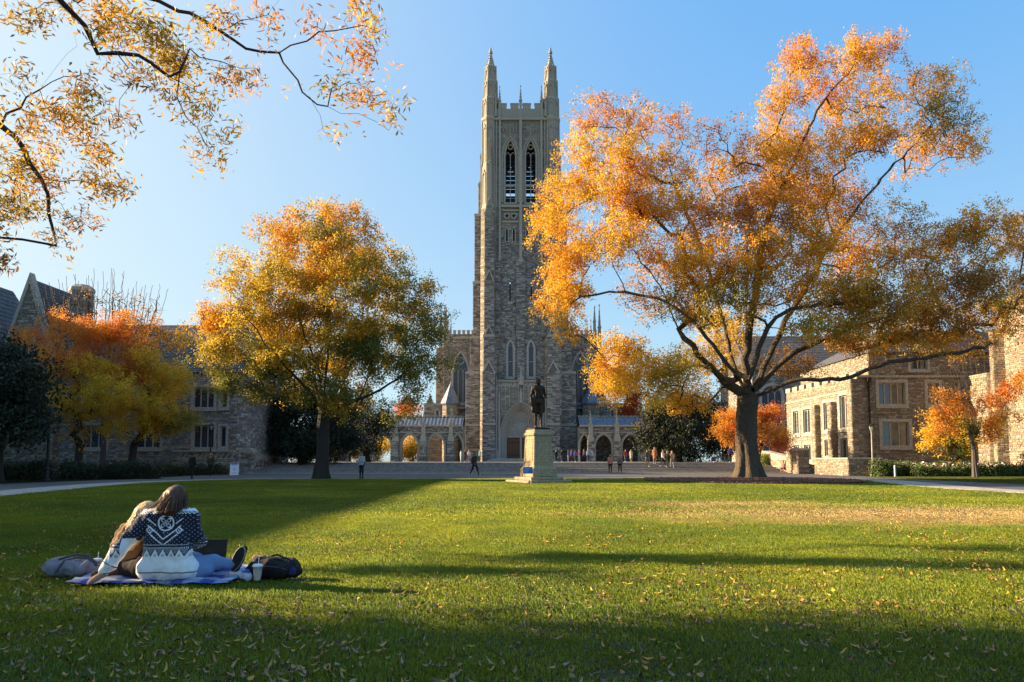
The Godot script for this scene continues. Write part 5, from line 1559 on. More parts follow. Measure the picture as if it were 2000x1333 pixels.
func near_tree(narrow: ArrayMesh) -> void:
	# willow oak to the left, outside the frame; its boughs hang into the upper left and its crown shades the foreground
	var o := Vector3(-17.0, 0.03, -8.0)
	var P := [GOLD, ORANGE, OLIVE, BROWN]
	var Q := [PINK, ORANGE, GOLD]
	var d := 12.0
	var limbs := limbs_px(o, d, [
		[[-420, -330, 2], [-100, -190, 1], [150, -80, 1], [310, 2, 0.5], [400, 42, 0.3], [480, 95, 0.2], [545, 103, 0], [590, 180, 0], [640, 208, -0.2], [700, 222, -0.2], [760, 255, -0.3]],
		[[545, 103, 0], [600, 80, 0.3], [680, 55, 0.5], [740, 62, 0.6]], [[430, 62, 0.3], [470, 40, 0.6], [520, 30, 0.8], [545, 0, 1.0]], [[590, 180, 0], [625, 225, 0.3], [640, 270, 0.4]],
		[[640, 208, 0], [660, 150, 0.2], [690, 140, 0.3]], [[-420, -330, 2], [-150, -200, 3], [40, -80, 2.5], [120, 5, 2], [165, 50, 1.8], [190, 105, 1.6], [270, 108, 1.4], [330, 150, 1.2], [395, 185, 1.0], [410, 240, 1.0], [425, 290, 1.0]],
		[[165, 50, 1.8], [150, 90, 2.0], [110, 130, 2.2], [80, 170, 2.3]], [[350, 140, 1.2], [345, 190, 1.0], [385, 250, 0.9], [400, 280, 0.9]], [[370, 95, 1.0], [430, 120, 0.6], [500, 133, 0.4]],
		[[-420, -330, 1], [-300, 0, -0.5], [-150, 160, -0.5], [0, 245, -0.5], [45, 290, -0.5], [80, 350, -0.6], [150, 352, -0.6], [190, 360, -0.7]], [[0, 245, -0.5], [50, 190, -0.2], [100, 160, 0], [150, 150, 0.1]],
		[[45, 215, -0.5], [110, 240, -0.6], [170, 290, -0.7], [200, 340, -0.7]], [[80, 350, -0.6], [95, 420, -0.7], [110, 480, -0.7]], [[90, 380, -0.6], [130, 420, -0.7], [165, 445, -0.7]]])
	for i in limbs.size():
		# the first point of the three main boughs is the fork on the trunk
		if i in [0, 5, 9]: limbs[i][0] = Vector3(0.3, 7.4 + i * 0.1, -0.2)
	var lobes := lobes_px(o, d, [
		[60, 30, 60, 30, 1.5, P, 0.55], [150, 10, 60, 28, 1.5, P, 0.6], [215, 20, 60, 35, 1.2, P, 1.0], [260, 65, 60, 36, 1.0, [OLIVE, GOLD, OLIVE], 1.2], [320, 95, 50, 34, 0.9, [OLIVE, GOLD, OLIVE], 1.2], [350, 130, 34, 24, 0.9, [OLIVE, GOLD], 1.1], [200, 75, 40, 30, 1.5, P, 0.7], [300, 30, 60, 24, 0.8, P, 0.6],
		[410, 50, 40, 26, 0.5, [GOLD, ORANGE], 0.6], [470, 25, 50, 24, 0.8, Q, 0.4], [480, 150, 40, 24, 0.4, Q, 0.35], [440, 160, 34, 20, 0.6, [GOLD, PINK], 0.5], [520, 60, 40, 26, 0.6, Q, 0.3], [610, 55, 40, 26, 0.4, Q, 0.35], [700, 30, 36, 28, 0.5, Q, 0.55], [735, 60, 24, 30, 0.6, Q, 0.25],
		[695, 115, 38, 24, 0.2, [PINK, ORANGE], 0.7], [660, 165, 26, 30, 0.2, [GOLD, PINK, OLIVE], 0.6], [700, 185, 38, 22, -0.2, [OLIVE, PINK], 0.5], [745, 195, 45, 30, -0.3, Q, 0.25], [770, 240, 28, 22, -0.3, Q, 0.18], [640, 265, 22, 34, 0.3, Q, 0.08],
		[290, 165, 44, 20, 1.2, [OLIVE, BROWN], 0.6], [340, 200, 34, 30, 1.0, Q, 0.5], [390, 215, 40, 30, 1.0, Q, 0.55], [420, 275, 30, 30, 1.0, Q, 0.45], [410, 305, 20, 20, 1.0, Q, 0.3], [230, 120, 50, 20, 1.5, [OLIVE, BROWN], 0.4], [240, 235, 30, 14, 1.2, [OLIVE, BROWN], 0.4], [150, 175, 45, 24, 0.5, [OLIVE, BROWN], 0.6], [180, 200, 26, 22, 0.3, [BROWN, OLIVE], 0.7],
		[30, 155, 40, 30, 0, [BROWN, OLIVE], 0.35], [120, 215, 40, 26, -0.3, [GOLD, ORANGE, OLIVE], 0.9], [60, 240, 46, 26, -0.4, [ORANGE, GOLD], 0.9], [150, 260, 40, 26, -0.5, [ORANGE, GOLD, RUST], 0.9], [190, 290, 30, 24, -0.6, [ORANGE, GOLD], 0.9], [60, 300, 50, 34, -0.5, [OLIVE, GOLD], 1.0], [20, 330, 36, 40, -0.5, [GOLD, OLIVE], 0.9], [70, 360, 46, 30, -0.6, [OLIVE, GOLD, ORANGE], 1.0], [190, 350, 34, 28, -0.7, [ORANGE, GOLD], 0.9], [215, 370, 20, 16, -0.7, [ORANGE, GOLD], 0.8], [75, 400, 34, 26, -0.7, [ORANGE, GOLD, OLIVE], 0.7], [150, 430, 26, 22, -0.7, [RUST, ORANGE, BROWN], 0.5], [115, 470, 12, 26, -0.7, [OLIVE, BROWN], 0.35], [50, 430, 20, 26, -0.6, [OLIVE, BROWN], 0.3],
	], 55.0, 9.0)
	# the rest of the crown, left of and behind the viewpoint
	for r in [[3, 6.2, 2.2, 3.2, 1.8, 3.2], [1, 7.5, 0, 3.5, 2.2, 3], [4, 8.5, 4, 3.5, 2.5, 4], [-2, 9, 0.2, 4, 2.5, 3.2], [-3, 10.5, 3, 4, 3, 4.5], [0, 12.5, 2, 5, 3, 5], [3, 11, 0, 4, 2.5, 3.5], [-6, 9, 0, 3.5, 3, 3.2], [-1, 7, 6, 5, 2.5, 4], [-6, 8, 5, 5, 3, 5], [5, 6, 7, 4, 2, 4]]:
		lobes.append({"c": Vector3(r[0], r[1], r[2] + 1.5), "r": Vector3(r[3], r[4], r[5]), "n": 60.0, "col": P, "s": 24.0, "spread": 0.45})
	for r in [[7.6, 4.2, -2.6, 1.7, 0.4, 0.35], [5.6, 4.9, -3.3, 1.8, 0.5, 0.4], [8.6, 5.0, -2.9, 1.5, 0.4, 0.3], [6.4, 3.9, -1.7, 1.6, 0.35, 0.3]]:
		lobes.append({"c": Vector3(r[0], r[1], r[2]), "r": Vector3(r[3], r[4], r[5]), "n": 18.0, "col": P, "s": 2.4})
	tree("willow_oak", "overhanging branches of a narrow leaved oak in the upper left corner", "", o, {
		"trunk": [Vector3(0.1, 2.5, 0), Vector3(0.2, 5.0, 0), Vector3(0.3, 7.4, -0.2), Vector3(0.2, 10.0, 0.5), Vector3(0, 12.5, 1.0)], "base": 0.21, "limbs": limbs, "lobes": lobes, "leaf": narrow, "sprigs": 4.3, "spread": 0.13, "tip": 0.0018, "bark": M.dark_bark, "wobble": 0.035, "step": 0.22, "twig_step": 0.22})


func shade_trees(broad: ArrayMesh) -> void:
	# further trees left of and behind the viewpoint: they throw the shade over the foreground
	var rows := [[Vector3(-27, 0, -5.2), 17.0], [Vector3(-32, 0, -5.6), 15.0]]
	for k in rows.size():
		var o: Vector3 = rows[k][0]
		var h: float = rows[k][1]
		var lobes := []
		for i in 9:
			var a := TAU * i / 9
			lobes.append({"c": Vector3(cos(a) * 3.2, h * (0.45 + 0.12 * (i % 4)), sin(a) * 3.0), "r": Vector3(2.6, 2.4, 2.2), "n": 45.0, "col": [OLIVE, GOLD, LEAF_GREEN], "s": 1.6})
		tree("quad_oak", ["oak shading the foreground grass, out of the picture on the left", "lower oak shading the foreground grass, out of the picture on the left"][k], "oaks left of the lawn", o, {"trunk": [Vector3(0, 2.0, 0), Vector3(0, h * 0.35, 0)], "base": 0.35, "lobes": lobes, "leaf": broad, "sprigs": 16.0, "spread": 0.8})


# ---------------------------------------------------------------- lawn
func grass_patch(blades: int, size: float, hmin: float, hmax: float, seed_: int, wide := 0.0045) -> ArrayMesh:
	var r := RandomNumberGenerator.new()
	r.seed = seed_
	var mb := MB.new()
	for i in blades:
		var p := Vector3(r.randf_range(-1, 1), 0, r.randf_range(-1, 1)) * size * 0.5
		var a := r.randf() * TAU
		var h := r.randf_range(hmin, hmax)
		var lean := Vector3(cos(a), 0, sin(a)) * h * r.randf_range(0.1, 0.75)
		var side := Vector3(-sin(a), 0, cos(a)).rotated(Vector3.UP, r.randf_range(-0.8, 0.8)) * wide * r.randf_range(0.7, 1.3)
		var v := r.randf_range(0.6, 1.35)
		var dry := 1.0 if r.randf() > 0.08 else 1.9
		mb.col = Color(v * dry, v * (1.0 if dry == 1.0 else 1.15), v)
		var nn := Vector3(cos(a), 0.9, sin(a)).normalized()
		var k := mb.v.size()
		for q in [p - side, p + side, p + lean * 0.4 + Vector3(0, h * 0.65, 0) + side * 0.75, p + lean * 0.4 + Vector3(0, h * 0.65, 0) - side * 0.75, p + lean + Vector3(0, h * 0.95, 0)]:
			mb.v.push_back(q); mb.n.push_back(nn); mb.c.push_back(mb.col)
		mb.ix.append_array(PackedInt32Array([k, k + 1, k + 2, k, k + 2, k + 3, k + 3, k + 2, k + 4]))
	return mb.mesh()


func lawn_grass() -> void:
	rng.seed = 77
	var near := grass_patch(480, 0.5, 0.012, 0.034, 1, 0.0036)
	var far := grass_patch(220, 0.7, 0.014, 0.036, 2, 0.009)
	var n1 := FastNoiseLite.new(); n1.seed = 4; n1.frequency = 0.12; n1.fractal_octaves = 3
	var n2 := FastNoiseLite.new(); n2.seed = 8; n2.frequency = 0.55; n2.fractal_octaves = 3
	var bn := PackedFloat32Array()
	var bf := PackedFloat32Array()
	for pass_ in 2:
		var step := 0.26 if pass_ == 0 else 0.42
		var z0 := 1.0 if pass_ == 0 else -15.0
		var z1 := -15.0 if pass_ == 0 else -49.0
		var z := z0
		while z > z1:
			var x := -20.0
			while x < 21.5:
				var p := Vector2(x, z) + Vector2(rng.randf_range(-0.5, 0.5), rng.randf_range(-0.5, 0.5)) * step
				x += step
				if pass_ == 0 and absf(p.x) > 1.2 - p.y * 0.95 + 1.0: continue
				if not Geometry2D.is_point_in_polygon(p, lawn_poly): continue
				if ((p - MULCH) / Vector2(6.5, 7.1)).length() < 1.0: continue
				if pass_ == 0 and p.x > -4.15 and p.x < -2.72 and p.y < -6.82 and p.y > -7.85: continue
				if Vector2(p.x - 1.35, p.y + 38.6).length() < 1.3: continue
				var g := clampf(n1.get_noise_2d(p.x, p.y) * 0.9 + 0.5, 0, 1)
				var t := n2.get_noise_2d(p.x, p.y)
				var c := Color(0.23, 0.32, 0.034).lerp(Color(0.42, 0.46, 0.038), g)
				c = c.lerp(Color(0.15, 0.24, 0.04), clampf(t * 1.4, 0, 0.6))
				# worn, straw coloured ground before the big oak
				var w := ((p - Vector2(9.5, -15.6)) / Vector2(6.2, 2.6)).length() + t * 0.5
				var w2 := ((p - Vector2(6.0, -19.5)) / Vector2(3.0, 1.6)).length() + t * 0.5
				var dry := clampf(1.45 - minf(w, w2 + 0.25), 0, 1.0) * 0.95
				c = c.lerp(Color(0.80, 0.60, 0.27), dry)
				var s := rng.randf_range(0.75, 1.2)
				var hs := s * (0.8 if dry > 0.4 else 1.0) * clampf(1.0 + 0.7 * t + 0.4 * (g - 0.5), 0.6, 1.5)
				var v := rng.randf_range(0.85, 1.15)
				inst(bn if pass_ == 0 else bf, Transform3D(Basis(Vector3.UP, rng.randf() * TAU).scaled(Vector3(s, hs, s)), Vector3(p.x, 0.03, p.y)), Color(c.r * v, c.g * v, c.b * v))
			z -= step
	multi("grass", near, M.grass, bn, self, "short mown grass of the near lawn with dry blades", "grass")
	multi("grass", far, M.grass, bf, self, "sunlit mown grass of the far lawn before the chapel", "grass")
	# verges beyond the roads
	var bv := PackedFloat32Array()
	for i in 3600:
		var p := Vector2(rng.randf_range(25.8, 45), rng.randf_range(-56, -36))
		if p.x < 26.0 + (p.y + 56) * -0.02 or p.y < -52.6: continue
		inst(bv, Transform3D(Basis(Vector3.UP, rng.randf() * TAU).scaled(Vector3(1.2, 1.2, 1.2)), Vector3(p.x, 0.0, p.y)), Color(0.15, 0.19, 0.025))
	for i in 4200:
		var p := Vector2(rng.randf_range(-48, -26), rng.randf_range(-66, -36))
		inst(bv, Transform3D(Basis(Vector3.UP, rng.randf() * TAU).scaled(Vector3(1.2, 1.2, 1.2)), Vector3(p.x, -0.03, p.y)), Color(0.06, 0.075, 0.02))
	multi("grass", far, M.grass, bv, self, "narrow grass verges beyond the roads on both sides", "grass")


func leaf_mesh(l: float, w: float, curl: float, seed_: int) -> ArrayMesh:
	var r := RandomNumberGenerator.new()
	r.seed = seed_
	var mb := MB.new()
	var k := 5
	for i in k + 1:
		var f := float(i) / k
		var ww := w * sin(PI * pow(f, 0.8)) * 0.5 + 0.0008
		var y := curl * l * (f - 0.5) * (f - 0.5) * 2.0
		for s in [-1.0, 0.0, 1.0]:
			mb.v.push_back(Vector3(s * ww, y + absf(s) * ww * 0.45, (f - 0.5) * l + sin(f * 4.0) * 0.004))
			mb.n.push_back(Vector3(-s * 0.3, 1, 0).normalized())
			mb.c.push_back(Color(1, 1, 1) if s != 0.0 else Color(0.8, 0.8, 0.75))
	for i in k:
		for s in 2:
			var a := i * 3 + s
			mb.ix.append_array(PackedInt32Array([a, a + 1, a + 3, a + 1, a + 4, a + 3]))
	return mb.mesh()


func fallen() -> void:
	rng.seed = 991
	var kinds := [leaf_mesh(0.08, 0.012, 0.5, 1), leaf_mesh(0.055, 0.016, 0.9, 2), leaf_mesh(0.04, 0.024, 0.6, 3)]
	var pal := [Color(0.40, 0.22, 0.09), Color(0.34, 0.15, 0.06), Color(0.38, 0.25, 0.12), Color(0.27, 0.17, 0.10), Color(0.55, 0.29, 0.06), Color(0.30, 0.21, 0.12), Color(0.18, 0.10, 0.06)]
	# the leaves that lie nearest, one by one
	var mats := []
	for c in pal:
		var m := StandardMaterial3D.new()
		m.albedo_color = (c as Color).linear_to_srgb()
		m.roughness = 0.7
		m.vertex_color_use_as_albedo = true
		mats.append(m)
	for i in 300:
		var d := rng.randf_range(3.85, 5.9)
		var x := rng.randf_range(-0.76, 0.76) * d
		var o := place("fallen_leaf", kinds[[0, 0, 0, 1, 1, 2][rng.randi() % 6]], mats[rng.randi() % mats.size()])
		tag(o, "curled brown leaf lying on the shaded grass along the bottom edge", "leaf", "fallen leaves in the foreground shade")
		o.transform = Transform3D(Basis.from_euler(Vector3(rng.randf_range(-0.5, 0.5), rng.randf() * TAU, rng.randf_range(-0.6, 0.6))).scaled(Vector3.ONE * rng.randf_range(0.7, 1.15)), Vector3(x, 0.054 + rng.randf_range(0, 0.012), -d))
	var n := FastNoiseLite.new(); n.seed = 31; n.frequency = 0.3
	for k in 3:
		var buf := PackedFloat32Array()
		for i in 8000:
			var d := 3.2 + 30.0 * pow(rng.randf(), 1.9)
			var p := Vector2(rng.randf_range(-0.85, 0.85) * d + rng.randf_range(-1, 1), -d)
			if d < 5.9 and absf(p.x) < 0.77 * d and rng.randf() < 0.35: continue
			if not Geometry2D.is_point_in_polygon(p, lawn_poly): continue
			if n.get_noise_2d(p.x, p.y) + rng.randf_range(-0.3, 0.3) < (-0.12 if d < 6.0 else 0.1): continue
			var c: Color = pal[rng.randi() % pal.size()]
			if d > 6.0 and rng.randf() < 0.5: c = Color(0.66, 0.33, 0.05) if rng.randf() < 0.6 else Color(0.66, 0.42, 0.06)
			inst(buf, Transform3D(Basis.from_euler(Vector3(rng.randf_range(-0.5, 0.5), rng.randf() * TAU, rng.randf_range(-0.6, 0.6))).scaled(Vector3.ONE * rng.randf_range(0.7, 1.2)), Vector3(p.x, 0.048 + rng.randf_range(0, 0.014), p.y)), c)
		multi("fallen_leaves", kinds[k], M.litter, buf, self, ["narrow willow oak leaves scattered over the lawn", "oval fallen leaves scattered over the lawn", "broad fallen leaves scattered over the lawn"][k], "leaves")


func hedge(label: String, px0: float, px1: float, d: float, h: float, depth: float, col: Array, broad: ArrayMesh, category := "hedge", called := "hedge") -> Node3D:
	var a := ground(px0, d)
	var b := ground(px1, d)
	var root := thing(called, label, category, a, 0.0)
	var w := b.x - a.x
	var stems := MB.new()
	for i in int(w / 0.5) + 1:
		var x := i * 0.5 + rng.randf_range(-0.1, 0.1)
		stems.tube(PackedVector3Array([Vector3(x, -0.03, -depth * 0.5), Vector3(x + rng.randfn(0, 0.05), h * 0.5, -depth * 0.5 + rng.randfn(0, 0.1)), Vector3(x + rng.randfn(0, 0.12), h * 0.85, -depth * 0.5 + rng.randfn(0, 0.15))]), PackedFloat32Array([0.03, 0.02, 0.008]), 4)
	obj("stems", stems, M.dark_bark, root)
	var buf := PackedFloat32Array()
	for i in int(w * depth * h * 130):
		var p := Vector3(rng.randf() * w, rng.randf_range(0.02, 1.0) * h, -rng.randf() * depth)
		p.y *= 0.9 + 0.1 * sin(p.x * 1.7 + 0.6) + 0.06 * sin(p.x * 4.1)
		var c: Color = col[rng.randi() % col.size()]
		var v := rng.randf_range(0.7, 1.3)
		inst(buf, Transform3D(Basis.from_euler(Vector3(rng.randf() * TAU, rng.randf() * TAU, rng.randf() * TAU)).scaled(Vector3.ONE * rng.randf_range(0.4, 0.7)), p), Color(c.r * v, c.g * v, c.b * v))
	multi("foliage", broad, M.evergreen, buf, root)
	return root


# ---------------------------------------------------------------- bodies
func skin_mesh(bones: Array, cell: float, blend: float, lump := 0.0, planar := Transform3D(), uv := false) -> ArrayMesh:
	# bones: [a, b, radius a, radius b, colour]; tapered capsules joined by a smooth minimum and meshed as surface nets
	var lo := Vector3.ONE * 1e9
	var hi := -lo
	for bn in bones:
		var ra := Vector3.ONE * (bn[2] as float)
		var rb := Vector3.ONE * (bn[3] as float)
		lo = lo.min(bn[0] - ra).min(bn[1] - rb)
		hi = hi.max(bn[0] + ra).max(bn[1] + rb)
	var pad := cell * 2.0 + blend
	lo -= Vector3.ONE * pad
	hi += Vector3.ONE * pad
	var nx := int(ceil((hi.x - lo.x) / cell)) + 1
	var ny := int(ceil((hi.y - lo.y) / cell)) + 1
	var nz := int(ceil((hi.z - lo.z) / cell)) + 1
	var f := PackedFloat32Array()
	f.resize(nx * ny * nz)
	var k := 1.6 / blend
	for bn in bones:
		var a: Vector3 = bn[0]
		var b: Vector3 = bn[1]
		var ra: float = bn[2]
		var rb: float = bn[3]
		var ba := b - a
		var bb := maxf(ba.length_squared(), 1e-9)
		var rm := maxf(ra, rb) + pad
		var l := ((a.min(b) - Vector3.ONE * rm - lo) / cell).floor()
		var h := ((a.max(b) + Vector3.ONE * rm - lo) / cell).ceil()
		for z in range(maxi(0, int(l.z)), mini(nz - 1, int(h.z)) + 1):
			for y in range(maxi(0, int(l.y)), mini(ny - 1, int(h.y)) + 1):
				var row := (z * ny + y) * nx
				var px := lo + Vector3(0, y, z) * cell
				for x in range(maxi(0, int(l.x)), mini(nx - 1, int(h.x)) + 1):
					var p := px
					p.x += x * cell
					var t := clampf((p - a).dot(ba) / bb, 0.0, 1.0)
					var d := (p - a - ba * t).length() - lerpf(ra, rb, t)
					if d < pad: f[row + x] += exp(-k * d)
	var far := pad
	for i in f.size():
		var s := f[i]
		f[i] = minf(far, -log(s) / k) if s > 1e-9 else far
	var ids := PackedInt32Array()
	ids.resize(nx * ny * nz)
	ids.fill(-1)
	var mb := MB.new()
	var sy := nx
	var sz := nx * ny
	var off := PackedInt32Array([0, 1, sy, sy + 1, sz, sz + 1, sz + sy, sz + sy + 1])
	for z in nz - 1:
		for y in ny - 1:
			for x in nx - 1:
				var i := z * sz + y * sy + x
				var m := 0
				for q in 8: if f[i + off[q]] < 0.0: m |= 1 << q
				if m == 0 or m == 255: continue
				var sum := Vector3.ZERO
				var cnt := 0
				for q in 8:
					for ax in 3:
						var bit := 1 << ax
						if q & bit: continue
						var g0 := f[i + off[q]]
						var g1 := f[i + off[q | bit]]
						if (g0 < 0.0) != (g1 < 0.0):
							var t := g0 / (g0 - g1)
							var c0 := Vector3(q & 1, (q >> 1) & 1, (q >> 2) & 1)
							c0[ax] += t
							sum += c0
							cnt += 1
				ids[i] = mb.v.size()
				mb.v.push_back(lo + (Vector3(x, y, z) + sum / cnt) * cell)
	for z in range(1, nz - 1):
		for y in range(1, ny - 1):
			for x in range(1, nx - 1):
				var i := z * sz + y * sy + x
				var g0 := f[i]
				for ax in 3:
					var st: int = [1, sy, sz][ax]
					var g1 := f[i + st]
					if (g0 < 0.0) == (g1 < 0.0): continue
					var u: int = [sy, sz, 1][ax]
					var w: int = [sz, 1, sy][ax]
					var q0 := ids[i]; var q1 := ids[i - u]; var q2 := ids[i - u - w]; var q3 := ids[i - w]
					if q0 < 0 or q1 < 0 or q2 < 0 or q3 < 0: continue
					if g0 < 0.0: mb.ix.append_array(PackedInt32Array([q0, q2, q1, q0, q3, q2]))
					else: mb.ix.append_array(PackedInt32Array([q0, q1, q2, q0, q2, q3]))
	var vc := mb.v.size()
	mb.n.resize(vc)
	for i in range(0, mb.ix.size(), 3):
		var a := mb.v[mb.ix[i]]; var b := mb.v[mb.ix[i + 1]]; var c := mb.v[mb.ix[i + 2]]
		var nn := (c - a).cross(b - a)
		mb.n[mb.ix[i]] += nn; mb.n[mb.ix[i + 1]] += nn; mb.n[mb.ix[i + 2]] += nn
	var noise := FastNoiseLite.new()
	noise.frequency = 9.0
	noise.fractal_octaves = 2
	for i in vc:
		mb.n[i] = mb.n[i].normalized()
		var p := mb.v[i]
		var best := 1e9
		var col := Color.WHITE
		for bn in bones:
			var ba: Vector3 = bn[1] - bn[0]
			var t := clampf((p - bn[0]).dot(ba) / maxf(ba.length_squared(), 1e-9), 0.0, 1.0)
			var d: float = (p - bn[0] - ba * t).length() - lerpf(bn[2], bn[3], t)
			if d < best:
				best = d; col = bn[4]
		mb.c.push_back(col)
		if lump > 0.0: mb.v[i] = p + mb.n[i] * noise.get_noise_3d(p.x, p.y * 0.7, p.z) * lump
		if uv:
			var q := planar * p
			mb.t.push_back(Vector2(q.x, 1.0 - q.y))
	if lump > 0.0:
		for i in vc: mb.n[i] = Vector3.ZERO
		for i in range(0, mb.ix.size(), 3):
			var a := mb.v[mb.ix[i]]; var b := mb.v[mb.ix[i + 1]]; var c := mb.v[mb.ix[i + 2]]
			var nn := (c - a).cross(b - a)
			mb.n[mb.ix[i]] += nn; mb.n[mb.ix[i + 1]] += nn; mb.n[mb.ix[i + 2]] += nn
		for i in vc: mb.n[i] = mb.n[i].normalized()
	return mb.mesh()


const SKIN := Color(0.48, 0.27, 0.19)


func bone(a: Vector3, b: Vector3, ra: float, rb: float, c: Color) -> Array:
	return [a, b, ra, rb, c]


func figure(s: Dictionary) -> Array:
	# a clothed person in the y-up frame, facing +z; stride, arms, seat and clothing from s
	var top: Color = s.get("top", Color(0.1, 0.1, 0.12))
	var leg: Color = s.get("legs", Color(0.04, 0.05, 0.08))
	var shoe: Color = s.get("shoes", Color(0.5, 0.5, 0.5))
	var hair: Color = s.get("hair", Color(0.06, 0.035, 0.02))
	var skin: Color = s.get("skin", SKIN)
	var h: float = s.get("height", 1.72) / 1.75
	var st: float = s.get("stride", 0.0)
	var out := []
	var hipy := 0.92
	var sit: bool = s.get("sit", false)
	var drop := 0.0
	if sit: drop = 0.48
	for e in [-1.0, 1.0]:
		var hip := Vector3(e * 0.085, hipy - drop, 0)
		var knee: Vector3
		var ank: Vector3
		if sit:
			knee = Vector3(e * 0.12, 0.5, 0.42)
			ank = Vector3(e * 0.11, 0.09, 0.38)
		else:
			var w: float = e * st
			knee = hip + Vector3(0.005 * e, -0.43 * cos(w), 0.43 * sin(w) + absf(st) * 0.05)
			ank = knee + Vector3(0, -0.41 * cos(w * 1.2 - absf(st) * 0.25), 0.41 * sin(w * 1.2 - absf(st) * 0.25))
		var lc: Color = s.get("bare", leg) if s.has("bare") else leg
		out.append(bone(hip, knee, 0.083, 0.06, leg))
		out.append(bone(knee, ank, 0.058, 0.042, lc))
		out.append(bone(ank + Vector3(0, -0.05, -0.03), ank + Vector3(0, -0.055, 0.15), 0.042, 0.034, shoe))
	var pel := Vector3(0, 0.95 - drop, 0)
	var chest := Vector3(0, 1.30 - drop, -0.01 + s.get("lean", 0.0))
	for e in [-1.0, 1.0]:
		out.append(bone(pel + Vector3(e * 0.05, -0.02, 0), chest + Vector3(e * 0.065, 0, 0), 0.105, 0.115, top))
	out.append(bone(pel + Vector3(-0.05, -0.05, 0), pel + Vector3(0.05, -0.05, 0), 0.105, 0.105, leg if not s.get("coat", false) else top))
	var neck := Vector3(0, 1.47 - drop, s.get("lean", 0.0))
	out.append(bone(chest + Vector3(0, 0.05, 0), neck, 0.08, 0.052, top))
	out.append(bone(neck, neck + Vector3(0, 0.06, 0.01), 0.05, 0.05, skin))
	for e in [-1.0, 1.0]:
		var sh := Vector3(e * 0.175, 1.41 - drop, s.get("lean", 0.0))
		out.append(bone(neck + Vector3(0, -0.06, 0), sh, 0.06, 0.062, top))
		var aw: float = -e * st * 0.8 + s.get("arm%d" % int(e), 0.0)
		var el := sh + Vector3(e * s.get("spread", 0.05), -0.28 * cos(aw), 0.28 * sin(aw))
		var fw: float = aw + s.get("bend%d" % int(e), 0.25)
		var wr := el + Vector3(-e * 0.01, -0.25 * cos(fw), 0.25 * sin(fw))
		out.append(bone(sh, el, 0.056, 0.045, top))
		out.append(bone(el, wr, 0.044, 0.034, top if not s.get("short", false) else skin))
		out.append(bone(wr, wr + (wr - el).normalized() * 0.09, 0.033, 0.024, skin))
		out.append(bone(wr + Vector3(0, 0, 0.02), wr + (wr - el).normalized() * 0.05 + Vector3(-e * 0.02, 0, 0.035), 0.014, 0.011, skin))
	var hd := neck + Vector3(s.get("tilt", 0.0), 0.15, 0.025)
	out.append(bone(hd + Vector3(0, -0.035, 0.012), hd + Vector3(0, 0.025, 0), 0.076, 0.086, skin))
	out.append(bone(hd + Vector3(0, -0.01, 0.085), hd + Vector3(0, -0.03, 0.098), 0.012, 0.014, skin))
	out.append(bone(hd + Vector3(0, 0.05, -0.02), hd + Vector3(0, 0.02, -0.04), 0.088, 0.088, hair))
	if s.get("long", false):
		out.append(bone(hd + Vector3(0, 0.0, -0.06), hd + Vector3(0, -0.26, -0.07), 0.075, 0.05, hair))
	if s.has("bag"):
		out.append(bone(chest + Vector3(0, 0.06, -0.19), chest + Vector3(0, -0.26, -0.2), 0.10, 0.13, s.bag))
	if s.has("skirt"):
		out.append(bone(pel + Vector3(0, 0.02, 0), pel + Vector3(0, -0.34, 0), 0.13, 0.20, s.skirt))
	if s.get("coat", false):
		out.append(bone(pel + Vector3(0, 0.05, 0), pel + Vector3(0, -0.3, 0), 0.15, 0.17, top))
	if h != 1.0:
		for b in out:
			b[0] *= h; b[1] *= h; b[2] *= h; b[3] *= h
	return out


func walker(px: float, d: float, y: float, turn: float, label: String, s: Dictionary, group := "") -> void:
	var o := place("person", skin_mesh(figure(s), 0.03 if d < 62 else 0.036, 0.03), M.cloth)
	tag(o, label, "person", group)
	o.position = ground(px, d, y)
	o.rotation.y = turn


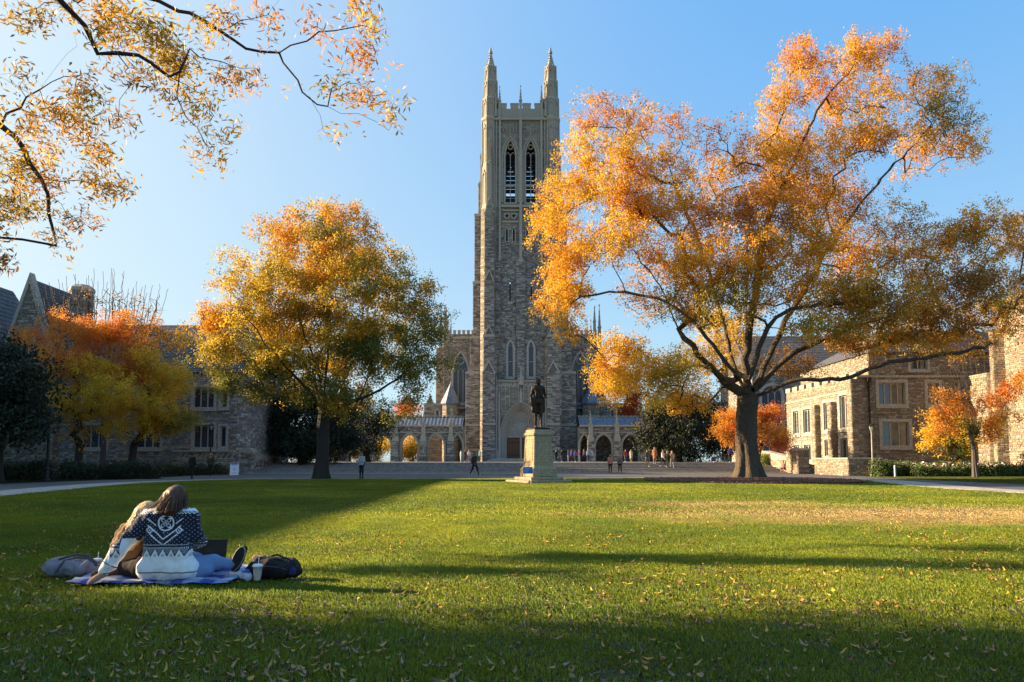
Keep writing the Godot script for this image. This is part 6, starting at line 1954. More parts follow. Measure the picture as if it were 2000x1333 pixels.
func passers_by() -> void:
	var K := Color(0.015, 0.015, 0.018)
	var W := Color(0.6, 0.6, 0.62)
	walker(375, 47.5, 0.0, PI * 0.9, "person in black standing on the road beside the woman in the brown top", {"top": K, "legs": K, "shoes": K, "stride": 0.12})
	walker(411, 49.0, 0.0, PI, "woman in a brown top with light hair walking towards the sandwich board", {"top": Color(0.09, 0.05, 0.03), "legs": K, "hair": Color(0.42, 0.25, 0.12), "long": true, "stride": 0.25, "bend1": 1.4, "bend-1": 1.4})
	walker(706, 45.2, 0.02, -0.4, "student in a white shirt with dark backpack standing by the round oak", {"top": W, "legs": K, "bag": Color(0.03, 0.03, 0.05), "bend1": 1.6, "bend-1": 1.6, "shoes": K})
	walker(927, 53.0, 0.0, 0.8, "person in dark clothes walking in front of the terrace steps", {"top": Color(0.04, 0.035, 0.05), "legs": K, "bag": Color(0.05, 0.02, 0.03), "stride": 0.42, "height": 1.8})
	walker(1192, 65.0, 0.0, PI, "woman in a pink jacket walking towards the steps", {"top": Color(0.6, 0.3, 0.27), "legs": K, "hair": Color(0.4, 0.22, 0.1), "long": true, "stride": 0.2})
	walker(1211, 65.4, 0.0, PI, "woman in a grey top beside the woman in pink", {"top": Color(0.2, 0.19, 0.2), "legs": K, "hair": Color(0.45, 0.22, 0.08), "long": true, "stride": 0.25})
	var g := "group on the steps right of the statue"
	walker(1264, 71.5, 0.57, 0.5, "person in dark grey coming down the steps, leftmost of the group", {"top": Color(0.08, 0.08, 0.08), "legs": Color(0.12, 0.1, 0.08), "stride": 0.2}, g)
	walker(1279, 73.2, 0.86, -0.3, "person in a long tan coat on the steps", {"top": Color(0.42, 0.2, 0.1), "legs": Color(0.4, 0.25, 0.15), "coat": true, "long": true}, g)
	walker(1295, 71.0, 0.57, 0.9, "person in a white jacket with dark trousers on the steps", {"top": W, "legs": K, "stride": 0.3, "hair": Color(0.2, 0.1, 0.05)}, g)
	walker(1304, 70.0, 0.43, -0.5, "person in a black jacket striding down the steps", {"top": K, "legs": K, "stride": 0.45, "skin": SKIN}, g)
	walker(1313, 70.5, 0.43, 0.2, "woman in a cream top and grey trousers, rightmost of the group on the steps", {"top": Color(0.55, 0.4, 0.25), "legs": Color(0.25, 0.26, 0.28), "long": true, "hair": Color(0.4, 0.22, 0.1), "stride": 0.2}, g)
	walker(1394, 74.2, 0.58, 0.2, "person in blue sitting on the steps between magnolia and oak trunk", {"top": Color(0.05, 0.06, 0.2), "legs": Color(0.2, 0.2, 0.4), "sit": true, "bare": SKIN})
	walker(1427, 75.5, 1.0, 0.0, "person in a blue shirt half hidden by the oak trunk", {"top": Color(0.05, 0.05, 0.22), "legs": K})
	walker(1530, 68.0, 0.0, -0.6, "person in pink sitting against the right stone pier", {"top": Color(0.55, 0.3, 0.28), "legs": K, "sit": true, "bare": SKIN, "hair": Color(0.08, 0.04, 0.03)})
	walker(1222, 100.0, 1.0, 0.2, "person in a red top in the right cloister arch", {"top": Color(0.3, 0.05, 0.06), "legs": Color(0.12, 0.14, 0.22)})
	walker(1233, 99.0, 1.0, -0.3, "woman in a pale dress beside the red top in the cloister arch", {"top": Color(0.5, 0.45, 0.38), "legs": SKIN, "skirt": Color(0.5, 0.45, 0.38), "long": true})
	var q := "crowd right of the portal"
	var crowd := [[1086, 97, K, "person in black with a pram shaped bag, leftmost of the crowd"], [1097, 98, Color(0.03, 0.03, 0.06), "person in navy, second in the crowd right of the portal"], [1110, 98.5, K, "person in a dark coat in the middle of the crowd"], [1117, 97.5, Color(0.04, 0.05, 0.25), "person in bright blue in the crowd right of the portal"], [1124, 98, Color(0.22, 0.22, 0.42), "person in lilac in the crowd right of the portal"], [1132, 97, Color(0.35, 0.06, 0.06), "woman in a red top in the crowd"], [1141, 98, Color(0.02, 0.02, 0.05), "person in dark blue right of the red top"], [1149, 97.5, Color(0.38, 0.42, 0.55), "person in pale blue near the right cloister"], [1157, 98, Color(0.5, 0.55, 0.68), "person in white, rightmost of the crowd by the cloister"]]
	for i in crowd.size():
		var c: Array = crowd[i]
		walker(c[0], c[1], 1.0, i * 0.9, c[3], {"top": c[2], "legs": [K, Color(0.06, 0.07, 0.12), Color(0.2, 0.2, 0.3)][i % 3], "height": 1.62 + 0.05 * (i % 4), "bend1": 0.4 * (i % 3), "long": i % 3 == 1}, q)
	var q2 := "group left of the portal"
	var crowd2 := [[900, 97, Color(0.4, 0.42, 0.45), "person in grey, leftmost of the group left of the portal"], [908, 98, Color(0.1, 0.05, 0.05), "person in maroon left of the portal"], [916, 97, W, "person in white left of the portal"], [937, 96, Color(0.03, 0.28, 0.42), "person with a turquoise jacket left of the portal steps"]]
	for i in crowd2.size():
		var c: Array = crowd2[i]
		walker(c[0], c[1], 1.0, 2.0 - i, c[3], {"top": c[2], "legs": [W, K, Color(0.3, 0.33, 0.4), K][i], "height": 1.65 + 0.06 * (i % 2), "long": i == 2}, q2)
	walker(515, 78.0, 1.0, 0.4, "person in a dark jacket on the terrace beside the left stone pier", {"top": Color(0.03, 0.03, 0.03), "legs": K})
	walker(605, 76.5, 1.0, -0.6, "person in navy with bare arms left of the round oak's trunk", {"top": Color(0.02, 0.03, 0.12), "legs": K, "short": true})


# ---------------------------------------------------------------- statue
func statue() -> void:
	var o := Vector3(1.42, 0.03, -38.6)
	var turn := deg_to_rad(27.0)
	var p := thing("pedestal", "tall tapering sandstone pedestal on stepped slabs under the bronze statue", "pedestal", o, turn)
	var parts := [[1.32, 0.0, 0.13, "base_step"], [0.98, 0.13, 0.3, "base_step"], [0.74, 0.3, 0.74, "plinth"]]
	for a in parts:
		var b := MB.new()
		b.bevel(Vector3(-a[0], a[1], -a[0]), Vector3(a[0], a[2], a[0]), 0.03)
		obj(a[3], b, M.pedestal_stone, p)
	var sh := MB.new()
	var lv := [[0.70, 0.74], [0.64, 0.84], [0.60, 0.90], [0.535, 2.42], [0.535, 2.46], [0.60, 2.52], [0.60, 2.62], [0.54, 2.68], [0.50, 2.82]]
	for i in lv.size() - 1:
		var a: float = lv[i][0]
		var b: float = lv[i + 1][0]
		var y0: float = lv[i][1]
		var y1: float = lv[i + 1][1]
		for s in 4:
			sh.xf = Transform3D(Basis(Vector3.UP, s * PI / 2), Vector3.ZERO)
			sh.quad(Vector3(-a + 0.03, y0, a), Vector3(a - 0.03, y0, a), Vector3(b - 0.03, y1, b), Vector3(-b + 0.03, y1, b))
			sh.quad(Vector3(a - 0.03, y0, a), Vector3(a, y0, a - 0.03), Vector3(b, y1, b - 0.03), Vector3(b - 0.03, y1, b))
	sh.xf = Transform3D()
	sh.quad(Vector3(-0.50, 2.82, 0.50), Vector3(0.50, 2.82, 0.50), Vector3(0.50, 2.82, -0.50), Vector3(-0.50, 2.82, -0.50))
	var die := obj("die", sh, M.pedestal_stone, p)
	for s in 4:
		var pn := MB.new()
		pn.xf = Transform3D(Basis(Vector3.UP, s * PI / 2) * Basis(Vector3.RIGHT, -0.043), Vector3.ZERO)
		pn.ring(PackedVector2Array([Vector2(0.4, 1.05), Vector2(0.4, 2.3), Vector2(-0.4, 2.3), Vector2(-0.4, 1.05)]), PackedVector2Array([Vector2(0.37, 1.08), Vector2(0.37, 2.27), Vector2(-0.37, 2.27), Vector2(-0.37, 1.08)]), 0.60, 0.655)
		obj("panel_moulding", pn, M.pedestal_stone, die)
	var c := Color.WHITE
	var f := figure({"top": c, "legs": c, "shoes": c, "hair": c, "skin": c, "height": 2.68, "bend1": 1.5, "arm1": -0.2, "bend-1": 0.15, "spread": 0.09, "stride": 0.06})
	var k := 2.68 / 1.75
	# frock coat with open skirts, collar, hat brim and cane
	for b in [[Vector3(-0.15, 1.0, 0.02), Vector3(-0.17, 0.62, -0.02), 0.09, 0.085], [Vector3(0.15, 1.0, 0.02), Vector3(0.17, 0.62, -0.02), 0.09, 0.085], [Vector3(0, 1.0, -0.08), Vector3(0, 0.6, -0.1), 0.11, 0.12], [Vector3(-0.06, 1.44, 0.07), Vector3(-0.1, 1.1, 0.12), 0.035, 0.03], [Vector3(0.06, 1.44, 0.07), Vector3(0.1, 1.1, 0.12), 0.035, 0.03], [Vector3(-0.09, 1.4, 0.0), Vector3(0.09, 1.4, 0.0), 0.12, 0.12]]:
		f.append(bone(b[0] * k, b[1] * k, b[2] * k, b[3] * k, c))
	f.append(bone(Vector3(-0.31, 0.95, 0.12) * k, Vector3(-0.36, 0.02, 0.22) * k, 0.022, 0.02, c))
	var st := place("statue", skin_mesh(f, 0.028, 0.035, 0.012), M.bronze)
	st.name = "bronze_statue"
	tag(st, "dark bronze statue of a standing man in a long coat with a cane", "statue")
	st.position = o + Vector3(0, 2.92, 0)
	st.rotation.y = 0.1
	var pl := MB.new()
	pl.bevel(Vector3(-0.47, 2.82, -0.47), Vector3(0.47, 2.93, 0.47), 0.03)
	obj("bronze_base", pl, M.bronze, p)


# ---------------------------------------------------------------- the couple on the blanket
func knit_texture() -> ImageTexture:
	var w := 280
	var h := 300
	var im := Image.create(w, h, false, Image.FORMAT_RGB8)
	var cream := Color(0.93, 0.93, 0.94)
	var navy := Color(0.10, 0.11, 0.21)
	var cx := 0.02
	for j in h:
		for i in w:
			# one stitch is 5 mm
			var si := i / 2
			var sj := (h - 1 - j) / 2
			var x := -0.35 + si * 0.005
			var y := sj * 0.005
			var a := absf(x - cx)
			var c := cream
			if x < -0.235 and y < 0.40: y = minf(y, 0.2) if y > 0.09 else 0.1
			if y < 0.085:
				if y > 0.07: c = navy.lerp(cream, 0.25)
			elif y < 0.225: c = cream
			elif y < 0.30:
				var t := absf(fposmod(x - cx, 0.075) - 0.0375)
				var lim := 0.225 + t * 1.9
				if y > lim: c = navy if (si + sj) % 3 != 0 or y < lim + 0.012 else cream
				var dd := absf(fposmod(x - cx + 0.0375, 0.075) - 0.0375) + absf(y - 0.235)
				if dd < 0.014 and dd > 0.006: c = navy
			elif y < 0.312: c = cream if si % 2 == 0 else navy
			elif y < 0.33: c = navy
			elif y < 0.338: c = cream if si % 2 == 0 else navy
			else:
				c = navy
				var ui := i / 4
				var uj := (h - 1 - j) / 4
				if (ui % 4 == 0 and uj % 4 == 0) or ((ui + 2) % 4 == 0 and (uj + 2) % 4 == 0): c = navy.lerp(cream, 0.55)
				for k in 3:
					var l := absf(y - (0.33 + k * 0.058 + a * 0.8))
					var reach := 0.13 + k * 0.025
					if a < reach and y < 0.58:
						if l < 0.008: c = cream
						elif l < 0.02: c = navy
				for e in [-1.0, 1.0]:
					var m := absf(x - cx - e * 0.135) + absf(y - 0.47)
					if m < 0.036: c = cream if m > 0.02 or m < 0.01 else navy
				var q := Vector2(x - cx - 0.01, (y - 0.535) * 1.05)
				var r := q.length()
				if r < 0.094:
					c = navy
					if r > 0.064 and r < 0.08: c = cream
					elif r <= 0.064:
						var th := q.angle()
						var petal := absf(sin(th * 2.0)) * 0.056
						if absf(r - petal) < 0.0075: c = cream
						elif r < petal * 0.55: c = cream if (ui + uj) % 2 == 0 else navy
				if y > 0.615: c = navy if (si / 3 + sj / 2) % 2 == 0 and y < 0.645 else cream
			var v := 0.9 + 0.1 * float((i + j) % 2)
			im.set_pixel(i, j, Color(c.r * v, c.g * v, c.b * v))
	return ImageTexture.create_from_image(im)


func strands(mb: MB, from_c: Vector3, from_r: float, path: Array, end_r: float, count: int, cols: Array, thick := 0.006) -> void:
	# hair locks that start on the skull and follow a path
	for i in count:
		var dirv := Vector3(rng.randfn(), rng.randfn() * 0.6 + 0.55, rng.randfn() * 0.8 + 0.35).normalized()
		var pts := PackedVector3Array([from_c + dirv * from_r * 0.97])
		var rr := PackedFloat32Array([thick * 0.8])
		var jit := Vector3(rng.randfn(), rng.randfn() * 0.4, rng.randfn())
		var side := Vector3(dirv.x, 0, dirv.z).normalized()
		pts.push_back(from_c + (side * 1.02 + Vector3(0, dirv.y * 0.4 - 0.05, 0)) * from_r); rr.push_back(thick)
		for k in path.size():
			var p: Vector3 = path[k]
			var spread := lerpf(from_r * 0.75, end_r, float(k) / maxf(1.0, path.size() - 1))
			pts.push_back(p + side * spread * 1.1 + jit * spread * 0.22); rr.push_back(thick * (1.0 if k < path.size() - 1 else 0.35))
		mb.col = cols[rng.randi() % cols.size()]
		mb.tube(pts, rr, 4, false)


func hand(bones: Array, wrist: Vector3, dirv: Vector3, palm_n: Vector3, c: Color, thumb_side: float) -> void:
	# palm, four unequal bent fingers and a thumb
	var side := dirv.cross(palm_n).normalized()
	var pk := wrist + dirv * 0.075
	bones.append(bone(wrist, pk - side * 0.018, 0.024, 0.02, c))
	bones.append(bone(wrist, pk + side * 0.018, 0.024, 0.02, c))
	for k in 4:
		var o := pk + side * (-0.03 + k * 0.02)
		var l: float = [0.062, 0.075, 0.07, 0.055][k]
		var m := o + dirv * l * 0.55 + side * (k - 1.5) * 0.006
		bones.append(bone(o, m, 0.0095, 0.009, c))
		bones.append(bone(m, m + (dirv - palm_n * 0.35).normalized() * l * 0.5, 0.009, 0.0075, c))
	var t0 := wrist + dirv * 0.03 + side * thumb_side * 0.025
	var t1 := t0 + (dirv * 0.6 + side * thumb_side).normalized() * 0.035
	bones.append(bone(t0, t1, 0.012, 0.010, c))
	bones.append(bone(t1, t1 + (dirv + side * thumb_side * 0.4).normalized() * 0.028, 0.010, 0.008, c))


func couple() -> void:
	rng.seed = 5150
	var O := ground(330, 6.9, 0.075)
	var V := func(x: float, y: float, z: float) -> Vector3: return Vector3(x, y, z)
	var s := SKIN
	# ---- person in the patterned cardigan
	var a := thing("person", "person with brown hair in a navy and white patterned cardigan sitting on the blanket", "person", O, 0.0, "couple on the blanket")
	var body := []
	body.append(bone(V.call(0.03, 0.12, 0), V.call(0.02, 0.52, -0.01), 0.09, 0.075, s))
	body.append(bone(V.call(0.02, 0.52, -0.01), V.call(0.055, 0.67, -0.03), 0.055, 0.045, s))
	body.append(bone(V.call(0.06, 0.735, -0.045), V.call(0.07, 0.80, -0.035), 0.07, 0.078, s))
	body.append(bone(V.call(0.065, 0.755, -0.11), V.call(0.065, 0.735, -0.125), 0.012, 0.016, s))
	body.append(bone(V.call(0.145, 0.765, -0.04), V.call(0.145, 0.745, -0.035), 0.016, 0.014, s))
	for e in [[-0.10, 0.10, 0.04, -0.44, 0.06, -0.84], [0.15, 0.12, 0.36, -0.19, 0.54, -0.29]]:
		var hip := Vector3(e[0], 0.11, -0.03)
		var kn := Vector3(e[2], 0.13, e[3])
		var an := Vector3(e[4], 0.095, e[5])
		body.append(bone(hip, kn, 0.075, 0.055, s))
		body.append(bone(kn, an, 0.05, 0.034, s))
		body.append(bone(an, an + Vector3(0.05, 0.14, -0.03), 0.034, 0.03, s))
	body.append(bone(V.call(-0.18, 0.58, 0.01), V.call(-0.36, 0.33, 0.10), 0.05, 0.04, s))
	body.append(bone(V.call(-0.36, 0.33, 0.10), V.call(-0.49, 0.085, 0.16), 0.038, 0.026, s))
	hand(body, V.call(-0.495, 0.075, 0.162), Vector3(-0.62, -0.42, 0.5).normalized(), Vector3(0, 1, 0), s, 1.0)
	body.append(bone(V.call(0.2, 0.58, -0.01), V.call(0.25, 0.35, -0.16), 0.05, 0.04, s))
	body.append(bone(V.call(0.25, 0.35, -0.16), V.call(0.1, 0.28, -0.32), 0.036, 0.028, s))
	hand(body, V.call(0.09, 0.275, -0.33), Vector3(-0.8, -0.2, -0.5).normalized(), Vector3(0, 1, 0), s, -1.0)
	place("body", skin_mesh(body, 0.011, 0.016), M.cloth, a)
	var k := Color.WHITE
	var knit := []
	for x in [-0.11, 0.02, 0.15]:
		knit.append(bone(V.call(x, 0.13, 0.0), V.call(x * 0.85 + 0.004, 0.36, 0.02), 0.112, 0.098, k))
		knit.append(bone(V.call(x * 0.85 + 0.004, 0.36, 0.02), V.call(x * 0.9 + 0.004, 0.55, 0.0), 0.098, 0.09, k))
	knit.append(bone(V.call(-0.15, 0.105, 0.01), V.call(0.2, 0.105, 0.01), 0.115, 0.115, k))
	knit.append(bone(V.call(-0.15, 0.58, 0.0), V.call(0.205, 0.585, -0.01), 0.088, 0.09, k))
	knit.append(bone(V.call(-0.04, 0.61, 0.0), V.call(0.13, 0.615, -0.005), 0.075, 0.075, k))
	knit.append(bone(V.call(-0.18, 0.57, 0.01), V.call(-0.30, 0.42, 0.07), 0.082, 0.072, k))
	knit.append(bone(V.call(-0.30, 0.42, 0.07), V.call(-0.38, 0.30, 0.11), 0.072, 0.066, k))
	knit.append(bone(V.call(-0.38, 0.30, 0.11), V.call(-0.455, 0.16, 0.145), 0.068, 0.064, k))
	knit.append(bone(V.call(-0.455, 0.155, 0.145), V.call(-0.485, 0.105, 0.158), 0.05, 0.044, k))
	knit.append(bone(V.call(0.205, 0.57, -0.01), V.call(0.245, 0.42, -0.06), 0.085, 0.07, k))
	knit.append(bone(V.call(0.245, 0.42, -0.06), V.call(0.225, 0.34, -0.17), 0.07, 0.062, k))
	knit.append(bone(V.call(0.24, 0.34, -0.18), V.call(0.13, 0.29, -0.30), 0.06, 0.05, k))
	var wool := StandardMaterial3D.new()
	wool.resource_name = "wool"
	wool.albedo_texture = knit_texture()
	wool.roughness = 0.95
	wool.rim_enabled = true
	wool.rim = 0.3
	var planar := Transform3D(Basis(Vector3(1.0 / 0.7, 0, 0), Vector3(0, 1.0 / 0.75, 0), Vector3(0, 0, 1)), Vector3(0.5, 0.0, 0.0))
	var cg := place("cardigan", skin_mesh(knit, 0.010, 0.020, 0.016, planar, true), wool, a)
	var hem := MB.new()
	hem.col = Color(0.03, 0.035, 0.09)
	var hp := PackedVector3Array(); var hr := PackedFloat32Array()
	var cd := Vector3(-0.075, -0.14, 0.035).normalized()
	var cu := cd.cross(Vector3.FORWARD).normalized()
	var cv := cd.cross(cu)
	for i in 17:
		var w := TAU * i / 16
		hp.push_back(Vector3(-0.452, 0.162, 0.144) + (cu * cos(w) + cv * sin(w)) * 0.066); hr.push_back(0.0045)
	hem.tube(hp, hr, 5)
	obj("cuff_stripe", hem, M.cloth, cg)
	var den := Color(0.20, 0.31, 0.54)
	var jean := []
	for e in [[-0.10, 0.04, -0.44, 0.06, -0.8], [0.15, 0.36, -0.19, 0.50, -0.27]]:
		jean.append(bone(Vector3(e[0], 0.12, -0.03), Vector3(e[1], 0.13, e[2]), 0.10, 0.075, den))
		jean.append(bone(Vector3(e[1], 0.13, e[2]), Vector3(e[3], 0.10, e[4]), 0.073, 0.052, den))
	jean.append(bone(V.call(-0.08, 0.1, -0.02), V.call(0.16, 0.1, -0.02), 0.10, 0.11, den))
	jean.append(bone(V.call(0.2, 0.08, 0.0), V.call(0.36, 0.07, -0.1), 0.075, 0.06, den))
	place("jeans", skin_mesh(jean, 0.013, 0.02, 0.012), M.cloth, a)
	for e in [Vector3(0.545, 0.07, -0.30), Vector3(0.06, 0.07, -0.86)]:
		var ax := Vector3(0.36, 0.92, -0.12).normalized()
		var bl := Color(0.014, 0.013, 0.014)
		var so := place("shoe", skin_mesh([bone(e, e + ax * 0.09, 0.05, 0.048, bl), bone(e + ax * 0.09, e + ax * 0.19 + Vector3(0.01, 0, 0.01), 0.05, 0.036, bl), bone(e + Vector3(0, 0.03, -0.03), e + Vector3(-0.05, 0.05, -0.01), 0.045, 0.045, bl)], 0.012, 0.014), M.cloth, a)
		# outsole turned to the viewer: dark tread plate with a pale edge
		var acr := ax.cross(Vector3(0.12, 0.1, 1.0)).normalized()
		var nrm := acr.cross(ax).normalized()
		var ring_ := PackedVector2Array(); var sp := PackedVector3Array(); var sr := PackedFloat32Array()
		for i in 21:
			var w := TAU * i / 20
			var q := Vector2(cos(w) * 0.125, sin(w) * (0.046 + 0.006 * cos(w)))
			if i < 20: ring_.push_back(q)
			sp.push_back(e + ax * (0.085 + q.x) + acr * q.y + nrm * 0.042); sr.push_back(0.0075)
		var tread := MB.new()
		tread.col = Color(0.02, 0.018, 0.018)
		tread.xf = Transform3D(Basis(ax, acr, ax.cross(acr)), e + ax * 0.085 + nrm * 0.042)
		tread.prism(ring_, -0.008, 0.008)
		obj("tread", tread, M.cloth, so)
		var sole := MB.new()
		sole.col = Color(0.5, 0.46, 0.4)
		sole.tube(sp, sr, 6)
		obj("sole_edge", sole, M.cloth, so)
	var hb := [Color(0.075, 0.03, 0.013), Color(0.12, 0.048, 0.02), Color(0.055, 0.022, 0.01), Color(0.17, 0.07, 0.025)]
	var hm := []
	hm.append(bone(V.call(0.065, 0.765, -0.02), V.call(0.07, 0.80, -0.025), 0.092, 0.088, hb[0]))
	hm.append(bone(V.call(0.055, 0.78, 0.0), V.call(0.045, 0.68, 0.035), 0.09, 0.10, hb[0]))
	hm.append(bone(V.call(0.06, 0.75, 0.0), V.call(-0.01, 0.67, 0.03), 0.07, 0.06, hb[0]))
	hm.append(bone(V.call(0.07, 0.75, 0.0), V.call(0.115, 0.67, 0.025), 0.07, 0.06, hb[0]))
	var ha := place("hair", skin_mesh(hm, 0.013, 0.02, 0.014), M.hair, a)
	var sa := MB.new()
	strands(sa, V.call(0.065, 0.785, -0.018), 0.102, [V.call(0.06, 0.74, 0.005), V.call(0.05, 0.655, 0.02)], 0.105, 520, hb, 0.0042)
	strands(sa, V.call(0.065, 0.785, -0.015), 0.104, [V.call(0.03, 0.74, 0.03), V.call(0.0, 0.66, 0.06)], 0.13, 70, hb, 0.0022)
	obj("locks", sa, M.hair, ha)
	# ---- person with long fair hair
	var b := thing("person", "person with long fair hair and a brown fleece leaning on the cardigan shoulder", "person", O, 0.0, "couple on the blanket")
	var bb := []
	bb.append(bone(V.call(-0.42, 0.12, -0.26), V.call(-0.37, 0.42, -0.23), 0.09, 0.075, s))
	bb.append(bone(V.call(-0.37, 0.42, -0.23), V.call(-0.29, 0.54, -0.2), 0.055, 0.048, s))
	bb.append(bone(V.call(-0.275, 0.585, -0.2), V.call(-0.265, 0.635, -0.19), 0.072, 0.082, s))
	bb.append(bone(V.call(-0.27, 0.60, -0.275), V.call(-0.27, 0.58, -0.29), 0.012, 0.014, s))
	for e in [[-0.48, -0.45, -0.7], [-0.33, -0.2, -0.75]]:
		bb.append(bone(Vector3(e[0], 0.11, -0.28), Vector3(e[1], 0.3, e[2]), 0.075, 0.055, s))
		bb.append(bone(Vector3(e[1], 0.3, e[2]), Vector3(e[1] + 0.05, 0.06, e[2] - 0.35), 0.05, 0.035, s))
		bb.append(bone(Vector3(e[1] + 0.05, 0.04, e[2] - 0.35), Vector3(e[1] + 0.06, 0.035, e[2] - 0.5), 0.036, 0.03, s))
	bb.append(bone(V.call(-0.5, 0.42, -0.25), V.call(-0.575, 0.24, -0.24), 0.045, 0.036, s))
	bb.append(bone(V.call(-0.575, 0.24, -0.24), V.call(-0.62, 0.08, -0.16), 0.034, 0.026, s))
	hand(bb, V.call(-0.625, 0.07, -0.155), Vector3(-0.5, -0.5, 0.5).normalized(), Vector3(0, 1, 0), s, 1.0)
	bb.append(bone(V.call(-0.25, 0.43, -0.22), V.call(-0.2, 0.25, -0.35), 0.045, 0.036, s))
	bb.append(bone(V.call(-0.2, 0.25, -0.35), V.call(-0.3, 0.25, -0.52), 0.034, 0.026, s))
	hand(bb, V.call(-0.305, 0.25, -0.53), Vector3(-0.6, 0.1, -0.6).normalized(), Vector3(0, 1, 0), s, -1.0)
	place("body", skin_mesh(bb, 0.012, 0.016), M.cloth, b)
	var fc := Color(0.30, 0.16, 0.06)
	var fl := []
	for x in [-0.48, -0.34]:
		fl.append(bone(V.call(x, 0.12, -0.25), V.call(x * 0.72 - 0.12, 0.40, -0.22), 0.12, 0.10, fc))
	fl.append(bone(V.call(-0.48, 0.42, -0.24), V.call(-0.28, 0.44, -0.21), 0.08, 0.075, fc))
	fl.append(bone(V.call(-0.50, 0.43, -0.23), V.call(-0.575, 0.26, -0.2), 0.078, 0.068, fc))
	fl.append(bone(V.call(-0.57, 0.25, -0.22), V.call(-0.61, 0.11, -0.16), 0.062, 0.05, fc))
	fl.append(bone(V.call(-0.25, 0.43, -0.21), V.call(-0.2, 0.26, -0.34), 0.07, 0.058, fc))
	fl.append(bone(V.call(-0.2, 0.26, -0.34), V.call(-0.28, 0.25, -0.48), 0.056, 0.045, fc))
	fl.append(bone(V.call(-0.55, 0.06, -0.15), V.call(-0.70, 0.02, -0.05), 0.06, 0.03, Color(0.09, 0.05, 0.03)))
	place("fleece", skin_mesh(fl, 0.012, 0.02, 0.03), M.cloth, b)
	var bk := Color(0.02, 0.017, 0.017)
	var tr := []
	for e in [[-0.48, -0.45, -0.7], [-0.33, -0.2, -0.75]]:
		tr.append(bone(Vector3(e[0], 0.11, -0.28), Vector3(e[1], 0.3, e[2]), 0.10, 0.075, bk))
		tr.append(bone(Vector3(e[1], 0.3, e[2]), Vector3(e[1] + 0.045, 0.08, e[2] - 0.32), 0.072, 0.055, bk))
	tr.append(bone(V.call(-0.5, 0.08, -0.2), V.call(-0.28, 0.09, -0.13), 0.09, 0.10, bk))
	tr.append(bone(V.call(-0.27, 0.1, -0.14), V.call(-0.22, 0.26, -0.16), 0.10, 0.085, bk))
	place("trousers", skin_mesh(tr, 0.014, 0.02, 0.01), M.cloth, b)
	var yb := [Color(0.55, 0.36, 0.17), Color(0.62, 0.43, 0.22), Color(0.45, 0.28, 0.12), Color(0.66, 0.48, 0.27), Color(0.36, 0.22, 0.10)]
	var bh := []
	bh.append(bone(V.call(-0.275, 0.615, -0.175), V.call(-0.27, 0.63, -0.18), 0.103, 0.098, yb[0]))
	bh.append(bone(V.call(-0.29, 0.60, -0.155), V.call(-0.345, 0.46, -0.12), 0.10, 0.07, yb[0]))
	bh.append(bone(V.call(-0.345, 0.46, -0.12), V.call(-0.39, 0.29, -0.11), 0.07, 0.03, yb[0]))
	var hh := place("hair", skin_mesh(bh, 0.013, 0.02, 0.014), M.hair, b)
	var sb := MB.new()
	strands(sb, V.call(-0.275, 0.62, -0.175), 0.108, [V.call(-0.295, 0.54, -0.14), V.call(-0.325, 0.45, -0.11), V.call(-0.35, 0.37, -0.08), V.call(-0.365, 0.31, -0.07)], 0.03, 380, yb, 0.0045)
	strands(sb, V.call(-0.275, 0.62, -0.175), 0.115, [V.call(-0.30, 0.54, -0.12), V.call(-0.34, 0.43, -0.09), V.call(-0.38, 0.32, -0.07)], 0.05, 70, yb, 0.0022)
	obj("locks", sb, M.hair, hh)


func bag_mesh(bones: Array, lump: float) -> ArrayMesh:
	return skin_mesh(bones, 0.014, 0.025, lump)


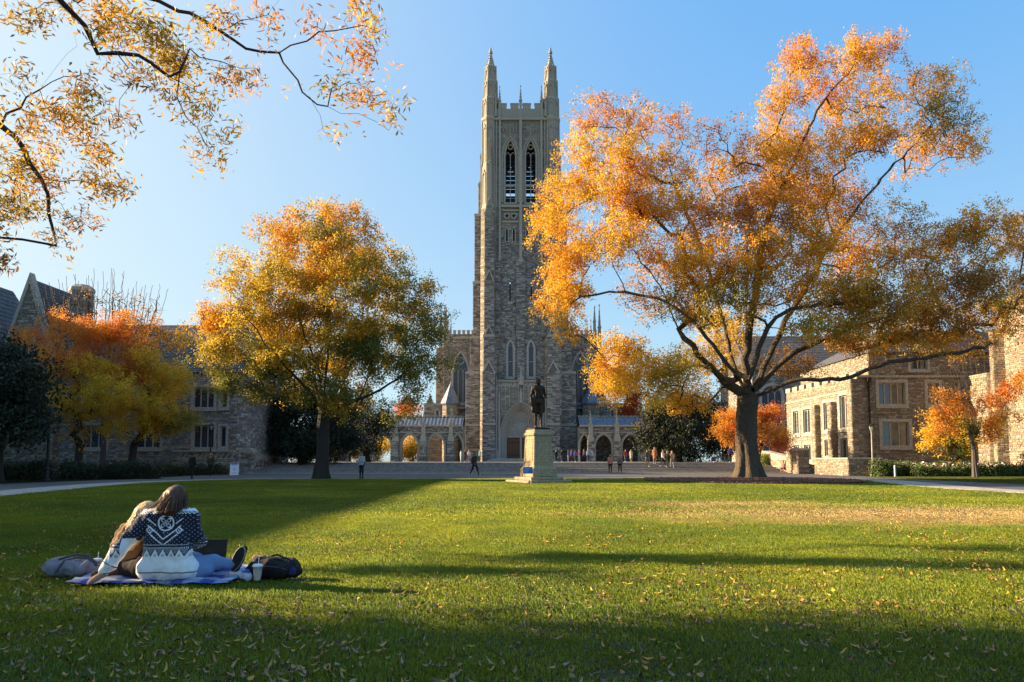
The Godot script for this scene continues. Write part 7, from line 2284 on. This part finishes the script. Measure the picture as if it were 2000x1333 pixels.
func picnic() -> void:
	rng.seed = 321
	# blanket
	var O := ground(330, 6.9, 0.055)
	var mb := MB.new()
	var nx := 66
	var nz := 46
	var nz_ := FastNoiseLite.new(); nz_.seed = 3; nz_.frequency = 2.2; nz_.fractal_octaves = 3
	var cols := [Color(0.05, 0.09, 0.42), Color(0.7, 0.72, 0.78), Color(0.12, 0.18, 0.55)]
	for j in nz + 1:
		for i in nx + 1:
			var x := -0.86 + 1.5 * i / nx
			var z := -1.0 + 1.18 * j / nz
			x += 0.1 * z + 0.02 * nz_.get_noise_2d(z * 2.0, 3.0)
			z += 0.05 * nz_.get_noise_2d(x, 7.0) + 0.10 * (x + 0.3) * -0.35
			var rim := 1.0 if i == 0 or j == 0 or i == nx or j == nz else 0.0
			var y := 0.012 + 0.034 * (nz_.get_noise_2d(x, z) + 0.4) - rim * 0.012
			mb.v.push_back(Vector3(x, maxf(y, 0.0), z))
			mb.n.push_back(Vector3.UP)
			var sx := (i / 3) % 4
			var szz := (j / 3) % 4
			var c: Color = cols[1] if sx < 2 and szz < 2 else cols[0] if sx >= 2 and szz >= 2 else cols[2].lerp(cols[1], 0.35)
			mb.c.push_back(c)
	for j in nz:
		for i in nx:
			var p := j * (nx + 1) + i
			mb.ix.append_array(PackedInt32Array([p, p + 1, p + nx + 1, p + 1, p + nx + 2, p + nx + 1]))
	for i in mb.v.size():
		var x0 := mb.v[maxi(i - 1, 0)]; var x1 := mb.v[mini(i + 1, mb.v.size() - 1)]
		var z0 := mb.v[maxi(i - nx - 1, 0)]; var z1 := mb.v[mini(i + nx + 1, mb.v.size() - 1)]
		var nn := (z1 - z0).cross(x1 - x0)
		if nn.y > 0.0 and nn.length() > 1e-6: mb.n[i] = nn.normalized()
	var bl := obj("picnic_blanket", mb, M.cloth)
	bl.position = O
	tag(bl, "blue and white checked blanket spread on the grass under the couple", "blanket")
	# grey bag on the left
	var G := ground(152, 7.2, 0.055)
	var gc := Color(0.27, 0.27, 0.32)
	var gb := thing("shoulder_bag", "grey canvas bag lying on the grass left of the couple", "bag", G)
	place("body", bag_mesh([bone(Vector3(-0.2, 0.085, 0), Vector3(0.12, 0.08, 0.02), 0.085, 0.075, gc), bone(Vector3(-0.19, 0.10, -0.08), Vector3(0.1, 0.08, -0.08), 0.085, 0.07, gc), bone(Vector3(0.1, 0.06, 0), Vector3(0.25, 0.05, 0.0), 0.07, 0.045, gc)], 0.03), M.cloth, gb)
	for w in [[[-0.12, 0.05, 0.10], [-0.06, 0.16, 0.06], [0.03, 0.185, 0.0], [0.14, 0.17, -0.02], [0.22, 0.1, 0.0]], [[-0.14, 0.17, 0.02], [0.0, 0.21, -0.03], [0.12, 0.19, -0.05], [0.2, 0.12, -0.04]]]:
		var st := MB.new()
		st.col = Color(0.10, 0.10, 0.12)
		var pts := PackedVector3Array(); var rr := PackedFloat32Array()
		for p in w:
			pts.push_back(Vector3(p[0], p[1], p[2])); rr.push_back(0.012)
		st.tube(pts, rr, 6)
		obj("strap", st, M.cloth, gb)
	# black backpack on the right
	var B := ground(540, 7.12, 0.055)
	var kc := Color(0.012, 0.011, 0.013)
	var bp := thing("backpack", "black backpack lying on the grass right of the couple", "backpack", B)
	place("body", bag_mesh([bone(Vector3(-0.15, 0.10, 0), Vector3(-0.02, 0.10, 0), 0.10, 0.10, kc), bone(Vector3(-0.05, 0.09, -0.06), Vector3(0.15, 0.085, -0.04), 0.095, 0.09, kc), bone(Vector3(0.08, 0.085, 0.03), Vector3(0.19, 0.075, 0.0), 0.085, 0.075, kc), bone(Vector3(-0.22, 0.05, 0.02), Vector3(-0.1, 0.07, 0.05), 0.045, 0.06, kc)], 0.022), M.cloth, bp)
	var pk := MB.new()
	pk.col = Color(0.05, 0.03, 0.16)
	pk.bevel(Vector3(0.155, 0.03, 0.045), Vector3(0.235, 0.11, 0.085), 0.018)
	obj("pocket", pk, M.cloth, bp)
	for w in [[[-0.2, 0.16, 0.05], [-0.24, 0.1, 0.09], [-0.26, 0.03, 0.08], [-0.33, 0.01, 0.03]], [[-0.06, 0.2, 0.0], [0.02, 0.22, -0.02], [0.1, 0.185, -0.02]], [[0.04, 0.185, 0.03], [0.12, 0.19, 0.01], [0.2, 0.15, 0.0]]]:
		var st := MB.new()
		st.col = Color(0.02, 0.018, 0.02)
		var pts := PackedVector3Array(); var rr := PackedFloat32Array()
		for p in w:
			pts.push_back(Vector3(p[0], p[1], p[2])); rr.push_back(0.011)
		st.tube(pts, rr, 6)
		obj("strap", st, M.cloth, bp)
	for w in [[[-0.16, 0.205, 0.03], [-0.06, 0.205, 0.05], [0.05, 0.19, 0.04], [0.17, 0.165, 0.03], [0.245, 0.11, 0.03]], [[-0.12, 0.12, 0.105], [-0.02, 0.125, 0.105], [0.08, 0.115, 0.115], [0.16, 0.09, 0.105]]]:
		var zp := MB.new()
		zp.col = Color(0.10, 0.10, 0.11)
		var pts := PackedVector3Array(); var rr := PackedFloat32Array()
		for p in w:
			pts.push_back(Vector3(p[0], p[1], p[2])); rr.push_back(0.0045)
		zp.tube(pts, rr, 5)
		obj("zipper", zp, M.cloth, bp)
	var pouch := place("pouch", bag_mesh([bone(Vector3(0, 0.035, 0), Vector3(0.09, 0.045, 0.0), 0.03, 0.03, Color(0.34, 0.2, 0.13))], 0.015), M.cloth)
	pouch.position = B + Vector3(-0.2, 0.15, -0.01)
	tag(pouch, "small tan pouch resting on the black backpack", "pouch")
	var wr := place("paper_wrapper", bag_mesh([bone(Vector3(-0.03, 0.035, 0), Vector3(0.03, 0.03, 0.01), 0.035, 0.03, Color(0.6, 0.62, 0.72)), bone(Vector3(-0.02, 0.06, 0), Vector3(0.02, 0.075, 0), 0.02, 0.018, Color(0.07, 0.1, 0.42))], 0.03), M.cloth)
	wr.position = ground(486, 6.98, 0.055)
	tag(wr, "crumpled white and blue wrapper beside the cup", "wrapper")
	# iced drinks
	for c in [[508.0, 6.95, 1.0, "clear plastic cup of iced coffee with a straw before the black backpack"], [197.0, 7.35, 0.9, "plastic cup with a straw behind the grey bag"]]:
		var cup := thing("plastic_cup", c[3], "cup", ground(c[0], c[1], 0.055), 0.0, "iced drinks")
		var w := MB.new()
		w.lathe([Vector2(0.0, 0.004), Vector2(0.031, 0.004), Vector2(0.047, 0.135)], 20, Vector3.ZERO)
		var pm := StandardMaterial3D.new()
		pm.albedo_color = Color(0.9, 0.9, 0.88, 0.25)
		pm.transparency = BaseMaterial3D.TRANSPARENCY_ALPHA
		pm.roughness = 0.1
		obj("wall", w, pm, cup)
		var dk := MB.new()
		dk.lathe([Vector2(0.0, 0.006), Vector2(0.0295, 0.006), Vector2(0.0405, 0.095), Vector2(0.0, 0.096)], 20, Vector3.ZERO)
		var dm := StandardMaterial3D.new()
		dm.albedo_color = lin(0.55, 0.43, 0.30)
		dm.roughness = 0.4
		obj("drink", dk, dm, cup)
		var ld := MB.new()
		ld.lathe([Vector2(0.0475, 0.133), Vector2(0.05, 0.136), Vector2(0.05, 0.143), Vector2(0.043, 0.147), Vector2(0.04, 0.155), Vector2(0.0, 0.157)], 20, Vector3.ZERO)
		obj("lid", ld, M.white_paint, cup)
		var sw := MB.new()
		sw.tube(PackedVector3Array([Vector3(-0.004, 0.02, 0), Vector3(0.012, 0.22, 0.0)]), PackedFloat32Array([0.004, 0.004]), 8)
		obj("straw", sw, M.white_paint, cup)
	# laptop
	var L := ground(411, 7.45, 0.15)
	var lp := thing("laptop", "open dark laptop in front of the couple", "laptop", L, 0.12)
	var ba := MB.new()
	ba.bevel(Vector3(-0.17, 0.0, -0.02), Vector3(0.17, 0.014, 0.22), 0.004)
	obj("keyboard_base", ba, M.iron, lp)
	var lid := MB.new()
	lid.xf = Transform3D(Basis(Vector3.RIGHT, -0.28), Vector3(0, 0.012, -0.02))
	lid.bevel(Vector3(-0.17, 0.0, -0.006), Vector3(0.17, 0.225, 0.002), 0.002)
	var ll := obj("lid", lid, M.iron, lp)
	var sc := MB.new()
	sc.xf = lid.xf
	sc.box(Vector3(-0.16, 0.012, 0.002), Vector3(0.16, 0.212, 0.0035))
	var sm := StandardMaterial3D.new()
	sm.albedo_color = lin(0.035, 0.035, 0.03)
	sm.roughness = 0.18
	obj("screen", sc, sm, ll)
	# foot of the lap: a folded coat carries the laptop
	var ct := place("folded_coat", bag_mesh([bone(Vector3(-0.12, 0.03, 0.1), Vector3(0.12, 0.03, 0.1), 0.035, 0.035, Color(0.03, 0.03, 0.04)), bone(Vector3(-0.12, 0.03, 0.02), Vector3(0.12, 0.03, 0.02), 0.035, 0.035, Color(0.03, 0.03, 0.04))], 0.012), M.cloth)
	ct.position = L + Vector3(0, -0.07, 0.0)
	tag(ct, "dark folded coat under the laptop", "coat")


# ---------------------------------------------------------------- street furniture
func lamp_post(px: float, d: float, y: float, h: float, label: String, cap_pale: bool) -> void:
	var l := thing("street_lamp", label, "street lamp", ground(px, d, y), 0.0, "lantern lamp posts")
	var b := MB.new()
	b.lathe([Vector2(0.2, 0.0), Vector2(0.2, 0.12), Vector2(0.15, 0.18), Vector2(0.13, 0.7), Vector2(0.15, 0.74), Vector2(0.08, 0.85)], 12, Vector3.ZERO)
	obj("base", b, M.iron if not cap_pale else M.concrete, l)
	var p := MB.new()
	p.lathe([Vector2(0.075, 0.8), Vector2(0.055, h - 0.75), Vector2(0.09, h - 0.72), Vector2(0.05, h - 0.66), Vector2(0.12, h - 0.6), Vector2(0.01, h - 0.59)], 12, Vector3.ZERO)
	obj("pole", p, M.iron if not cap_pale else M.concrete, l)
	var g := MB.new()
	g.lathe([Vector2(0.1, h - 0.6), Vector2(0.17, h - 0.25), Vector2(0.01, h - 0.24)], 6, Vector3.ZERO)
	obj("lantern_glass", g, M.lamp_glass, l)
	var f := MB.new()
	for k in 6:
		var a := TAU * k / 6
		f.tube(PackedVector3Array([Vector3(sin(a) * 0.105, h - 0.6, cos(a) * 0.105), Vector3(sin(a) * 0.175, h - 0.25, cos(a) * 0.175)]), PackedFloat32Array([0.012, 0.012]), 4)
	f.lathe([Vector2(0.2, h - 0.26), Vector2(0.24, h - 0.22), Vector2(0.1, h - 0.1), Vector2(0.04, h - 0.06), Vector2(0.05, h - 0.03), Vector2(0.01, h)], 6, Vector3.ZERO)
	obj("lantern_cap", f, M.iron, l)


func furniture() -> void:
	lamp_post(92, 41.5, -0.03, 4.45, "dark lamp post with a lantern in front of the left cedar", false)
	lamp_post(410, 62.5, 0.0, 4.5, "black lamp post with a finial before the left hall windows", false)
	lamp_post(505, 79.0, 1.0, 4.4, "slim lamp post on the terrace behind the left stone pier", false)
	lamp_post(1705, 55.6, 0.0, 4.1, "pale lamp post before the brown hall at the low wall", true)
	# sandwich board
	var s := thing("sandwich_board", "white sandwich board with a blue header on the path by the steps", "sign", ground(458, 59.0), 0.25)
	for e in [-1.0, 1.0]:
		var p := MB.new()
		p.xf = Transform3D(Basis(Vector3.RIGHT, -e * 0.24), Vector3(0, 0, e * 0.26))
		p.bevel(Vector3(-0.33, 0, -0.015), Vector3(0.33, 1.02, 0.015), 0.008)
		var pn := obj("panel", p, M.white_paint, s)
		var hd := MB.new()
		hd.xf = p.xf
		hd.box(Vector3(-0.28, 0.88, 0.016 if e > 0 else -0.02), Vector3(0.28, 1.0, 0.02 if e > 0 else -0.016))
		var m := mat("sign_blue", lin(0.06, 0.12, 0.38), 0.5)
		obj("header", hd, m, pn)
		var ln := MB.new()
		ln.xf = p.xf
		for k in 5:
			var w: float = [0.2, 0.12, 0.14, 0.1, 0.22][k]
			var y: float = [0.78, 0.6, 0.5, 0.4, 0.18][k]
			ln.box(Vector3(-w, y - 0.02, 0.016 if e > 0 else -0.018), Vector3(w, y + 0.02, 0.018 if e > 0 else -0.016))
		obj("printed_lines", ln, mat("sign_grey", lin(0.32, 0.36, 0.5), 0.5), pn)
	# blue yard sign by the pedestal
	var y := thing("yard_sign", "small blue sign on white stakes before the pedestal", "sign", ground(1031, 36.6, 0.03))
	var b := MB.new()
	b.bevel(Vector3(-0.25, 0.5, -0.01), Vector3(0.25, 0.84, 0.01), 0.004)
	obj("board", b, mat("board_blue", lin(0.03, 0.13, 0.5), 0.45), y)
	for e in [-0.2, 0.16]:
		var st := MB.new()
		st.tube(PackedVector3Array([Vector3(e, -0.02, -0.02), Vector3(e, 0.6, -0.02)]), PackedFloat32Array([0.014, 0.014]), 6)
		obj("stake", st, M.white_paint, y)
	var yl := MB.new()
	for k in 3: yl.box(Vector3(-0.19, 0.74 - k * 0.08, 0.01), Vector3(0.1 - 0.05 * k, 0.765 - k * 0.08, 0.012))
	obj("printed_lines", yl, mat("sign_pale", lin(0.35, 0.5, 0.8), 0.5), y)
	# stone piers and cheek walls at both ends of the steps
	for e in [-1.0, 1.0]:
		var x: float = -24.6 if e < 0 else 26.3
		var c := thing("stone_pier", ["rounded stone pier with a sloping cheek wall at the left end of the steps", "rounded stone pier with a sloping cheek wall at the right end of the steps"][0 if e < 0 else 1], "pier", Vector3(x, 0, -66.3), 0.0, "piers of the terrace steps")
		var m := MB.new()
		var pal: Array = RUBBLE if e < 0 else WARM
		stone_box(m, Vector3(-0.55, 0, -1.1), Vector3(0.55, 1.9, 0.0), "flr", pal)
		if e < 0: stone_box(m, Vector3(-0.4, 0, -9.0), Vector3(0.35, 1.3, -1.1), "lr", pal)
		else: stone_box(m, Vector3(-0.4, 0, -9.0), Vector3(0.35, 1.3, -1.1), "lr", pal)
		obj("masonry", m, M.stone, c, "stuff")
		var cp := MB.new()
		var poly := PackedVector2Array([Vector2(-0.66, 1.9), Vector2(0.66, 1.9)])
		for i in 9:
			var w := PI * i / 8
			poly.push_back(Vector2(cos(w) * 0.66, 2.0 + sin(w) * 0.38))
		cp.prism(poly, -1.2, 0.1)
		obj("cap", cp, M.limestone, c)
		var ck := MB.new()
		ck.prism(PackedVector2Array([Vector2(1.1, 1.3), Vector2(9.0, 1.3), Vector2(9.0, 2.2), Vector2(7.6, 2.2), Vector2(1.1, 1.5)]), -0.42, 0.37)
		var cm := obj("coping", ck, M.limestone, c)
		cm.rotation.y = PI / 2
	# second pier and the low planter wall on the right
	var p2 := thing("stone_pier", "squat stone pier beside the low wall under the sunlit hall", "pier", Vector3(25.9, 0, -63.8), 0.0)
	var m2 := MB.new()
	stone_box(m2, Vector3(-0.5, 0, -1.2), Vector3(0.5, 2.05, 0), "flr", WARM)
	obj("masonry", m2, M.stone, p2, "stuff")
	var c2 := MB.new()
	c2.bevel(Vector3(-0.6, 2.05, -1.3), Vector3(0.6, 2.3, 0.1), 0.06)
	obj("cap", c2, M.limestone, p2)
	var w := thing("planter_wall", "low rubble stone planter wall with coping beside the pale lamp post", "wall", Vector3(26.3, 0, -56.2))
	var wm := MB.new()
	stone_box(wm, Vector3(0, 0, -6.2), Vector3(2.6, 1.28, 0), "flr", WARM, Vector2(0.18, 0.5), Vector2(0.1, 0.18))
	obj("masonry", wm, M.stone, w, "stuff")
	var x0 := -0.08
	for i in 3:
		var wc := MB.new()
		wc.bevel(Vector3(x0 + i * 0.93, 1.28, -0.4), Vector3(x0 + i * 0.93 + 0.92, 1.42, 0.08), 0.02)
		obj("coping_stone", wc, M.limestone, w)
	for i in 6:
		var wc := MB.new()
		wc.bevel(Vector3(-0.08, 1.28, -0.42 - i * 0.97 - 0.96), Vector3(0.42, 1.42, -0.42 - i * 0.97), 0.02)
		obj("coping_stone", wc, M.limestone, w)
	# balustrade before the left hall
	var bl := thing("balustrade", "stone balustrade with slanted openings left of the steps", "balustrade", Vector3(-30.6, 0, -64.8))
	var bm := MB.new()
	stone_box(bm, Vector3(0, 0, -0.4), Vector3(5.4, 1.3, 0), "flr")
	obj("masonry", bm, M.stone, bl, "stuff")
	var br := MB.new()
	br.bevel(Vector3(-0.05, 1.95, -0.45), Vector3(5.45, 2.1, 0.05), 0.03)
	br.bevel(Vector3(-0.05, 1.3, -0.45), Vector3(5.45, 1.4, 0.05), 0.03)
	obj("rail", br, M.limestone, bl)
	for i in 11:
		var q := MB.new()
		q.xf = Transform3D(Basis(Vector3.FORWARD, 0.6), Vector3(0.45 + i * 0.47, 1.4, -0.2))
		q.box(Vector3(-0.06, -0.1, -0.1), Vector3(0.06, 0.74, 0.1))
		obj("baluster", q, M.limestone, bl)
	# stair to the left hall's door
	var st := thing("stone_stair", "short stone stair with a sloping rail under the maples", "stair", Vector3(-36.0, 0, -62.0))
	for k in 6:
		var tr := MB.new()
		tr.bevel(Vector3(k * -0.32, 0, -1.6), Vector3(0.0, 0.16 * (k + 1), 0.0) + Vector3(-k * 0.0, 0, 0), 0.01)
		tr = MB.new()
		tr.bevel(Vector3(-2.2, 0.16 * k, -1.6), Vector3(0.3 - k * 0.34, 0.16 * (k + 1), 0.0), 0.012)
		obj("step", tr, M.concrete, st)
	var rl := MB.new()
	rl.prism(PackedVector2Array([Vector2(0.5, 0.0), Vector2(0.5, 0.35), Vector2(-1.6, 1.5), Vector2(-2.2, 1.5), Vector2(-2.2, 0.0)]), 0.0, 0.25)
	obj("cheek", rl, M.limestone, st)
	# marker post in the flower bed
	var mk := MB.new()
	mk.bevel(Vector3(-0.05, -0.02, -0.05), Vector3(0.05, 0.85, 0.05), 0.015)
	var mo := obj("marker_post", mk, M.white_paint)
	mo.position = ground(1748, 53.0)
	tag(mo, "short white marker post in the verge beside the flower bed", "post")


func planting(broad: ArrayMesh) -> void:
	rng.seed = 90
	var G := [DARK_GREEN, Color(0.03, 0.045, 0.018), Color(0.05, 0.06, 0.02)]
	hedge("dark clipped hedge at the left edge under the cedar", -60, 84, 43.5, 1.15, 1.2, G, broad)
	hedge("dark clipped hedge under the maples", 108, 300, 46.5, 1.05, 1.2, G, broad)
	hedge("low planting along the balustrade", 305, 440, 60.0, 0.8, 1.0, [Color(0.07, 0.08, 0.025), Color(0.12, 0.08, 0.03), Color(0.06, 0.07, 0.02)], broad, "shrubs", "shrub_border")
	var L := [Color(0.07, 0.11, 0.025), Color(0.12, 0.15, 0.03), Color(0.05, 0.08, 0.02)]
	hedge("bright green leafy shrubs beside the pale lamp post", 1716, 1800, 54.0, 1.05, 1.4, L, broad, "shrubs", "shrub_border")
	hedge("low green hedge of the flower bed on the right", 1790, 2080, 53.0, 0.75, 1.4, L, broad, "hedge", "hedge")
	hedge("small yellow green shrubs behind the big oak on the terrace", 1487, 1535, 72.0, 1.75, 1.2, [Color(0.22, 0.24, 0.03), Color(0.12, 0.15, 0.03)], broad, "shrubs", "shrub_border")
	# flowers
	var petal := MB.new()
	for k in 5:
		var a := TAU * k / 5
		petal.tri(Vector3.ZERO, Vector3(cos(a - 0.5), 0.35, sin(a - 0.5)) * 0.06, Vector3(cos(a + 0.5), 0.35, sin(a + 0.5)) * 0.06)
		petal.tri(Vector3.ZERO, Vector3(cos(a + 0.5), 0.35, sin(a + 0.5)) * 0.06, Vector3(cos(a), 0.2, sin(a)) * 0.09)
	var buf := PackedFloat32Array()
	var fc := [Color(0.75, 0.72, 0.7), Color(0.75, 0.5, 0.45), Color(0.8, 0.78, 0.75), Color(0.7, 0.4, 0.32), Color(0.7, 0.66, 0.5)]
	for i in 420:
		var px := rng.randf_range(1755, 2060)
		var cl := rng.randf_range(0.0, 1.0)
		var p := ground(px, 54.0 + cl * 1.2, 0.62 + 0.35 * cl + rng.randf_range(-0.1, 0.12))
		inst(buf, Transform3D(Basis.from_euler(Vector3(rng.randf_range(-1, 1), rng.randf() * TAU, rng.randf_range(-1, 1))).scaled(Vector3.ONE * rng.randf_range(0.8, 1.6)), p), fc[rng.randi() % fc.size()])
	multi("flower_bed", petal.mesh(), M.litter, buf, self, "white and pink blossoms along the hedge on the right", "flowers")
	hedge("leafy bed of white and pink flowers behind the low hedge", 1750, 2070, 55.6, 0.95, 1.3, L, broad, "flower bed", "flower_border")


func clear_sky(to_sun: Vector3) -> ImageTexture:
	# cloudless air: deeper blue overhead and away from the sun, pale towards the horizon and the sun
	var w := 512
	var h := 256
	var im := Image.create(w, h, false, Image.FORMAT_RGBF)
	var top := Vector3(0.036, 0.130, 0.284)
	var low := Vector3(0.222, 0.305, 0.316)
	var pale := Vector3(0.315, 0.345, 0.333)
	for j in h:
		var up := (0.5 - (j + 0.5) / h) * PI
		for i in w:
			var round_ := (i + 0.5) / w * TAU
			var dirv := Vector3(sin(round_) * cos(up), sin(up), -cos(round_) * cos(up))
			var y := maxf(dirv.y, 0.0)
			var c := top.lerp(low, pow(1.0 - y, 3.0))
			var s := maxf(0.0, (dirv.dot(to_sun) + 0.17) / 1.17)
			c = c.lerp(pale, pow(s, 2.3))
			c += Vector3(0.4, 0.33, 0.22) * pow(s, 24.0)
			if dirv.y < 0.0: c = Vector3(0.10, 0.09, 0.06)
			im.set_pixel(i, j, Color(c.x, c.y, c.z))
	return ImageTexture.create_from_image(im)


func _ready() -> void:
	# ---- camera
	var cam := Camera3D.new()
	cam.name = "camera"
	cam.projection = Camera3D.PROJECTION_FRUSTUM
	cam.near = 0.1
	cam.far = 2000.0
	cam.size = 0.1 * 1333.0 / PX
	cam.frustum_offset = Vector2(0, 0.1 * 133.5 / PX)
	cam.position = Vector3(0, EYE, 0)
	cam.rotation.x = PITCH
	add_child(cam)
	cam.current = true
	# ---- sky and exposure
	var el := atan(0.377)
	var az := deg_to_rad(12.0)
	var travel := Vector3(cos(el) * cos(az), -sin(el), cos(el) * sin(az))
	var sky := PanoramaSkyMaterial.new()
	sky.panorama = clear_sky(-travel)
	var env := Environment.new()
	env.background_mode = Environment.BG_SKY
	env.sky = Sky.new()
	env.sky.sky_material = sky
	env.tonemap_mode = Environment.TONE_MAPPER_LINEAR
	env.tonemap_exposure = 3.2
	env.sdfgi_enabled = true
	env.ssao_enabled = true
	env.ssil_enabled = true
	var we := WorldEnvironment.new()
	we.name = "world"
	we.environment = env
	add_child(we)
	# ---- low afternoon sun from the left
	var sun := DirectionalLight3D.new()
	sun.name = "sun"
	sun.light_energy = 1.6
	sun.light_color = Color(1.0, 0.88, 0.70)
	sun.light_angular_distance = 0.5
	sun.shadow_enabled = true
	add_child(sun)
	sun.look_at_from_position(Vector3.ZERO, travel)
	rng.seed = 2024
	leaf_noise.seed = 12
	leaf_noise.frequency = 0.16
	leaf_noise.fractal_octaves = 3
	# ---- large structure
	make_materials()
	setting()
	chapel()
	cloister(-27.2, -7.3, [-23.05, -19.1, -15.14, -11.2, -7.6], [-25.1, -21.1, -17.14, -13.06, -9.0], "stone cloister arcade with pointed arches left of the chapel tower", true)
	cloister(10.0, 24.0, [10.2, 13.55, 17.49, 21.5], [11.6, 15.48, 19.5, 23.4], "stone cloister arcade with pointed arches right of the chapel tower", false)
	left_hall()
	right_hall()
	# ---- trees
	var sprig := leaf_sprig(22, 0.36, 0.165, 0.075, 1)
	var broad := leaf_sprig(18, 0.42, 0.24, 0.12, 2)
	var narrow := leaf_sprig(9, 0.13, 0.13, 0.032, 3)
	big_oak(sprig)
	left_oak(sprig)
	small_trees(sprig, broad)
	near_tree(narrow)
	shade_trees(broad)
	# ---- objects
	statue()
	furniture()
	planting(broad)
	passers_by()
	couple()
	picnic()
	# ---- small details
	lawn_grass()
	fallen()
